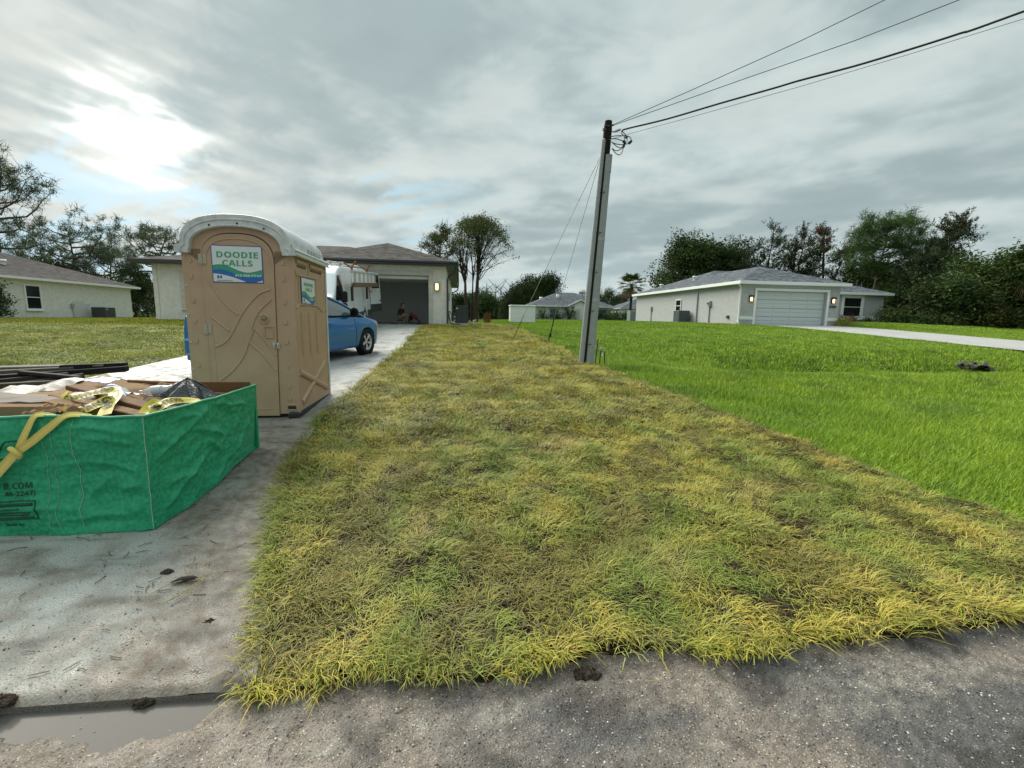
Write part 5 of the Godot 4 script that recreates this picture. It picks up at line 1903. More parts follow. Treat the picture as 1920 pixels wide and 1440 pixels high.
	for a in [0.9, 1.5, 2.1]:
		sc.lathe([Vector2(0, 0.006), Vector2(0.009, 0.005), Vector2(0.011, 0.0)], 8, Transform3D(rot(Vector3.RIGHT, 90), Vector3(0.48 * cos(a), 1.90 + 0.21 * sin(a), 0.05)))
	obj("screw", sc, M.skid, roof)

# ---------------------------------------------------------------- rubbish bag and what lies in it
func creases(list: Array, p: Vector2, w: float) -> float:   # height of sharp folds along the given lines
	var h := 0.0
	for l in list:
		var a := Vector2(l[0], l[1])
		var b := Vector2(l[2], l[3])
		var t := clampf((p - a).dot(b - a) / (b - a).length_squared(), 0.0, 1.0)
		var d := p.distance_to(a.lerp(b, t) + Vector2(0, 0.02 * sin(t * PI)))
		h += 1.9 * l[4] * exp(-d / w) * smoothstep(0.0, 0.25, t) * smoothstep(1.0, 0.7, t)
	return h

const FOLDS_END := [[0.02, 0.40, 0.35, 0.54, 0.016], [0.35, 0.54, 0.80, 0.34, 0.018], [0.30, 0.50, 0.60, 0.66, 0.012], [0.60, 0.66, 0.90, 0.58, 0.012], [0.60, 0.66, 0.42, 0.50, 0.010], [0.60, 0.66, 0.72, 0.70, 0.009], [0.05, 0.06, 0.55, 0.32, 0.016], [0.30, 0.30, 0.50, 0.42, 0.012], [0.50, 0.42, 0.72, 0.22, 0.014], [0.10, 0.24, 0.45, 0.18, 0.010], [0.80, 0.60, 1.20, 0.52, 0.010], [0.95, 0.12, 1.25, 0.40, 0.014], [0.9, 0.30, 1.1, 0.56, 0.008], [1.05, 0.62, 1.22, 0.20, 0.010], [0.2, 0.62, 0.5, 0.60, 0.008], [0.02, 0.55, 0.25, 0.44, 0.010]]
const FOLDS_FRONT := [[0.0, 0.34, 0.34, 0.44, 0.014], [0.02, 0.60, 0.50, 0.64, 0.012], [0.0, 0.52, 0.40, 0.58, 0.012], [0.0, 0.28, 0.20, 0.24, 0.012], [0.36, 0.20, 0.16, 0.38, 0.014], [0.10, 0.10, 0.60, 0.06, 0.010], [0.22, 0.44, 0.75, 0.36, 0.010], [0.55, 0.50, 0.9, 0.30, 0.010], [0.02, 0.18, 0.12, 0.10, 0.010], [0.65, 0.62, 1.0, 0.56, 0.008], [0.3, 0.13, 0.75, 0.16, 0.008]]

func bag_front(u: float, v_: float) -> Vector3:   # u along the front (0 at the near right corner, towards the left), v up
	var x := -1.862 - u
	var y := lerpf(HS(x, -2.87) + 0.030 + 0.012 * N(u, 2.0, 2.5), 0.828 + 0.006 * N(u, 1.0, 3.0), v_)
	var z := -2.868 + 0.07 * sin(v_ * PI) * (0.5 + N(u, v_ * 0.6, 1.1)) + 0.020 * F(u * 0.8 + v_ * 0.7, v_ - u * 0.3, 2.6)
	z += 0.02 * ss(0.12, 0.0, v_) + creases(FOLDS_FRONT, Vector2(u, v_ * 0.7), 0.022)
	z += 0.012 * sin(u * 17.0 + 3.0 * v_) * ss(0.55, 0.0, u) * v_ * (1.0 - v_)
	z = lerpf(-2.868, z, ss(0.0, 0.10, u))
	return Vector3(x, y, z)

func bag_side(u: float, v_: float) -> Vector3:   # u from the near right corner (0) back to the far right corner (1)
	var a := Vector3(-1.862, HS(-1.86, -2.87) + 0.03, -2.868)
	var b := Vector3(-1.852, HS(-1.85, -4.22) + 0.045, -4.22)
	var c := Vector3(-1.862, 0.828, -2.868)
	var d := Vector3(-1.812, 0.812, -4.26)
	var p := a.lerp(b, u).lerp(c.lerp(d, u), v_)
	var x0 := p.x
	p.x += 0.06 * sin(u * PI) * (1.0 - v_) + 0.03 * sin(u * PI) * v_
	p.y += (1.0 - v_) * 0.05 * sin(u * PI) * ss(0.3, 0.9, u)
	p.x += 0.008 * (0.14 - absf(F(u * 2.2 + v_ * 0.8, v_ * 1.3 - u * 0.9, 1.3))) * 4.0 * sin(clampf(u * 1.2, 0, 1) * PI * 0.9 + 0.1)
	p.x += 0.006 * F(u * 1.5, v_ * 1.5, 4.5) + creases(FOLDS_END, Vector2(u * 1.36, v_ * 0.7), 0.022)
	p.x = lerpf(x0, p.x, ss(0.0, 0.08, u))
	return p

func ribbon(pts: Array, nrm: Array, width: float, per := 5) -> MB:   # a flat strap along pts, facing nrm
	var p := smooth2(pts, per)
	var q := smooth2(nrm, per)
	var rows: Array = []
	for i in p.size():
		var f: Vector3 = (p[mini(i + 1, p.size() - 1)] - p[maxi(i - 1, 0)]).normalized()
		var n: Vector3 = q[i].normalized()
		var s := f.cross(n).normalized()
		var line := PackedVector3Array()
		for k in 5:
			line.append(p[i] + s * (k - 2) * width * 0.25 + n * 0.003 * sin(k * 1.57))
		rows.append(line)
	var m := MB.new()
	m.grid(rows)
	return m

func map_text(s: String, cap: float, fn: Callable, bold := true) -> ArrayMesh:   # lettering laid on a curved surface: fn(x, y) -> [point, normal]
	var a: Array = text(s, cap, 0.0, "Droid Sans", bold).get_mesh_arrays()
	var vv: PackedVector3Array = a[Mesh.ARRAY_VERTEX]
	var ix: PackedInt32Array = a[Mesh.ARRAY_INDEX] if a[Mesh.ARRAY_INDEX] != null else PackedInt32Array(range(vv.size()))
	var m := MB.new()
	for i in range(0, ix.size(), 3):
		var q: Array = []
		for k in 3:
			q.append(fn.call(vv[ix[i + k]].x, vv[ix[i + k]].y))
		if (q[1] - q[0]).cross(q[2] - q[0]).length() > 1e-12:
			m.tri(q[0], q[2], q[1])
	return m.mesh()

func tape(label: String, pts: Array, nrm: Array, yellow: Material, s: String, at: float) -> void:
	var t := thing("caution_tape", label, "caution tape", Vector3.ZERO, 0.0, "yellow caution tape in the green bag")
	obj("strip", ribbon(pts, nrm, 0.075, 6), yellow, t)
	var p := smooth2(pts, 6)
	var q := smooth2(nrm, 6)
	var L := [0.0]
	for i in range(1, p.size()):
		L.append(L[-1] + (p[i] - p[i - 1]).length())
	var fn := func(x: float, y: float) -> Vector3:
		var d := clampf(L[-1] * at + x, 0.0, L[-1] - 0.001)
		var i := 0
		while i < L.size() - 2 and L[i + 1] < d:
			i += 1
		var k: float = (d - L[i]) / maxf(L[i + 1] - L[i], 1e-5)
		var f: Vector3 = (p[i + 1] - p[i]).normalized()
		var n: Vector3 = q[i].lerp(q[i + 1], k).normalized()
		var w := f.cross(n).normalized()
		return p[i].lerp(p[i + 1], k) - w * y + n * 0.0055
	obj("lettering", map_text(s, 0.045, fn), M.black_metal, t)

func rubbish_bag() -> void:
	var at := Vector3(-1.862, 0.10, -2.87)
	var t := thing("rubbish_bag", "large open green woven rubbish bag full of building waste at the driveway's near left", "rubbish bag", at)
	var g := mat(0.03, 0.44, 0.225, 0.5, 0.4)
	g.uv1_triplanar = true
	g.uv1_scale = Vector3(1.6, 1.6, 1.6)
	g.albedo_texture = M.t_cloth
	bump(g, noise_tex(17, 0.02, 5, Color(0, 0, 0), Color(1, 1, 1)), 0.4)
	var rows: Array = []
	for j in 65:
		var line := PackedVector3Array()
		for i in 201:
			line.append(bag_front(2.5 * (1.0 - i / 200.0), j / 64.0))
		rows.append(line)
	var fm := MB.new()
	fm.grid(rows)
	var fp := wob("front_panel", fm, g, t)
	rows = []
	for j in 75:
		var line := PackedVector3Array()
		for i in 141:
			line.append(bag_side(i / 140.0, j / 74.0))
		rows.append(line)
	var sm := MB.new()
	sm.grid(rows)
	wob("end_panel", sm, g, t)
	var bk := MB.new()
	bk.box(Vector3(-3.1, 0.48, -4.33), Vector3(2.5, 0.62, 0.03))
	bk.box(Vector3(-4.36, 0.46, -3.6), Vector3(0.03, 0.66, 1.46))
	bk.box(Vector3(-3.1, 0.22, -3.6), Vector3(2.46, 0.03, 1.44))
	wob("back_panel", bk, g, t)
	# hems and seams
	var hem: Array = []
	for i in 60:
		hem.append(bag_front(2.5 * (1.0 - i / 59.0), 1.0) + Vector3(0, 0.004, 0.002))
	for i in range(1, 40):
		hem.append(bag_side(i / 39.0, 1.0) + Vector3(0.002, 0.004, 0))
	wob("hem", pipe(hem, 0.009, 6), mat(0.05, 0.36, 0.2, 0.6), t)
	var pale := mat(0.30, 0.48, 0.38, 0.7)
	var seam: Array = []
	for j in 40:
		seam.append(bag_front(0.010 + 0.002 * N(j * 0.2, 1.0, 1.0), j / 39.0) + Vector3(0.006, 0, 0.004))
	wob("corner_seam", pipe(seam, 0.0022, 5), pale, t)
	for u0 in [0.39, 0.50, 0.545]:
		seam = []
		for j in 30:
			seam.append(bag_front(u0 + 0.015 * N(j * 0.13, u0 * 9.0, 1.0), lerpf(0.06, 0.97, j / 29.0)) + Vector3(0, 0, 0.002))
		wob("seam", pipe(seam, 0.0012 if u0 > 0.4 else 0.002, 4), pale, t)
	# print
	var ink := mat(0.006, 0.05, 0.03, 0.6)
	var on := func(cx: float, cy: float) -> Callable:
		return func(x: float, y: float) -> Vector3:
			var u := -1.862 - (cx + x)
			return bag_front(u, clampf((cy + y - 0.13) / 0.70, 0.0, 1.0)) + Vector3(0, 0, 0.003)
	wob("print", map_text("B.COM", 0.034, on.call(-2.555, 0.435), true), ink, t)
	wob("print", map_text("46-2247)", 0.028, on.call(-2.55, 0.388), true), ink, t)
	wob("print", map_text("Made by:", 0.018, on.call(-2.60, 0.20), true), ink, t)
	var big := MB.new()
	var put: Callable = on.call(0.0, 0.0)
	var zig := [Vector2(-2.72, 0.70), Vector2(-2.655, 0.70), Vector2(-2.62, 0.645), Vector2(-2.585, 0.70), Vector2(-2.515, 0.70), Vector2(-2.56, 0.60), Vector2(-2.63, 0.60), Vector2(-2.655, 0.64)]
	for i in zig.size() - 1:
		var path: Array = []
		for k in 9:
			var p: Vector2 = zig[i].lerp(zig[i + 1], k / 8.0)
			path.append(put.call(p.x, p.y))
		big.tube(path, 0.0035, 5)
	wob("print", big, ink, t)
	var fr := MB.new()
	var lines := [[-2.8, 0.345, -2.475, 0.345, 0.003], [-2.475, 0.345, -2.465, 0.235, 0.003], [-2.465, 0.235, -2.8, 0.235, 0.003], [-2.8, 0.325, -2.49, 0.325, 0.009], [-2.8, 0.295, -2.56, 0.295, 0.003], [-2.8, 0.277, -2.50, 0.277, 0.004], [-2.8, 0.262, -2.51, 0.262, 0.004], [-2.8, 0.247, -2.49, 0.247, 0.004]]
	for l in lines:
		var path: Array = []
		for k in 12:
			path.append(put.call(lerpf(l[0], l[2], k / 11.0), lerpf(l[1], l[3], k / 11.0)))
		fr.tube(path, l[4], 5)
	wob("print", fr, ink, t)
	# yellow lifting straps tied together
	var ym := mat(0.76, 0.60, 0.16, 0.8)
	tri_tex(ym, 10.0)
	bump(ym, M.t_fine, 0.2)
	var st := [
		[[Vector3(-2.36, 0.835, -2.90), Vector3(-2.42, 0.848, -2.855), Vector3(-2.455, 0.78, -2.835), Vector3(-2.49, 0.69, -2.82), Vector3(-2.50, 0.645, -2.81)], [Vector3(0, 1, 0.3), Vector3(-0.1, 0.6, 0.8), Vector3(-0.2, 0.1, 1), Vector3(0, 0, 1), Vector3(0.2, 0, 1)], 0.04],
		[[Vector3(-2.17, 0.832, -2.90), Vector3(-2.26, 0.846, -2.855), Vector3(-2.35, 0.775, -2.835), Vector3(-2.43, 0.70, -2.815), Vector3(-2.50, 0.645, -2.80)], [Vector3(0, 1, 0.3), Vector3(0.1, 0.7, 0.7), Vector3(0.3, 0.3, 0.9), Vector3(0.2, 0, 1), Vector3(0, 0, 1)], 0.042],
		[[Vector3(-2.49, 0.655, -2.795), Vector3(-2.56, 0.57, -2.785), Vector3(-2.66, 0.46, -2.785), Vector3(-2.85, 0.30, -2.79)], [Vector3(0, 0.2, 1), Vector3(0.2, 0.3, 1), Vector3(-0.2, 0.2, 1), Vector3(0, 0.1, 1)], 0.05]]
	for s in st:
		wob("strap", ribbon(s[0], s[1], s[2], 6), ym, t)
	var kn := MB.new()
	kn.tube([Vector3(-2.53, 0.665, -2.80), Vector3(-2.50, 0.66, -2.78), Vector3(-2.475, 0.63, -2.785), Vector3(-2.49, 0.615, -2.80)], 0.014, 8)
	wob("knot", kn, ym, t)
	bag_contents()

func sheet_of(pts: Array, thick: float, bend := 0.0, rough := 0.006) -> MB:   # a warped board or flattened carton from four corners
	var rows: Array = []
	var back: Array = []
	for j in 9:
		var a := PackedVector3Array()
		var b := PackedVector3Array()
		for i in 9:
			var p: Vector3 = pts[0].lerp(pts[1], i / 8.0).lerp(pts[3].lerp(pts[2], i / 8.0), j / 8.0)
			p.y += bend * sin(PI * i / 8.0) * sin(PI * j / 8.0) + rough * N(p.x, p.z, 4.0) + rough * 0.7 * N(p.x, p.z, 13.0)
			a.append(p)
			b.append(p - Vector3(0, thick, 0))
		rows.append(a)
		back.append(b)
	var m := MB.new()
	m.grid(rows)
	var rb: Array = back.duplicate()
	rb.reverse()
	m.grid(rb)
	for k in 8:
		m.quad(back[0][k], back[0][k + 1], rows[0][k + 1], rows[0][k])
		m.quad(rows[8][k], rows[8][k + 1], back[8][k + 1], back[8][k])
		m.quad(back[k + 1][0], back[k][0], rows[k][0], rows[k + 1][0])
		m.quad(rows[k + 1][8], rows[k][8], back[k][8], back[k + 1][8])
	return m

func bag_contents() -> void:
	var card := mat(0.33, 0.215, 0.125, 0.9, 0.2)
	tri_tex(card, 2.2)
	card.albedo_texture = M.t_blotch
	var card2 := mat(0.235, 0.145, 0.08, 0.9, 0.2)
	tri_tex(card2, 2.2)
	card2.albedo_texture = M.t_blotch
	var grey_card := mat(0.17, 0.135, 0.11, 0.8)
	var group := "cardboard in the green bag"
	one("carton", sheet_of([Vector3(-4.3, 0.70, -2.95), Vector3(-1.95, 0.72, -2.95), Vector3(-1.95, 0.74, -4.24), Vector3(-4.3, 0.72, -4.28)], 0.02, 0.04), card2, "broad brown cardboard sheet at the bottom of the rubbish in the green bag", "cardboard", group)
	one("carton", sheet_of([Vector3(-3.25, 0.80, -3.45), Vector3(-2.45, 0.775, -3.25), Vector3(-2.22, 0.79, -3.95), Vector3(-2.95, 0.915, -4.12)], 0.006, 0.02), card, "large tan flattened carton lying highest in the middle of the green bag", "cardboard", group)
	one("carton", sheet_of([Vector3(-2.95, 0.918, -4.115), Vector3(-2.24, 0.798, -3.96), Vector3(-2.15, 0.74, -4.22), Vector3(-2.85, 0.80, -4.27)], 0.006), card, "tan carton flap sloping towards the back rim of the green bag", "cardboard", group)
	# open carton by the front rim
	var b := thing("carton", "brown open carton pressed against the front rim left of the straps' end", "cardboard", Vector3(-2.95, 0.6, -3.1), 0.0, group)
	wob("front", bx(Vector3(-2.96, 0.80, -3.02), Vector3(0.86, 0.13, 0.008)), card, b)
	wob("bottom", bx(Vector3(-2.96, 0.735, -3.25), Vector3(0.84, 0.008, 0.45)), card2, b)
	wob("flap", sheet_of([Vector3(-3.4, 0.866, -3.03), Vector3(-2.55, 0.862, -3.03), Vector3(-2.5, 0.845, -3.2), Vector3(-3.4, 0.85, -3.24)], 0.006), card2, b)
	one("carton", sheet_of([Vector3(-3.3, 0.835, -3.30), Vector3(-2.72, 0.85, -3.26), Vector3(-2.60, 0.865, -3.40), Vector3(-3.3, 0.875, -3.52)], 0.015), grey_card, "dark grey-brown flattened box lying behind the open carton", "cardboard", group)
	one("carton", sheet_of([Vector3(-2.72, 0.852, -3.26), Vector3(-2.56, 0.825, -3.22), Vector3(-2.44, 0.83, -3.36), Vector3(-2.58, 0.868, -3.41)], 0.008), card, "small folded carton flap right of the dark flattened box", "cardboard", group)
	# crumpled paper
	rng.seed = 61
	var rows: Array = []
	for j in 16:
		var line := PackedVector3Array()
		for i in 24:
			var p := Vector3(lerpf(-2.55, -2.25, i / 23.0), 0.80, lerpf(-2.92, -3.16, j / 15.0))
			p.y += 0.05 * absf(N(p.x, p.z, 9.0)) + 0.03 * absf(N(p.x, p.z, 21.0)) + 0.03 * sin(PI * j / 15.0)
			p.z += 0.02 * N(p.x, p.z + 4.0, 12.0)
			line.append(p)
		rows.append(line)
	var cp := MB.new()
	cp.grid(rows)
	one("crumpled_paper", cp, card2, "crumpled brown wrapping paper at the front rim beside the yellow straps", "paper")
	# timber
	var w1 := wood(0.30, 0.17, 0.085)
	var w2 := wood(0.34, 0.20, 0.10)
	var wd := wood(0.16, 0.11, 0.08)
	var blk := wood(0.035, 0.033, 0.032)
	one("plank", _plank(Vector3(-2.80, 0.895, -3.62), Vector3(-1.98, 0.80, -3.2), 0.10, 0.035), w1, "brown wooden plank slanting to the front corner, upper of the two", "plank", "timber in the green bag")
	one("plank", _plank(Vector3(-2.79, 0.855, -3.45), Vector3(-1.925, 0.775, -3.06), 0.09, 0.035), w2, "paler wooden plank slanting to the front corner, lower of the two", "plank", "timber in the green bag")
	one("plank", _plank(Vector3(-2.35, 0.76, -3.0), Vector3(-1.95, 0.785, -3.35), 0.09, 0.03), wd, "short dark board lying crosswise under the two slanting planks", "plank", "timber in the green bag")
	one("plank", _plank(Vector3(-3.05, 0.79, -4.295), Vector3(-1.86, 0.795, -4.25), 0.03, 0.10), w1, "brown board standing on edge along the back rim of the green bag", "plank", "timber in the green bag")
	one("plank", _plank(Vector3(-2.35, 0.70, -4.22), Vector3(-1.88, 0.70, -4.12), 0.03, 0.12), w2, "second board on edge inside the back right corner of the green bag", "plank", "timber in the green bag")
	var gb := "dark weathered timbers on the green bag"
	one("timber", _plank(Vector3(-4.0, 0.76, -3.82), Vector3(-3.14, 0.895, -4.16), 0.10, 0.06), blk, "nearest charred black timber, lying on the left of the heap", "timber", gb)
	one("timber", _plank(Vector3(-4.3, 0.85, -4.02), Vector3(-2.98, 0.935, -4.44), 0.11, 0.05), blk, "longest charred black timber, along the top back of the heap", "timber", gb)
	one("timber", _plank(Vector3(-4.2, 0.90, -4.26), Vector3(-3.35, 0.945, -4.40), 0.14, 0.03), wood(0.20, 0.19, 0.18), "grey weathered board lying flat behind the black timbers", "timber", gb)
	one("timber", _plank(Vector3(-4.3, 0.80, -3.92), Vector3(-3.3, 0.90, -4.22), 0.06, 0.05), wood(0.09, 0.075, 0.065), "thin dark brown timber squeezed between the black ones", "timber", gb)
	one("timber", _plank(Vector3(-3.45, 0.955, -4.36), Vector3(-3.02, 0.965, -4.50), 0.09, 0.04), blk, "short black timber stub topmost at the back of the heap", "timber", gb)
	one("timber", _plank(Vector3(-4.2, 0.83, -3.70), Vector3(-3.22, 0.865, -4.02), 0.07, 0.045), wood(0.14, 0.125, 0.11), "split grey-brown timber with a pale face, lowest at the front of the black ones", "timber", gb)
	one("timber", _plank(Vector3(-3.62, 0.93, -4.18), Vector3(-3.05, 0.905, -4.02), 0.05, 0.03), wood(0.05, 0.045, 0.04), "thin black lath lying askew across the black timbers", "timber", gb)
	one("timber", _plank(Vector3(-4.3, 0.93, -4.42), Vector3(-3.15, 0.965, -4.47), 0.16, 0.02), wood(0.30, 0.29, 0.28), "pale grey board lying flattest, topmost behind the black timbers", "timber", gb)
	var sg := "offcuts on the heap in the green bag"
	one("offcut", _plank(Vector3(-2.60, 0.905, -3.86), Vector3(-2.42, 0.875, -3.98), 0.06, 0.02), w2, "short pale offcut lying on the tan carton near the back rim", "wood offcut", sg)
	one("offcut", sheet_of([Vector3(-2.42, 0.86, -3.84), Vector3(-2.30, 0.83, -3.82), Vector3(-2.26, 0.85, -3.92), Vector3(-2.40, 0.89, -3.94)], 0.006, 0.01, 0.02), card2, "torn brown carton scrap just left of the clear bottle", "cardboard scrap", sg)
	one("offcut", sheet_of([Vector3(-2.86, 0.93, -3.86), Vector3(-2.72, 0.925, -3.80), Vector3(-2.68, 0.935, -3.92), Vector3(-2.84, 0.955, -3.98)], 0.005, 0.015, 0.02), mat(0.40, 0.30, 0.20, 0.9), "light tan torn carton edge at the peak of the big carton", "cardboard scrap", sg)
	one("offcut", sheet_of([Vector3(-2.22, 0.83, -3.38), Vector3(-2.06, 0.81, -3.34), Vector3(-2.04, 0.82, -3.46), Vector3(-2.2, 0.85, -3.50)], 0.006, 0.01, 0.02), wd, "dark brown chip of board between the planks and the black sack", "wood offcut", sg)
	one("plastic_sheet", sheet_of([Vector3(-3.5, 0.80, -3.62), Vector3(-2.95, 0.85, -3.72), Vector3(-2.98, 0.895, -3.98), Vector3(-3.4, 0.85, -3.95)], 0.004, 0.03, 0.03), mat(0.22, 0.20, 0.175, 0.5), "crumpled white plastic sheet beside the black timbers", "plastic sheet")
	one("plastic_sheet", sheet_of([Vector3(-2.74, 0.845, -3.36), Vector3(-2.52, 0.845, -3.30), Vector3(-2.48, 0.868, -3.50), Vector3(-2.70, 0.88, -3.56)], 0.004, 0.02), mat(0.42, 0.34, 0.28, 0.6), "pale torn packing paper under the left caution tape", "plastic sheet")
	# black sack
	var bs := MB.new()
	rows = []
	for j in 20:
		var line := PackedVector3Array()
		var v_ := j / 19.0
		for i in 41:
			var a := -TAU * i / 40
			var r := 0.25 * pow(cos(v_ * PI * 0.5), 0.8) * (1.0 + 0.16 * sin(a * 7.0 + 3.0 * v_) * (0.3 + v_) + 0.10 * N(cos(a), sin(a) + v_, 2.0))
			line.append(Vector3(-2.10 + r * cos(a) * 1.05, 0.64 + 0.30 * v_ + 0.012 * N(a, v_, 3.0), -3.76 + r * sin(a) * 0.85))
		rows.append(line)
	bs.grid(rows)
	var sack := mat(0.025, 0.027, 0.03, 0.28, 0.6)
	bump(sack, noise_tex(18, 0.02, 4, Color(0, 0, 0), Color(1, 1, 1)), 1.0)
	tri_tex(sack, 4.0)
	one("black_sack", bs, sack, "black plastic rubbish sack bulging at the right of the green bag", "rubbish sack")
	# bottle and packaging
	var bt := thing("plastic_bottle", "clear plastic bottle lying on its side left of the black sack", "bottle", Vector3(-2.36, 0.80, -3.74))
	var bm := mat(0.75, 0.8, 0.82, 0.12, 0.6)
	bm.albedo_color.a = 0.45
	bm.transparency = BaseMaterial3D.TRANSPARENCY_ALPHA
	var xf := Transform3D(rot(Vector3(0, 0, 1), -86) * rot(Vector3.UP, 10), Vector3(-2.45, 0.832, -3.76))
	var bo := MB.new()
	bo.lathe([Vector2(0, 0.26), Vector2(0.038, 0.255), Vector2(0.042, 0.24), Vector2(0.036, 0.2), Vector2(0.042, 0.18), Vector2(0.037, 0.15), Vector2(0.042, 0.12), Vector2(0.042, 0.09), Vector2(0.018, 0.03), Vector2(0.014, 0.02), Vector2(0.014, 0.0)], 18, xf)
	wob("bottle", bo, bm, bt)
	var lb := MB.new()
	lb.lathe([Vector2(0.0425, 0.165), Vector2(0.0432, 0.15), Vector2(0.0432, 0.12), Vector2(0.0425, 0.105)], 18, xf)
	wob("paper_label", lb, mat(0.5, 0.52, 0.55, 0.5), bt)
	var pk := thing("packaging", "crumpled white and blue plastic packaging between the planks and the bottle", "packaging", Vector3(-2.65, 0.8, -3.7))
	wob("wrapper", sheet_of([Vector3(-2.66, 0.865, -3.62), Vector3(-2.42, 0.825, -3.54), Vector3(-2.40, 0.835, -3.68), Vector3(-2.70, 0.88, -3.78)], 0.004, 0.03, 0.025), mat(0.30, 0.34, 0.39, 0.3), pk)
	wob("blue_patch", sheet_of([Vector3(-2.79, 0.925, -3.70), Vector3(-2.60, 0.918, -3.66), Vector3(-2.60, 0.92, -3.80), Vector3(-2.76, 0.93, -3.86)], 0.003, 0.03, 0.015), mat(0.03, 0.10, 0.42, 0.35), pk)
	wob("blue_patch", sheet_of([Vector3(-2.58, 0.892, -3.53), Vector3(-2.46, 0.885, -3.50), Vector3(-2.46, 0.89, -3.60), Vector3(-2.57, 0.90, -3.64)], 0.003, 0.02, 0.012), mat(0.04, 0.12, 0.45, 0.35), pk)
	var cup := MB.new()
	cup.lathe([Vector2(0, 0.13), Vector2(0.03, 0.13), Vector2(0.034, 0.11), Vector2(0.034, 0.03), Vector2(0.012, 0.0)], 16, Transform3D(rot(Vector3(0, 0, 1), 75), Vector3(-2.38, 0.835, -3.5)))
	one("white_tub", cup, M.white_paint, "small white tub lying in front of the clear bottle", "tub")
	# caution tape
	var y := mat(0.48, 0.40, 0.015, 0.4)
	tape("yellow caution tape strip draped over the left ends of the planks", [Vector3(-2.72, 0.875, -3.42), Vector3(-2.63, 0.855, -3.32), Vector3(-2.52, 0.885, -3.40), Vector3(-2.42, 0.905, -3.42), Vector3(-2.33, 0.89, -3.34), Vector3(-2.27, 0.85, -3.18), Vector3(-2.24, 0.80, -3.02)], [Vector3(0, 0.6, 0.8), Vector3(-0.2, 0.5, 0.8), Vector3(0, 0.9, 0.4), Vector3(0, 0.8, 0.6), Vector3(0.3, 0.6, 0.7), Vector3(0.3, 0.4, 0.9), Vector3(0.1, 0.3, 1)], y, "CUIDADO  CUIDADO", 0.5)
	tape("short crumpled yellow caution tape at the front rim right of the straps", [Vector3(-2.40, 0.84, -2.99), Vector3(-2.33, 0.83, -2.96), Vector3(-2.27, 0.855, -3.02), Vector3(-2.21, 0.885, -3.10), Vector3(-2.15, 0.82, -2.97)], [Vector3(0, 0.5, 1), Vector3(0.3, 0.5, 0.8), Vector3(-0.2, 0.6, 0.8), Vector3(0.1, 0.5, 0.9), Vector3(0.2, 0.4, 1)], y, "DANGER", 0.55)
	tape("yellow caution tape knotted beside the black sack", [Vector3(-2.02, 0.80, -3.10), Vector3(-1.99, 0.855, -3.18), Vector3(-1.95, 0.83, -3.12), Vector3(-1.92, 0.86, -3.22), Vector3(-1.89, 0.845, -3.34), Vector3(-1.84, 0.835, -3.42)], [Vector3(-0.2, 0.5, 0.8), Vector3(0.2, 0.6, 0.8), Vector3(-0.1, 0.6, 0.8), Vector3(0.2, 0.7, 0.7), Vector3(0.2, 0.8, 0.5), Vector3(0, 1, 0.2)], y, "CAUTION", 0.5)

func _plank(a: Vector3, b: Vector3, w: float, h: float) -> MB:
	var m := MB.new()
	m.bar(a, b, w, h, 0.005)
	return m

# ---------------------------------------------------------------- vehicles
func wheel(parent: Node3D, at: Vector3, r: float, w: float, outward: float, spokes: int) -> void:
	var xf := Transform3D(rot(Vector3(0, 0, 1), -90 * outward), at)
	var ty := MB.new()
	ty.lathe([Vector2(r * 0.66, w * 0.45), Vector2(r * 0.74, w * 0.5), Vector2(r * 0.9, w * 0.5), Vector2(r * 0.985, w * 0.36), Vector2(r, w * 0.1), Vector2(r, -w * 0.3), Vector2(r * 0.95, -w * 0.5), Vector2(r * 0.6, -w * 0.5)], 32, xf)
	var wh := obj("wheel", ty, M.rubber, parent)
	var rim := MB.new()
	rim.lathe([Vector2(r * 0.62, w * 0.16), Vector2(r * 0.64, w * 0.43), Vector2(r * 0.68, w * 0.46), Vector2(r * 0.7, w * 0.42)], 32, xf)
	rim.lathe([Vector2(0, w * 0.36), Vector2(r * 0.12, w * 0.34), Vector2(r * 0.16, w * 0.2)], 16, xf)
	for k in spokes:
		var a := TAU * k / spokes
		for s in [-0.11, 0.11]:
			rim.bar(xf * Vector3(r * 0.1 * cos(a), w * 0.30, r * 0.1 * sin(a)), xf * Vector3(r * 0.65 * cos(a + s), w * 0.36, r * 0.65 * sin(a + s)), r * 0.085, w * 0.12, 0.006, Vector3(outward, 0, 0))
	obj("rim", rim, mat(0.55, 0.56, 0.57, 0.3), wh)
	var br := MB.new()
	br.lathe([Vector2(0, w * 0.05), Vector2(r * 0.6, w * 0.04)], 20, xf)
	obj("brake_disc", br, mat(0.06, 0.06, 0.06, 0.6), wh)

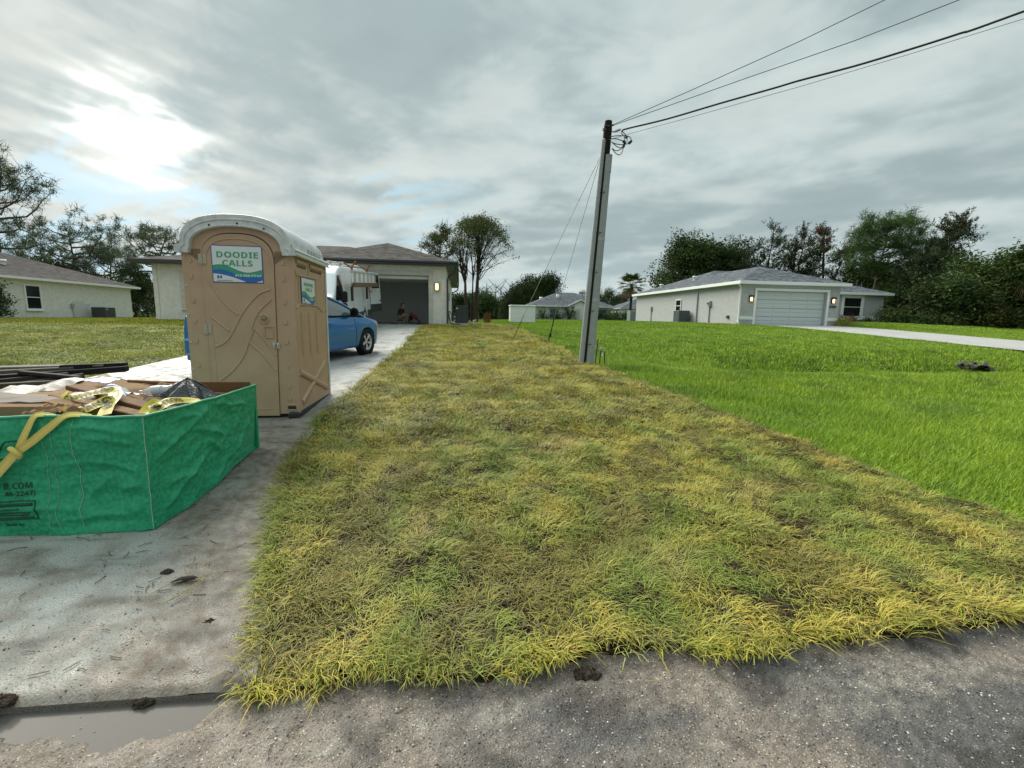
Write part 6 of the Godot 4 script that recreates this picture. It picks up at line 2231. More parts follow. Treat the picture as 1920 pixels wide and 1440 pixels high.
func hatchback(called: String, label: String, at: Vector3, turn: float, paint: Material, group := "") -> Node3D:
	# nose towards -z; s runs from the nose (0) to the tail (4.39)
	var t := thing(called, label, "car", at, turn, group)
	var L := 4.39
	var hw := 0.85
	var belt := func(s: float) -> float:
		return lerp_list([0, 0.12, 0.35, 0.7, 1.05, 1.3, 2.2, 3.2, 3.9, 4.25, 4.39], [0.60, 0.70, 0.77, 0.84, 0.91, 0.945, 0.955, 0.99, 1.03, 1.03, 0.95], s)
	var plan := func(s: float) -> float:
		var w := hw
		if s < 0.75:
			w *= 1.0 - 0.36 * pow(1.0 - s / 0.75, 2.3)
		if s > 3.7:
			w *= 1.0 - 0.20 * pow((s - 3.7) / 0.69, 2.0)
		return w
	var rows: Array = []
	var wc := [0.93, 3.48]
	var n := 110
	for i in n + 1:
		var s := L * i / n
		var b := 0.21
		for c in wc:
			if absf(s - c) < 0.35:
				b = maxf(b, 0.30 + sqrt(0.35 * 0.35 - (s - c) * (s - c)))
		b = minf(b, belt.call(s) - 0.03)
		var w: float = plan.call(s)
		var y1: float = belt.call(s)
		var line := PackedVector3Array()
		var half: Array = []
		half.append(Vector2(w - 0.16, b))
		for k in 9:
			var q := k / 8.0
			var y := lerpf(b, y1, q)
			var hgt := clampf((y - 0.2) / 0.78, 0, 1)
			var x := w * (0.955 + 0.045 * sin(hgt * PI * 0.95)) - 0.05 * pow(hgt, 3.0)
			x += 0.008 * exp(-pow((y - 0.72) / 0.025, 2.0))   # shoulder crease
			half.append(Vector2(x, y))
		half.append(Vector2(w * 0.86, y1 + 0.022))
		half.append(Vector2(w * 0.55, y1 + 0.045))
		half.append(Vector2(0, y1 + 0.055))
		for p in half:
			line.append(Vector3(p.x, p.y, s - L * 0.5))
		for k in range(half.size() - 2, -1, -1):
			line.append(Vector3(-half[k].x, half[k].y, s - L * 0.5))
		rows.append(line)
	rows.reverse()
	var bm := MB.new()
	bm.grid(rows)
	for e in [0, rows.size() - 1]:
		var c := Vector3(0, 0.5, rows[e][0].z)
		for k in rows[e].size() - 1:
			if e == 0:
				bm.tri(c, rows[e][k], rows[e][k + 1])
			else:
				bm.tri(c, rows[e][k + 1], rows[e][k])
	var body := obj("body", bm, paint, t)
	obj("underbody", bx(Vector3(0, 0.32, 0), Vector3(1.36, 0.24, 4.0), 0.04), M.rubber, t)
	for c in wc:
		for sd in [-1, 1]:
			var well := MB.new()
			well.lathe([Vector2(0.352, -0.12), Vector2(0.352, 0.0), Vector2(0.34, 0.01), Vector2(0.0, 0.0)], 24, Transform3D(rot(Vector3(0, 0, 1), 90 * sd), Vector3(sd * 0.70, 0.31, c - L * 0.5)))
			obj("wheel_well", well, M.rubber, t)
			wheel(t, Vector3(sd * 0.745, 0.305, c - L * 0.5), 0.305, 0.19, sd, 5)
	# greenhouse
	var top := func(s: float) -> float:
		return lerp_list([1.0, 1.3, 1.7, 2.05, 2.45, 2.9, 3.4, 3.9, 4.15, 4.3], [0.92, 1.05, 1.24, 1.36, 1.425, 1.43, 1.375, 1.27, 1.19, 1.05], s)
	var ring := func(s: float, grow: float) -> PackedVector3Array:
		var y0: float = belt.call(s) - 0.02
		var y1: float = maxf(top.call(s), y0 + 0.01)
		var wb: float = plan.call(s) * 0.95
		var wr := lerpf(wb, 0.60 - 0.05 * ss(2.6, 4.2, s), clampf((y1 - y0) / 0.42, 0, 1))
		var half: Array = []
		for k in 6:
			var q := k / 5.0
			half.append(Vector2(lerpf(wb, wr, pow(q, 1.25)) + grow, lerpf(y0, y1 - 0.035, q)))
		half.append(Vector2(wr * 0.9 + grow * 0.5, y1 - 0.008 + grow))
		half.append(Vector2(wr * 0.5, y1 + 0.012 + grow))
		half.append(Vector2(0, y1 + 0.018 + grow))
		var line := PackedVector3Array()
		for p in half:
			line.append(Vector3(p.x, p.y, s - L * 0.5))
		for k in range(half.size() - 2, -1, -1):
			line.append(Vector3(-half[k].x, half[k].y, s - L * 0.5))
		return line
	var gr: Array = []
	for i in 45:
		gr.append(ring.call(lerpf(4.3, 1.0, i / 44.0), 0.0))
	var gm := MB.new()
	gm.grid(gr)
	var glass := mat(0.09, 0.12, 0.12, 0.04, 0.8)
	obj("window_glass", gm, glass, t)
	var rr: Array = []
	for i in 30:
		var l: PackedVector3Array = ring.call(lerpf(4.12, 1.98, i / 29.0), 0.006)
		rr.append(l.slice(5, 12))
	var rm := MB.new()
	rm.grid(rr)
	obj("roof", rm, paint, t)
	for sd in [-1, 1]:
		var pil := MB.new()
		var path: Array = []
		for i in 9:
			var l: PackedVector3Array = ring.call(lerpf(1.02, 2.05, i / 8.0), 0.004)
			var p: Vector3 = l[5]
			path.append(Vector3(p.x * sd, p.y, p.z))
		pil.tube(path, 0.03, 6)
		path = []
		for i in 12:
			var l: PackedVector3Array = ring.call(lerpf(2.05, 4.15, i / 11.0), 0.004)
			path.append(Vector3(l[5].x * sd, l[5].y, l[5].z))
		pil.tube(path, 0.026, 6)
		obj("pillar", pil, paint, t)
		for s in [2.62, 3.72]:
			var bp := MB.new()
			var l: PackedVector3Array = ring.call(s, 0.003)
			path = []
			for k in 6:
				path.append(Vector3(l[k].x * sd, l[k].y, l[k].z))
			bp.tube(path, 0.035 if s < 3.0 else 0.06, 6)
			obj("door_pillar", bp, M.rubber if s < 3.0 else paint, t)
		var bl := MB.new()
		path = []
		for i in 14:
			var s := lerpf(1.12, 4.05, i / 13.0)
			path.append(Vector3(sd * (plan.call(s) * 0.955), belt.call(s) - 0.012, s - L * 0.5))
		bl.tube(path, 0.014, 5)
		obj("belt_trim", bl, M.rubber, t)
		for s in [1.42, 2.62, 3.3]:
			var dl := MB.new()
			path = []
			for k in 8:
				var y := lerpf(0.27, belt.call(s) - 0.03, k / 7.0)
				var hg := clampf((y - 0.2) / 0.78, 0, 1)
				path.append(Vector3(sd * (plan.call(s) * (0.955 + 0.045 * sin(hg * PI * 0.95)) - 0.05 * pow(hg, 3.0)), y, s - L * 0.5 + (0.12 * (k / 7.0 - 0.4) if s > 3.0 else 0.0)))
			dl.tube(path, 0.006, 4)
			obj("door_seam", dl, M.rubber, t)
		for s in [2.42, 3.42]:
			obj("door_handle", bx(Vector3(sd * (hw - 0.012), 0.80, s - L * 0.5), Vector3(0.035, 0.035, 0.2), 0.012), paint, t)
		var mi := MB.new()
		mi.lathe([Vector2(0, 0.09), Vector2(0.06, 0.075), Vector2(0.095, 0.02), Vector2(0.1, -0.03), Vector2(0.0, -0.035)], 16, Transform3D(rot(Vector3(1, 0, 0), -90), Vector3(sd * 0.90, 1.02, 1.55 - L * 0.5)))
		mi.bar(Vector3(sd * 0.76, 0.96, 1.5 - L * 0.5), Vector3(sd * 0.88, 1.0, 1.54 - L * 0.5), 0.05, 0.04, 0.01)
		obj("mirror", mi, M.rubber, t)
		var hl := MB.new()
		path = []
		for i in 6:
			var s := lerpf(0.16, 0.72, i / 5.0)
			path.append(Vector3(sd * (plan.call(s) * 0.93 - 0.02), belt.call(s) - 0.045, s - L * 0.5))
		hl.tube(path, [0.05, 0.075, 0.07, 0.055, 0.035, 0.012], 10)
		obj("headlight", hl, mat(0.6, 0.64, 0.66, 0.08, 0.8), t)
		obj("taillight", bx(Vector3(sd * 0.40, 0.86, L * 0.5 - 0.035), Vector3(0.2, 0.14, 0.1), 0.03), mat(0.35, 0.01, 0.012, 0.15), t)
	obj("grille", bx(Vector3(0, 0.50, -L * 0.5 + 0.01), Vector3(0.86, 0.16, 0.06), 0.02), M.rubber, t)
	obj("rear_bumper", bx(Vector3(0, 0.45, L * 0.5 - 0.06), Vector3(1.42, 0.36, 0.2), 0.07), paint, t)
	obj("plate", bx(Vector3(0, 0.78, L * 0.5 + 0.005), Vector3(0.31, 0.16, 0.01), 0.003), M.white_paint, t)
	body.set_meta("label", "")
	body.remove_meta("label")
	return t

func blue_car() -> void:
	var p := mat(0.010, 0.15, 0.42, 0.28, 0.5)
	p.clearcoat_enabled = true
	p.clearcoat = 0.7
	p.clearcoat_roughness = 0.05
	p.metallic = 0.25
	# right front wheel stands at (-2.2, -11.3), heading about 20 degrees right of the house axis
	var a := deg_to_rad(19.0)
	var fw := Vector3(sin(a), 0, -cos(a))
	var rt := Vector3(cos(a), 0, sin(a))
	var c := Vector3(-2.28, 0, -11.35) - fw * 1.265 - rt * 0.745
	var y0 := HS(c.x - fw.x * 1.3, c.z - fw.z * 1.3) + 0.025
	var y1 := HS(c.x + fw.x * 1.3, c.z + fw.z * 1.3) + 0.025
	var t := hatchback("car", "bright blue hatchback parked behind the portable toilet on the driveway", Vector3(c.x, (y0 + y1) * 0.5, c.z), -a, p)
	t.rotation.x = atan2(y1 - y0, 2.6)
	var wp := mat(0.72, 0.74, 0.74, 0.3)
	hatchback("car", "small white car far away beyond the palm's shrub", Vector3(25.0, HS(25, -76), -77.0), 1.2, wp)

func white_van() -> void:
	var W := mat(0.70, 0.74, 0.76, 0.35, 0.5)
	W.clearcoat_enabled = true
	W.clearcoat = 0.4
	var dark := mat(0.045, 0.05, 0.053, 0.7)
	var zr := -19.4
	var zfw := -14.9
	var yr := 1.03
	var yf := HS(-4.8, zfw) + 0.025
	var pitch := atan2(yr - yf, 4.5)
	var L := 6.7
	# nose towards -z in its own axes, turned round to face the road
	var t := thing("van", "white high-roofed work van backed up to the open garage", "van", Vector3(-4.83, (yr + yf) * 0.5 - 0.01, (zr + zfw) * 0.5 - 0.05), PI)
	t.rotation.x = -pitch
	var wc := [1.05, 5.55]
	var z0 := -3.3   # nose
	var top := func(s: float) -> float:
		return lerp_list([0, 0.08, 0.3, 0.85, 1.0, 1.75, 2.05, 2.5, 6.4, 6.7], [0.85, 1.0, 1.15, 1.30, 1.36, 2.02, 2.17, 2.27, 2.30, 2.26], s)
	var rows: Array = []
	var n := 110
	for i in n + 1:
		var s := L * i / n
		var b := 0.36
		for c in wc:
			if absf(s - c) < 0.40:
				b = maxf(b, 0.34 + sqrt(0.16 - (s - c) * (s - c)))
		var w := 1.0
		if s < 0.6:
			w -= 0.22 * pow(1.0 - s / 0.6, 2.2)
		var y1: float = top.call(s)
		b = minf(b, y1 - 0.05)
		var half: Array = [Vector2(w - 0.12, b)]
		for k in 15:
			var y := lerpf(b, y1 - 0.04, k / 14.0)
			var x := w - 0.16 * pow(clampf((y - 0.95) / 1.33, 0, 1), 1.6)
			x -= 0.012 * exp(-pow((y - 0.98) / 0.05, 2.0)) * ss(1.6, 2.4, s)
			half.append(Vector2(x, y))
		var e: float = half[-1].x
		half.append(Vector2(e - 0.05, y1 - 0.012))
		half.append(Vector2(e - 0.16, y1))
		half.append(Vector2(0, y1 + 0.03))
		var line := PackedVector3Array()
		for p in half:
			line.append(Vector3(p.x, p.y, s + z0))
		for k in range(half.size() - 2, -1, -1):
			line.append(Vector3(-half[k].x, half[k].y, s + z0))
		rows.append(line)
	rows.reverse()
	var bm := MB.new()
	bm.grid(rows)
	for e in [0, rows.size() - 1]:
		var c := Vector3(0, 1.0, rows[e][0].z)
		for k in rows[e].size() - 1:
			if e == 0:
				bm.tri(c, rows[e][k], rows[e][k + 1])
			else:
				bm.tri(c, rows[e][k + 1], rows[e][k])
	obj("body", bm, W, t)
	obj("underbody", bx(Vector3(0, 0.45, 0), Vector3(1.7, 0.25, 6.2), 0.04), M.rubber, t)
	for c in wc:
		for sd in [-1, 1]:
			var well := MB.new()
			well.lathe([Vector2(0.405, -0.16), Vector2(0.405, 0.0), Vector2(0.0, 0.0)], 24, Transform3D(rot(Vector3(0, 0, 1), 90 * sd), Vector3(sd * 0.82, 0.36, c + z0)))
			obj("wheel_well", well, M.rubber, t)
			wheel(t, Vector3(sd * 0.875, 0.345, c + z0), 0.345, 0.22, sd, 8)
	# windscreen, cab windows
	var wsn := MB.new()
	var ws: Array = []
	for i in 9:
		var s := lerpf(1.02, 1.80, i / 8.0)
		var y: float = top.call(s)
		var ww := 0.84 - 0.10 * (i / 8.0)
		var line := PackedVector3Array()
		for k in 9:
			var u := lerpf(1.0, -1.0, k / 8.0)
			line.append(Vector3(u * ww, y + 0.036 - 0.03 * u * u, s + z0 + 0.07 * u * u - 0.012))
		ws.append(line)
	ws.reverse()
	wsn.grid(ws)
	obj("windscreen", wsn, M.glass, t)
	for sd in [-1, 1]:
		var g := MB.new()
		var gr: Array = []
		for j in 13:
			var y := lerpf(1.16, 1.96, j / 12.0)
			var x: float = sd * (1.009 - 0.16 * pow(clampf((y - 0.95) / 1.33, 0, 1), 1.6))
			var s0 := lerpf(1.08, 1.74, pow(j / 12.0, 1.1))
			gr.append(PackedVector3Array([Vector3(x, y, (2.14 if sd > 0 else s0) + z0), Vector3(x, y, (s0 if sd > 0 else 2.14) + z0)]))
		g.grid(gr)
		obj("side_window", g, M.glass, t)
		var mi := MB.new()
		mi.box(Vector3(sd * 1.17, 1.28, 1.45 + z0), Vector3(0.2, 0.36, 0.12), 0.04)
		mi.box(Vector3(sd * 1.17, 1.02, 1.45 + z0), Vector3(0.18, 0.14, 0.11), 0.04)
		mi.bar(Vector3(sd * 0.98, 1.22, 1.48 + z0), Vector3(sd * 1.12, 1.26, 1.46 + z0), 0.08, 0.05, 0.01)
		obj("mirror", mi, M.rubber, t)
		obj("mirror_glass", bx(Vector3(sd * 1.17, 1.28, 1.515 + z0), Vector3(0.16, 0.3, 0.01)), M.steel, t)
		var cl := MB.new()
		for q in [[1.47, 5.13], [5.97, 6.66]]:
			cl.box(Vector3(sd * 1.005, 0.50, (q[0] + q[1]) * 0.5 + z0), Vector3(0.03, 0.26, q[1] - q[0]), 0.01)
		obj("cladding", cl, dark, t)
		for s in [1.1, 2.25, 3.5, 5.1]:
			var dl := MB.new()
			var path: Array = []
			for k in 8:
				var y := lerpf(0.66 if s > 1.2 else 0.85, 2.1 if s > 1.2 else 1.25, k / 7.0)
				path.append(Vector3(sd * (1.0 - 0.16 * pow(clampf((y - 0.95) / 1.33, 0, 1), 1.6)), y, s + z0))
			dl.tube(path, 0.006, 4)
			obj("door_seam", dl, M.grey_metal, t)
		obj("door_handle", bx(Vector3(sd * 1.005, 1.12, 2.08 + z0), Vector3(0.04, 0.05, 0.2), 0.015), M.rubber, t)
		obj("headlight", bx(Vector3(sd * 0.72, 0.98, 0.14 + z0), Vector3(0.26, 0.34, 0.2), 0.06), mat(0.55, 0.6, 0.62, 0.08), t)
		obj("taillight", bx(Vector3(sd * 0.95, 1.2, L + z0 - 0.03), Vector3(0.09, 0.7, 0.08), 0.02), mat(0.3, 0.01, 0.01, 0.2), t)
	obj("bumper", bx(Vector3(0, 0.52, 0.08 + z0), Vector3(1.72, 0.3, 0.24), 0.06), dark, t)
	obj("grille", bx(Vector3(0, 0.86, 0.03 + z0), Vector3(1.1, 0.26, 0.1), 0.03), dark, t)
	# left rear door swung open, its window and dark foot
	var hx := -0.98
	var dz := L + z0
	var db := Basis(Vector3.UP, deg_to_rad(-16.0))
	var dr := obj("rear_door", bx(Vector3.ZERO, Vector3(0.05, 1.62, 0.94), 0.02), W, t)
	dr.transform = Transform3D(db * rot(Vector3(0, 0, 1), -3.0), Vector3(hx - 0.15, 1.38, dz + 0.47))
	obj("door_window", bx(Vector3(-0.027, 0.42, 0.0), Vector3(0.012, 0.56, 0.72), 0.004), M.glass, dr)
	obj("door_foot", bx(Vector3(-0.004, -0.70, 0.0), Vector3(0.06, 0.34, 0.95), 0.02), dark, dr)
	obj("handle", bx(Vector3(-0.03, -0.4, 0.36), Vector3(0.03, 0.05, 0.14), 0.01), M.rubber, dr)
	obj("hinge", bx(Vector3(-0.03, 0.0, -0.44), Vector3(0.04, 0.08, 0.12), 0.01), M.grey_metal, dr)
	# roof rack with drop-down ladder carrier on the left flank
	var rk := MB.new()
	for s in [2.6, 4.1, 5.6]:
		rk.tube([Vector3(-0.92, 2.38, s + z0), Vector3(0.9, 2.38, s + z0)], 0.025, 8)
		for sd in [-1, 1]:
			rk.tube([Vector3(sd * 0.8, 2.26, s + z0), Vector3(sd * 0.8, 2.38, s + z0)], 0.02, 6)
	for x in [-0.5, -0.1, 0.4]:
		rk.tube([Vector3(x, 2.42, 2.2 + z0), Vector3(x, 2.42, 6.4 + z0)], 0.022, 8)
	obj("roof_rack", rk, M.grey_metal, t)
	for s in [2.75, 5.35]:
		var ar := MB.new()
		ar.bar(Vector3(-0.85, 2.42, s + z0), Vector3(-1.16, 2.22, s + z0), 0.06, 0.05, 0.01)
		ar.bar(Vector3(-1.16, 2.25, s + z0), Vector3(-1.14, 1.22, s + z0), 0.06, 0.06, 0.01)
		ar.bar(Vector3(-1.16, 2.25, s + z0), Vector3(-1.30, 2.46, s + z0), 0.05, 0.05, 0.01)
		obj("rack_arm", ar, mat(0.28, 0.09, 0.035, 0.7), t)
		obj("rack_clamp", bx(Vector3(-1.13, 1.35, s + z0), Vector3(0.08, 0.5, 0.12), 0.02), M.black_metal, t)
	var ld := thing("ladder", "grey ladder carried on edge along the white van's side", "ladder", t.position, 0.0)
	ld.transform = t.transform
	var lb := mat(0.45, 0.46, 0.45, 0.5)
	for y in [2.10, 1.72]:
		obj("rail", bx(Vector3(-1.22, y, 4.6 + z0), Vector3(0.06, 0.075, 4.6), 0.01), lb, ld)
	for k in 12:
		obj("rung", bx(Vector3(-1.22, 1.91, 2.5 + 0.38 * k + z0), Vector3(0.045, 0.34, 0.16), 0.01), lb if k % 2 else M.white_paint, ld)
	var pl := thing("plank", "long brown scaffold plank carried beside the ladder on the van", "plank", t.position, 0.0)
	pl.transform = t.transform
	obj("board", bx(Vector3(-1.30, 1.66, 4.7 + z0), Vector3(0.07, 0.16, 4.7), 0.01), wood(0.30, 0.24, 0.17), pl)
	obj("end_cap", bx(Vector3(-1.30, 1.66, 7.06 + z0), Vector3(0.075, 0.165, 0.03), 0.005), M.grey_metal, pl)

# ---------------------------------------------------------------- pole and wires
func pole() -> void:
	var b := Vector3(2.82, HS(2.82, -9.95) - 0.05, -9.95)
	var e := Vector3(3.115, 5.585, -9.95)
	var t := thing("utility_pole", "leaning wooden utility pole sheathed in grey cable guards at the lawn's edge", "utility pole", b)
	var ax := (e - b)
	var at := func(f: float, off := Vector3.ZERO) -> Vector3:
		return b + ax * f + off * lerpf(1.0, 0.68, f)
	var pm := MB.new()
	pm.tube([b, at.call(0.5), at.call(0.97), e], [0.125, 0.105, 0.088, 0.075], 18)
	wob("post", pm, wood(0.03, 0.025, 0.022), t)
	var gm := mat(0.31, 0.335, 0.35, 0.55)
	tri_tex(gm, 0.8)
	gm.albedo_texture = M.t_blotch
	var guard := func(off: Vector3, r: float, f0: float, f1: float, a0: float, a1: float) -> MB:
		var rows: Array = []
		for j in 25:
			var f := lerpf(f0, f1, j / 24.0)
			var line := PackedVector3Array()
			for i in 15:
				var a := deg_to_rad(lerpf(a0, a1, i / 14.0))
				line.append(at.call(f, off) + Vector3(cos(a), 0, sin(a)) * r * lerpf(1.0, 0.68, f))
			rows.append(line)
		var m := MB.new()
		m.grid(rows)
		return m
	var gl := wob("cable_guard", guard.call(Vector3(-0.105, 0, 0.06), 0.066, 0.005, 0.925, 260, 55), gm, t)
	wob("cap", pipe([at.call(0.92, Vector3(-0.1, 0, 0.05)), at.call(0.93, Vector3(-0.08, 0, 0.04))], 0.035, 8), gm, gl)
	var gr := wob("cable_guard", guard.call(Vector3(0.075, 0, 0.065), 0.106, 0.004, 0.865, 165, -75), gm, t)
	for f in [0.28, 0.53, 0.80]:
		wob("joint", guard.call(Vector3(0.078, 0, 0.06), 0.112, f, f + 0.012, 165, -75), M.grey_metal, gr)
	var lr: MB = guard.call(Vector3(0.078, 0, 0.06), 0.115, 0.80, 0.868, 165, -75)
	wob("upper_sleeve", lr, gm, gr)
	var bd := MB.new()
	for f in [0.10, 0.24, 0.40, 0.56, 0.72]:
		bd.tube([at.call(f, Vector3(-0.13, 0, 0.085)), at.call(f, Vector3(-0.02, 0, 0.165)), at.call(f, Vector3(0.06, 0, 0.165))], 0.008, 5)
	wob("strap", bd, M.dark_trim, t)
	# hardware at the head
	var hw := MB.new()
	hw.tube([Vector3(2.99, 5.40, -9.84), Vector3(3.0, 5.30, -9.84)], 0.022, 8)
	hw.tube([Vector3(2.955, 5.366, -9.82), Vector3(3.02, 5.366, -9.84)], 0.028, 8)
	hw.box(Vector3(3.06, 5.46, -9.87), Vector3(0.12, 0.03, 0.03), 0.006)
	hw.box(Vector3(3.17, 5.49, -9.89), Vector3(0.09, 0.03, 0.03), 0.006)
	wob("bracket", hw, M.dark_trim, t)
	var ins := MB.new()
	ins.tube([Vector3(3.15, 5.328, -9.8), Vector3(3.206, 5.328, -9.8), Vector3(3.257, 5.351, -9.8), Vector3(3.33, 5.382, -9.8)], [0.012, 0.018, 0.026, 0.02], 8)
	wob("insulator", ins, M.grey_metal, t)
	var loops := [[[3.106, 5.223], [3.228, 5.242], [3.404, 5.249], [3.502, 5.231], [3.541, 5.177], [3.534, 5.145]], [[3.126, 5.176], [3.232, 5.175], [3.339, 5.141], [3.393, 5.12]], [[3.146, 5.122], [3.236, 5.087], [3.352, 5.07], [3.466, 5.084], [3.509, 5.111]], [[3.156, 5.106], [3.257, 5.024], [3.329, 4.996], [3.381, 5.031]], [[3.166, 5.003], [3.227, 4.918], [3.31, 4.866], [3.361, 4.909], [3.387, 4.999]], [[3.171, 4.987], [3.226, 4.942], [3.297, 4.95], [3.374, 4.999]], [[3.364, 5.334], [3.357, 5.294], [3.405, 5.233], [3.418, 5.154]], [[3.373, 5.327], [3.439, 5.251], [3.462, 5.164], [3.447, 5.115]]]
	var zk := 0.0
	for l in loops:
		var p: Array = []
		for q in l:
			p.append(Vector3(q[0], q[1], -9.8 + zk + 0.02 * p.size()))
		zk = 0.03 - zk
		wob("cable_loop", pipe(smooth2(p, 5), 0.0085, 6), M.black_metal, t)
	for c in [[3.383, 5.144, 3.431, 5.09], [3.396, 5.072, 3.39, 5.024], [3.56, 5.154, 3.501, 5.103], [3.437, 5.225, 3.446, 5.198]]:
		wob("connector", pipe([Vector3(c[0], c[1], -9.76), Vector3((c[0] + c[2]) * 0.5 + 0.01, (c[1] + c[3]) * 0.5, -9.75), Vector3(c[2], c[3], -9.76)], 0.03, 8), M.black_metal, t)
	# overhead lines
	var og := "overhead lines from the pole"
	var far := func(a: Vector3, bb: Vector3, k: float) -> Vector3:
		return a + (bb - a) * k
	var A := Vector3(3.17, 5.49, -9.9)
	one("overhead_wire", pipe([A, Vector3(4.444, 5.845, -8.945), Vector3(5.8, 6.238, -7.928), Vector3(6.694, 6.545, -7.257), far.call(A, Vector3(6.694, 6.56, -7.257), 3.0)], 0.0065, 5), M.dark_trim, "uppermost thin wire running from the pole head towards the upper right", "wire", og)
	one("overhead_wire", pipe([A + Vector3(0, -0.012, 0), Vector3(5.173, 5.835, -8.398), Vector3(6.408, 6.039, -7.472), Vector3(7.418, 6.274, -6.714), far.call(A, Vector3(7.418, 6.29, -6.714), 3.0)], 0.0065, 5), M.dark_trim, "second thin wire from the pole head, next below the uppermost", "wire", og)
	var th := [Vector3(3.365, 5.33, -9.79), Vector3(3.36, 5.345, -9.77), Vector3(3.433, 5.365, -9.703), Vector3(4.072, 5.40, -9.223), Vector3(4.839, 5.493, -8.648), Vector3(5.528, 5.565, -8.131), Vector3(5.847, 5.605, -7.892), Vector3(6.439, 5.65, -7.448), Vector3(6.976, 5.722, -7.046), Vector3(7.462, 5.80, -6.681), Vector3(7.991, 5.909, -6.284), Vector3(12.0, 6.9, -3.3)]
	one("overhead_wire", pipe(smooth2(th, 4), 0.016, 6), M.black_metal, "thick black twisted service cable sagging from the pole to the right", "cable", og)
	one("overhead_wire", pipe([Vector3(3.12, 5.19, -9.86), Vector3(3.5, 5.258, -9.652), Vector3(4.472, 5.353, -8.924), Vector3(5.854, 5.505, -7.887), Vector3(6.981, 5.653, -7.042), Vector3(8.001, 5.809, -6.276), Vector3(12.0, 6.6, -3.3)], 0.005, 5), M.grey_metal, "lowest thin grey wire just under the thick black cable", "wire", og)
	# guys
	var gg := "guy wires of the pole"
	var ga := thing("guy_wire", "left guy wire running from the pole down into the yellow sod", "guy wire", Vector3(1.685, HS(1.685, -14.8), -14.8), 0.0, gg)
	wob("strand", pipe([Vector3(2.99, 4.92, -9.97), Vector3(2.45, 3.2, -11.9), Vector3(1.95, 1.55, -13.8)], 0.007, 5), M.grey_metal, ga)
	wob("anchor_rod", pipe([Vector3(1.95, 1.55, -13.8), Vector3(1.68, HS(1.68, -14.8) - 0.1, -14.82)], 0.011, 6), M.dark_trim, ga)
	var gb := thing("guy_wire", "right guy wire with black anchor guard at the edge of the green lawn", "guy wire", Vector3(2.892, HS(2.892, -14.7), -14.7), 0.0, gg)
	wob("strand", pipe([Vector3(2.965, 4.82, -9.97), Vector3(2.952, 1.404, -14.2)], 0.006, 5), M.grey_metal, gb)
	wob("anchor_rod", pipe([Vector3(2.952, 1.46, -14.12), Vector3(2.93, 1.05, -14.42), Vector3(2.892, HS(2.892, -14.7) - 0.1, -14.75)], 0.018, 6), M.black_metal, gb)
	wob("turnbuckle", pipe([Vector3(2.925, 0.98, -14.46), Vector3(2.918, 0.88, -14.52)], 0.04, 8), M.black_metal, gb)

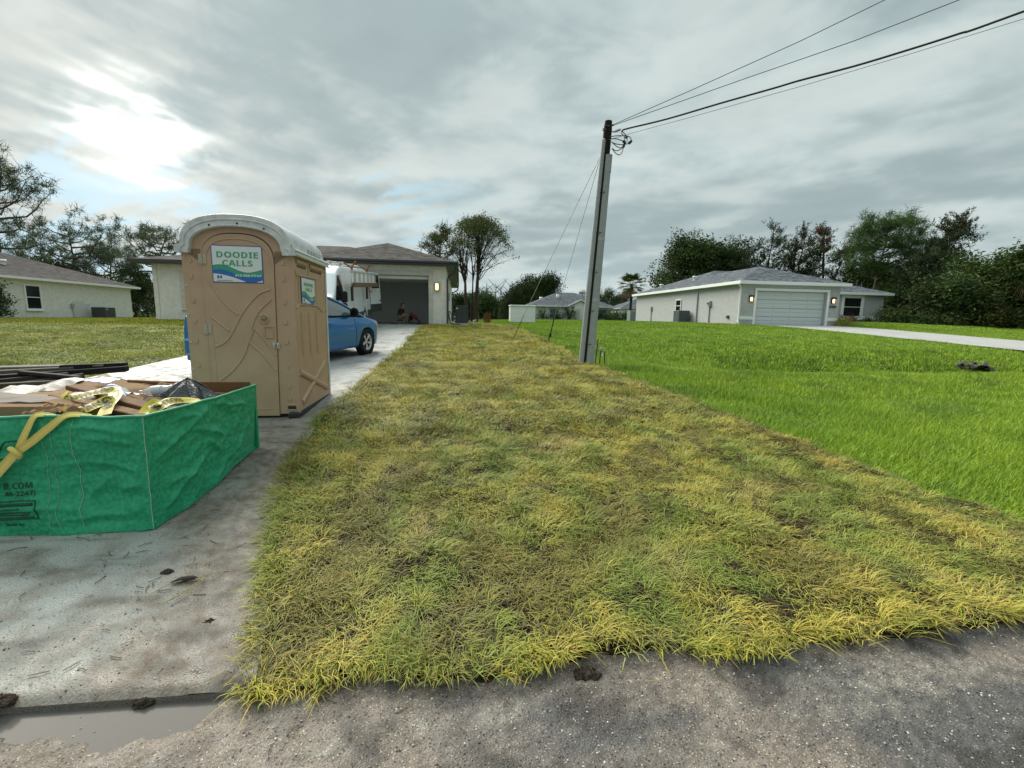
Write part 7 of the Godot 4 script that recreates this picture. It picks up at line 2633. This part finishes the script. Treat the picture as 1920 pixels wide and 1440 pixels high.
# ---------------------------------------------------------------- smaller things on the lots
func small_things() -> void:
	var y := HS(3.08, -10.1)
	var sp := thing("utility_stake", "dark metal pipe stakes with a small white tag beside the pole foot", "utility stake", Vector3(3.1, y, -10.1))
	wob("rod", pipe([Vector3(3.10, y - 0.05, -10.1), Vector3(3.15, y + 0.55, -10.1), Vector3(3.10, y + 0.55, -10.08)], 0.012, 6), M.black_metal, sp)
	wob("box", bx(Vector3(3.08, y + 0.50, -10.06), Vector3(0.05, 0.09, 0.05), 0.01), M.grey_metal, sp)
	wob("hoop", pipe([Vector3(3.20, y - 0.05, -10.08), Vector3(3.21, y + 0.30, -10.08), Vector3(3.30, y + 0.27, -10.06), Vector3(3.31, y - 0.05, -10.06)], 0.013, 6), M.black_metal, sp)
	wob("cap", bx(Vector3(3.235, y + 0.34, -10.07), Vector3(0.09, 0.06, 0.05), 0.015), M.grey_metal, sp)
	wob("tag", bx(Vector3(3.25, y + 0.22, -10.05), Vector3(0.025, 0.09, 0.01)), M.white_paint, sp)
	# white slatted enclosure with two pipes before it
	var gy := HS(4.7, -34.5)
	var sh := thing("enclosure", "white slatted box enclosure standing alone on the far green lawn", "enclosure", Vector3(4.72, gy, -34.6))
	wob("frame", bx(Vector3(4.72, gy + 0.68, -34.65), Vector3(1.82, 1.14, 1.2), 0.01), M.stucco_white, sh)
	for k in 12:
		wob("slat", bx(Vector3(4.72, gy + 0.17 + 0.094 * k, -34.035), Vector3(1.78, 0.088, 0.03), 0.008, rot(Vector3.RIGHT, -9)), M.white_paint, sh)
	wob("top_rail", bx(Vector3(4.72, gy + 1.28, -34.6), Vector3(1.92, 0.09, 1.32), 0.02), M.white_paint, sh)
	wob("bottom_rail", bx(Vector3(4.72, gy + 0.09, -34.04), Vector3(1.86, 0.06, 0.06), 0.01), M.white_paint, sh)
	for s in [-1, 1]:
		wob("corner_post", bx(Vector3(4.72 + s * 0.91, gy + 0.66, -34.05), Vector3(0.06, 1.2, 0.06), 0.01), M.white_paint, sh)
		wob("foot", bx(Vector3(4.72 + s * 0.7, gy + 0.03, -34.6), Vector3(0.2, 0.16, 1.0)), M.rubber, sh)
	var g := "white pipes in the lawn"
	one("standpipe", pipe([Vector3(4.08, gy - 0.1, -33.6), Vector3(4.08, gy + 0.22, -33.6)], 0.03, 8), M.white_paint, "thinner white standpipe in front of the slatted enclosure's left end", "pipe", g)
	one("standpipe", pipe([Vector3(4.27, gy - 0.1, -33.4), Vector3(4.27, gy + 0.2, -33.4)], 0.045, 8), M.white_paint, "thicker white standpipe in front of the slatted enclosure", "pipe", g)
	var cy := HS(0.75, -23.6)
	one("standpipe", pipe([Vector3(0.72, cy - 0.1, -23.6), Vector3(0.72, cy + 0.24, -23.6), Vector3(0.86, cy + 0.25, -23.6)], 0.04, 8), M.white_paint, "white elbow cleanout pipe right of the tall air conditioner", "pipe", g)
	# survey boards
	var st := thing("stake_panel", "short row of orange-brown wooden boards standing in the far lawn", "wooden stakes", Vector3(1.87, HS(1.87, -31.0), -31.0))
	for k in 5:
		wob("board", bx(Vector3(1.68 + 0.095 * k, HS(1.87, -31.0) + 0.30 + 0.02 * (k % 3), -31.0 + 0.03 * (k % 2)), Vector3(0.085, 0.72 + 0.05 * (k % 3), 0.025), 0.004, rot(Vector3(0, 0, 1), [-1.5, 0.8, 1.6, -0.6, 0.9][k])), wood([0.34, 0.28, 0.31, 0.24, 0.33][k], [0.17, 0.14, 0.15, 0.12, 0.16][k], 0.06), st)
	# culvert mouth under the neighbour's drive
	var cz := -11.5
	var cl := thing("culvert", "dark culvert pipe end half buried in the grass swale", "culvert", Vector3(15.1, HS(15.1, cz), cz))
	var cm := MB.new()
	var cyy := HS(15.1, cz)
	cm.lathe([Vector2(0.17, -0.8), Vector2(0.17, 0.0), Vector2(0.21, 0.0), Vector2(0.21, -0.8)], 24, Transform3D(rot(Vector3.UP, -60) * rot(Vector3.RIGHT, 82), Vector3(15.05, cyy + 0.06, cz + 0.1)))
	wob("pipe", cm, mat(0.05, 0.05, 0.05, 0.8), cl)
	var cb := MB.new()
	rng.seed = 71
	for k in 14:
		cb.box(Vector3(15.2 + rng.randf_range(-0.45, 0.4), cyy + 0.24 + rng.randf_range(-0.14, 0.10), cz - 0.15 + rng.randf_range(-0.2, 0.1)), Vector3(rng.randf_range(0.08, 0.22), rng.randf_range(0.05, 0.10), rng.randf_range(0.08, 0.18)), 0.02, Basis.from_euler(Vector3(rng.randf(), rng.randf() * 3.0, rng.randf())))
	var rk := wob("headwall", cb, M.asphalt.duplicate(), cl)
	rk.material_override = mat(0.13, 0.12, 0.11, 0.9)
	# mud clods by the puddle and on the drive
	var clods := [[Vector3(-1.12, 0.0, -1.30), 0.03, "largest mud clod on the road in front of the driveway"], [Vector3(-1.42, 0.0, -1.30), 0.022, "small mud clod on the road near the lower left corner"], [Vector3(-1.17, 0.0, -1.65), 0.025, "mud clod stuck to the driveway edge above the puddle"], [Vector3(-1.66, 0.0, -1.66), 0.035, "dark wet mud clump at the left end of the driveway edge"], [Vector3(-1.12, 0.03, -2.02), 0.022, "little mud clod on the driveway's muddy corner"], [Vector3(-1.53, 0.06, -2.42), 0.022, "little dark clod on the clean middle of the driveway"], [Vector3(0.52, 0.0, -1.62), 0.04, "dark clod of earth fallen from the sod edge onto the road"]]
	var k2 := 0
	for c in clods:
		rng.seed = 500 + k2
		k2 += 1
		var rows: Array = []
		for j in 13:
			var line := PackedVector3Array()
			for i in 21:
				var a := -TAU * i / 20
				var el := lerpf(-0.5, PI * 0.5, j / 12.0)
				var d := Vector3(cos(a) * cos(el), sin(el) * 0.6, sin(a) * cos(el))
				var r: float = c[1] * (1.0 + 0.35 * N(d.x * 1.5 + k2 * 7.0, d.z * 1.5 + d.y, 1.0) + 0.22 * N(d.x * 4.0, d.z * 4.0 + d.y * 3.0 + k2, 1.0))
				line.append(d * r * Vector3(1.35, 1.0, 0.9))
			rows.append(line)
		var m := MB.new()
		m.col = Color(0.15, 0.125, 0.10)
		m.grid(rows)
		var o := one("mud_clod", m, M.soil, c[2], "mud clod", "mud clods round the driveway end")
		var base := 0.004
		if c[0].z < -1.655:
			base = HS(c[0].x, c[0].z) + 0.025
		o.position = Vector3(c[0].x, base, c[0].z)
	# uprooted grass runner on the drive
	var ry := HS(-1.36, -2.32) + 0.03
	var gr := thing("uprooted_grass", "uprooted grass runner with muddy root lying on the driveway", "grass runner", Vector3(-1.36, ry, -2.32))
	wob("root", pipe([Vector3(-1.45, ry + 0.006, -2.31), Vector3(-1.41, ry + 0.012, -2.33), Vector3(-1.36, ry + 0.015, -2.335), Vector3(-1.34, ry + 0.01, -2.34)], [0.006, 0.014, 0.012, 0.005], 7), mat(0.06, 0.045, 0.04, 0.95), gr)
	for q in [[-1.34, -2.34, -1.30, -2.31, -1.37, -2.16], [-1.35, -2.335, -1.29, -2.28, -1.40, -2.12], [-1.36, -2.34, -1.27, -2.36, -1.17, -2.42], [-1.40, -2.32, -1.45, -2.26, -1.50, -2.17]]:
		wob("blade", pipe(smooth2([Vector3(q[0], ry + 0.01, q[1]), Vector3(q[2], ry + 0.02, q[3]), Vector3(q[4], ry + 0.004, q[5])], 6), 0.0022, 4), mat(0.36, 0.31, 0.12, 0.7), gr)
	# shell grit and straw on road and driveway
	rng.seed = 88
	var pm: Array = []
	for k in 3:
		var m := MB.new()
		m.box(Vector3(0, 0.2, 0), Vector3(1.0, 0.5, 0.7), 0.22, Basis.from_euler(Vector3(0.2 * k, k, 0.15)))
		pm.append(m.mesh())
	var grit := Node3D.new()
	grit.name = "shell_grit"
	grit.set_meta("kind", "stuff")
	grit.set_meta("label", "pale shell grit and pebbles scattered over the muddy road and driveway end")
	grit.set_meta("category", "grit")
	add_child(grit)
	M.grit = vmat(0.8, 0.3)
	var lists: Array = [[], [], []]
	for i in 24000:
		var x := rng.randf_range(-2.4, 3.6)
		var z := rng.randf_range(-1.72, -0.85)
		var yy := 0.004 + 0.007 * F(x, z, 1.6) + 0.004 * F(x, z, 9.0)
		if rng.randf() < 0.25:
			x = rng.randf_range(-2.4, -0.85)
			z = rng.randf_range(-3.6, -1.66)
			var e := drive_right(z) - x
			if rng.randf() > ss(1.1, 0.0, e + 0.5 * F(x, z, 1.7)) and rng.randf() > ss(1.0, 0.2, -z - 1.66):
				continue
			yy = HS(x, z) + 0.026
		elif N(x, z, 1.4) + 0.8 * rng.randf() - 0.2 + 0.3 * ss(0.5, 2.0, x) < 0.0 or (x < -0.75 and z < -1.42 and rng.randf() > 0.12):
			continue
		if x < -0.8 and z > -1.66 and z < -1.42:
			yy = -0.008
		var s := 0.0012 + 0.0055 * pow(rng.randf(), 7.0)
		var tone := rng.randf_range(0.3, 0.62) if rng.randf() < 0.7 else rng.randf_range(0.06, 0.16)
		lists[rng.randi() % 3].append([Transform3D(Basis.from_euler(Vector3(rng.randf() * 0.4, rng.randf() * TAU, 0)).scaled(Vector3(s, s, s) * 1.6), Vector3(x, yy - s * 0.2, z)), Color(tone, tone * 0.95, tone * 0.87)])
	for k in 3:
		_scatter(grit, "pebble", pm[k], lists[k], M.grit)
	var sm := MB.new()
	sm.bar(Vector3(-0.5, 0, 0), Vector3(0.0, 0.04, 0.05), 0.05, 0.03)
	sm.bar(Vector3(0.0, 0.04, 0.05), Vector3(0.5, 0, -0.04), 0.045, 0.03)
	var straw: Array = []
	for i in 420:
		var x := rng.randf_range(-2.4, 3.4)
		var z := rng.randf_range(-1.75, -0.9)
		var yy := 0.012
		var road := true
		if i % 2 == 0:
			x = rng.randf_range(-2.6, -0.9)
			z = rng.randf_range(-5.0, -1.7)
			yy = HS(x, z) + 0.031
			road = false
		elif absf(z - sod_front(x)) > 0.3 * rng.randf():
			continue
		if road and x < -0.7 and z < -1.35:
			continue
		var s := rng.randf_range(0.02, 0.075)
		var c := lit(Color(0.07, 0.055, 0.045), Color(0.3, 0.26, 0.13), rng.randf() * (1.2 if road else 0.6) - 0.2)
		straw.append([Transform3D(Basis(Vector3.UP, rng.randf() * TAU).scaled(Vector3(s, s, s)), Vector3(x, yy, z)), c])
	_scatter(grit, "straw", sm.mesh(), straw, M.grit)

func _scatter(root: Node3D, called: String, mesh: Mesh, list: Array, mt: Material) -> void:
	var mm := MultiMesh.new()
	mm.transform_format = MultiMesh.TRANSFORM_3D
	mm.use_colors = true
	mm.mesh = mesh
	mm.instance_count = list.size()
	for i in list.size():
		mm.set_instance_transform(i, list[i][0])
		mm.set_instance_color(i, list[i][1])
	var o := MultiMeshInstance3D.new()
	o.multimesh = mm
	o.material_override = mt
	o.name = called
	o.set_meta("kind", "stuff")
	root.add_child(o, true)

# ---------------------------------------------------------------- the worker in the garage
func nets(caps: Array, k: float, cell: float) -> MB:   # smooth union of tapered capsules [a, b, ra, rb], meshed as surface nets
	var lo := Vector3.ONE * 1e9
	var hi := -lo
	for c in caps:
		var r: float = maxf(c[2], c[3]) + k + 2.5 * cell
		lo = lo.min(c[0] - Vector3.ONE * r).min(c[1] - Vector3.ONE * r)
		hi = hi.max(c[0] + Vector3.ONE * r).max(c[1] + Vector3.ONE * r)
	var n := Vector3i(((hi - lo) / cell).ceil()) + Vector3i.ONE
	var f := PackedFloat32Array()
	f.resize(n.x * n.y * n.z)
	f.fill(0.5)
	for c in caps:
		var a: Vector3 = c[0]
		var ab: Vector3 = c[1] - a
		var l2 := maxf(ab.length_squared(), 1e-9)
		var r: float = maxf(c[2], c[3]) + k + 2.0 * cell
		var p0 := Vector3i(((a.min(c[1]) - Vector3.ONE * r - lo) / cell).floor()).clamp(Vector3i.ZERO, n - Vector3i.ONE)
		var p1 := Vector3i(((a.max(c[1]) + Vector3.ONE * r - lo) / cell).ceil()).clamp(Vector3i.ZERO, n - Vector3i.ONE)
		for z in range(p0.z, p1.z + 1):
			for y in range(p0.y, p1.y + 1):
				for x in range(p0.x, p1.x + 1):
					var p := lo + Vector3(x, y, z) * cell
					var t := clampf((p - a).dot(ab) / l2, 0.0, 1.0)
					var d: float = (p - a - ab * t).length() - lerpf(c[2], c[3], t)
					var i := x + n.x * (y + n.y * z)
					var o := f[i]
					var h := maxf(k - absf(o - d), 0.0) / k
					f[i] = minf(o, d) - h * h * k * 0.25
	var vid := {}
	var vp := PackedVector3Array()
	var st := [1, n.x, n.x * n.y]
	for z in n.z - 1:
		for y in n.y - 1:
			for x in n.x - 1:
				var i := x + n.x * (y + n.y * z)
				var neg := 0
				for q in 8:
					if f[i + (q & 1) + ((q >> 1) & 1) * st[1] + (q >> 2) * st[2]] < 0.0:
						neg += 1
				if neg == 0 or neg == 8:
					continue
				var s := Vector3.ZERO
				var m := 0
				for q in 8:
					for e in 3:
						if q & (1 << e):
							continue
						var i0: int = i + (q & 1) + ((q >> 1) & 1) * st[1] + (q >> 2) * st[2]
						var i1: int = i0 + st[e]
						if (f[i0] < 0.0) != (f[i1] < 0.0):
							var p := Vector3(q & 1, (q >> 1) & 1, q >> 2)
							p[e] += f[i0] / (f[i0] - f[i1])
							s += p
							m += 1
				vid[i] = vp.size()
				vp.append(lo + (Vector3(x, y, z) + s / m) * cell)
	var nrm := PackedVector3Array()
	nrm.resize(vp.size())
	var faces: Array = []
	for i in vid:
		for e in 3:
			var j: int = i + st[e]
			if (f[i] < 0.0) == (f[j] < 0.0):
				continue
			var u: int = st[(e + 1) % 3]
			var w: int = st[(e + 2) % 3]
			if not (vid.has(i - u) and vid.has(i - w) and vid.has(i - u - w)):
				continue
			var q := [vid[i], vid[i - u], vid[i - u - w], vid[i - w]]
			if f[i] < 0.0:
				q.reverse()
			q.reverse()
			faces.append(q)
			var m := (vp[q[1]] - vp[q[0]]).cross(vp[q[2]] - vp[q[0]])
			for b in q:
				nrm[b] += m
	var out := MB.new()
	for q in faces:
		for b in [0, 2, 1, 0, 3, 2]:
			out.v.append(vp[q[b]])
			out.n.append(nrm[q[b]].normalized())
			out.c.append(out.col)
			out.uv.append(Vector2.ZERO)
	return out

func worker() -> void:
	var at := Vector3(-2.82, 1.06, -22.55)
	var t := thing("person", "person in dark shirt and khaki trousers crouching on a low stool in the garage", "person", at, 0.12)
	var skin := mat(0.34, 0.20, 0.135, 0.6)
	var body := nets([
		[Vector3(-0.02, 0.33, -0.08), Vector3(-0.02, 0.33, 0.08), 0.115, 0.115], [Vector3(-0.02, 0.36, 0), Vector3(0.04, 0.62, 0), 0.12, 0.14],
		[Vector3(0.05, 0.67, -0.12), Vector3(0.05, 0.67, 0.12), 0.075, 0.075], [Vector3(0.06, 0.68, 0), Vector3(0.10, 0.80, 0), 0.06, 0.052],
		[Vector3(0.0, 0.31, 0.09), Vector3(0.36, 0.43, 0.15), 0.085, 0.058], [Vector3(0.36, 0.43, 0.15), Vector3(0.29, 0.08, 0.16), 0.057, 0.04],
		[Vector3(0.0, 0.31, -0.09), Vector3(0.34, 0.41, -0.16), 0.085, 0.058], [Vector3(0.34, 0.41, -0.16), Vector3(0.40, 0.08, -0.17), 0.057, 0.04],
		[Vector3(0.29, 0.06, 0.16), Vector3(0.46, 0.035, 0.18), 0.04, 0.03], [Vector3(0.40, 0.06, -0.17), Vector3(0.57, 0.035, -0.18), 0.04, 0.03],
		[Vector3(0.05, 0.66, 0.17), Vector3(0.13, 0.42, 0.23), 0.05, 0.042], [Vector3(0.13, 0.42, 0.23), Vector3(0.34, 0.47, 0.12), 0.04, 0.028],
		[Vector3(0.05, 0.66, -0.17), Vector3(0.15, 0.43, -0.23), 0.05, 0.042], [Vector3(0.15, 0.43, -0.23), Vector3(0.36, 0.45, -0.10), 0.04, 0.028]], 0.05, 0.014)
	var H := Vector3(0.13, 0.89, 0.0)
	var head := nets([[H + Vector3(-0.03, 0.03, 0), H + Vector3(0.015, 0.025, 0), 0.085, 0.08], [H + Vector3(0.03, -0.055, 0), H + Vector3(0.045, -0.06, 0), 0.052, 0.045], [H + Vector3(0.088, 0.015, 0), H + Vector3(0.108, -0.018, 0), 0.009, 0.014],
		[H + Vector3(0.07, -0.045, -0.018), H + Vector3(0.07, -0.045, 0.018), 0.02, 0.02], [H + Vector3(-0.01, 0.0, 0.082), H + Vector3(-0.012, -0.03, 0.082), 0.016, 0.011], [H + Vector3(-0.01, 0.0, -0.082), H + Vector3(-0.012, -0.03, -0.082), 0.016, 0.011], [H + Vector3(-0.03, -0.08, 0), H + Vector3(0.0, -0.02, 0), 0.055, 0.06]], 0.022, 0.006)
	for s in [1, -1]:
		var w := Vector3(0.34, 0.47, 0.12) if s > 0 else Vector3(0.36, 0.45, -0.10)
		var d := Vector3(0.85, -0.25, -0.45 * s).normalized()
		var sd := d.cross(Vector3.UP).normalized()
		var hand: Array = [[w, w + d * 0.045, 0.026, 0.028], [w + d * 0.05 + sd * 0.02, w + d * 0.08 + sd * 0.026, 0.017, 0.013], [w + d * 0.05 - sd * 0.02, w + d * 0.08 - sd * 0.026, 0.017, 0.013]]
		for k in 4:
			var o := w + d * 0.085 + sd * (0.027 - 0.018 * k)
			var ln: float = [0.036, 0.042, 0.04, 0.03][k]
			var m := o + d * ln * 0.8 + Vector3(0, -0.008, 0)
			hand.append([o, m, 0.0095, 0.0085])
			hand.append([m, m + d * ln * 0.4 + Vector3(0, -ln * 0.7, 0), 0.0085, 0.007])
		var th: Vector3 = w + d * 0.03 + sd * 0.028 * s
		hand.append([th, th + d * 0.03 + sd * 0.022 * s + Vector3(0, -0.012, 0), 0.012, 0.010])
		hand.append([th + d * 0.03 + sd * 0.022 * s + Vector3(0, -0.012, 0), th + d * 0.055 + sd * 0.016 * s + Vector3(0, -0.028, 0), 0.010, 0.008])
		var hm := nets(hand, 0.01, 0.0045)
		body.v.append_array(hm.v)
		body.n.append_array(hm.n)
		body.c.append_array(hm.c)
		body.uv.append_array(hm.uv)
	body.v.append_array(head.v)
	body.n.append_array(head.n)
	body.c.append_array(head.c)
	body.uv.append_array(head.uv)
	obj("body", body, skin, t)
	obj("shirt", nets([[Vector3(-0.02, 0.36, 0), Vector3(0.04, 0.62, 0), 0.135, 0.152], [Vector3(0.05, 0.67, -0.12), Vector3(0.05, 0.67, 0.12), 0.085, 0.085], [Vector3(0.05, 0.66, 0.17), Vector3(0.10, 0.51, 0.205), 0.062, 0.06], [Vector3(0.05, 0.66, -0.17), Vector3(0.11, 0.52, -0.205), 0.062, 0.06]], 0.05, 0.016), mat(0.022, 0.02, 0.024, 0.9), t)
	obj("trousers", nets([[Vector3(-0.02, 0.32, -0.08), Vector3(-0.02, 0.32, 0.08), 0.13, 0.13], [Vector3(0.0, 0.31, 0.09), Vector3(0.36, 0.43, 0.15), 0.1, 0.074], [Vector3(0.36, 0.43, 0.15), Vector3(0.30, 0.11, 0.16), 0.073, 0.06], [Vector3(0.0, 0.31, -0.09), Vector3(0.34, 0.41, -0.16), 0.1, 0.074], [Vector3(0.34, 0.41, -0.16), Vector3(0.39, 0.11, -0.17), 0.073, 0.06]], 0.04, 0.016), mat(0.15, 0.115, 0.075, 0.9), t)
	for q in [[Vector3(0.29, 0.06, 0.16), Vector3(0.46, 0.045, 0.18)], [Vector3(0.40, 0.06, -0.17), Vector3(0.57, 0.045, -0.18)]]:
		obj("boot", nets([[q[0] + Vector3(-0.02, -0.005, 0), q[1], 0.052, 0.044], [q[0], q[0] + Vector3(0, 0.09, 0), 0.05, 0.052]], 0.03, 0.014), mat(0.05, 0.035, 0.025, 0.8), t)
	obj("hair", nets([[H + Vector3(-0.04, 0.045, 0), H + Vector3(0.0, 0.05, 0), 0.082, 0.078], [H + Vector3(-0.065, 0.0, -0.03), H + Vector3(-0.065, 0.0, 0.03), 0.05, 0.05]], 0.02, 0.009), mat(0.015, 0.012, 0.01, 0.8), t)
	var ey := MB.new()
	for s in [-1, 1]:
		ey.lathe([Vector2(0, 0.007), Vector2(0.006, 0.004), Vector2(0.008, 0.0)], 10, Transform3D(rot(Vector3(0, 0, 1), -90), H + Vector3(0.085, 0.016, s * 0.031)))
	obj("eyes", ey, M.black_metal, t)
	var stl := thing("stool", "low dark stool under the crouching worker", "stool", at, 0.12)
	obj("seat", bx(Vector3(-0.03, 0.17, 0), Vector3(0.32, 0.04, 0.3), 0.012), M.black_metal, stl)
	for sx in [-1, 1]:
		for sz in [-1, 1]:
			obj("leg", bx(Vector3(-0.03 + sx * 0.12, 0.075, sz * 0.11), Vector3(0.03, 0.15, 0.03), 0.005), M.black_metal, stl)
	# chop saw on its low stand
	var red := mat(0.22, 0.012, 0.02, 0.5)
	var sw := thing("chop_saw", "red chop saw with round guard standing on the garage floor", "saw", Vector3(-2.2, 1.06, -22.8), 0.0)
	obj("base", bx(Vector3(0, 0.08, 0), Vector3(0.55, 0.05, 0.32), 0.015), M.dark_trim, sw)
	for s in [-1, 1]:
		obj("foot", bx(Vector3(s * 0.22, 0.03, 0), Vector3(0.06, 0.06, 0.4), 0.01), M.dark_trim, sw)
	var gd := MB.new()
	gd.lathe([Vector2(0.0, 0.05), Vector2(0.16, 0.05), Vector2(0.18, 0.03), Vector2(0.18, -0.03), Vector2(0.16, -0.05), Vector2(0.0, -0.05)], 28, Transform3D(rot(Vector3.RIGHT, 90), Vector3(-0.2, 0.34, 0)))
	obj("blade_guard", gd, M.dark_trim, sw)
	var mo := MB.new()
	mo.tube([Vector3(-0.12, 0.5, 0), Vector3(0.02, 0.38, 0), Vector3(0.16, 0.24, 0)], [0.06, 0.09, 0.07], 14)
	obj("motor", mo, red, sw)
	obj("handle", pipe([Vector3(-0.12, 0.5, 0), Vector3(-0.16, 0.58, 0), Vector3(-0.06, 0.6, 0)], 0.02, 8), M.black_metal, sw)
	obj("arm", pipe([Vector3(0.16, 0.24, 0), Vector3(0.28, 0.14, 0), Vector3(0.32, 0.1, 0)], 0.035, 10), M.dark_trim, sw)
	one("power_cord", pipe([Vector3(-2.0, 1.075, -22.7), Vector3(-2.3, 1.07, -22.2), Vector3(-2.7, 1.07, -22.1), Vector3(-3.3, 1.07, -22.4)], 0.012, 6), M.black_metal, "black power cord lying across the garage floor by the chop saw", "cord")
	one("plank", bx(Vector3(-2.55, 1.09, -22.25), Vector3(0.75, 0.04, 0.1), 0.006, Basis(Vector3.UP, 0.35)), wood(0.35, 0.28, 0.18), "pale board lying on the garage floor between worker and chop saw", "plank")
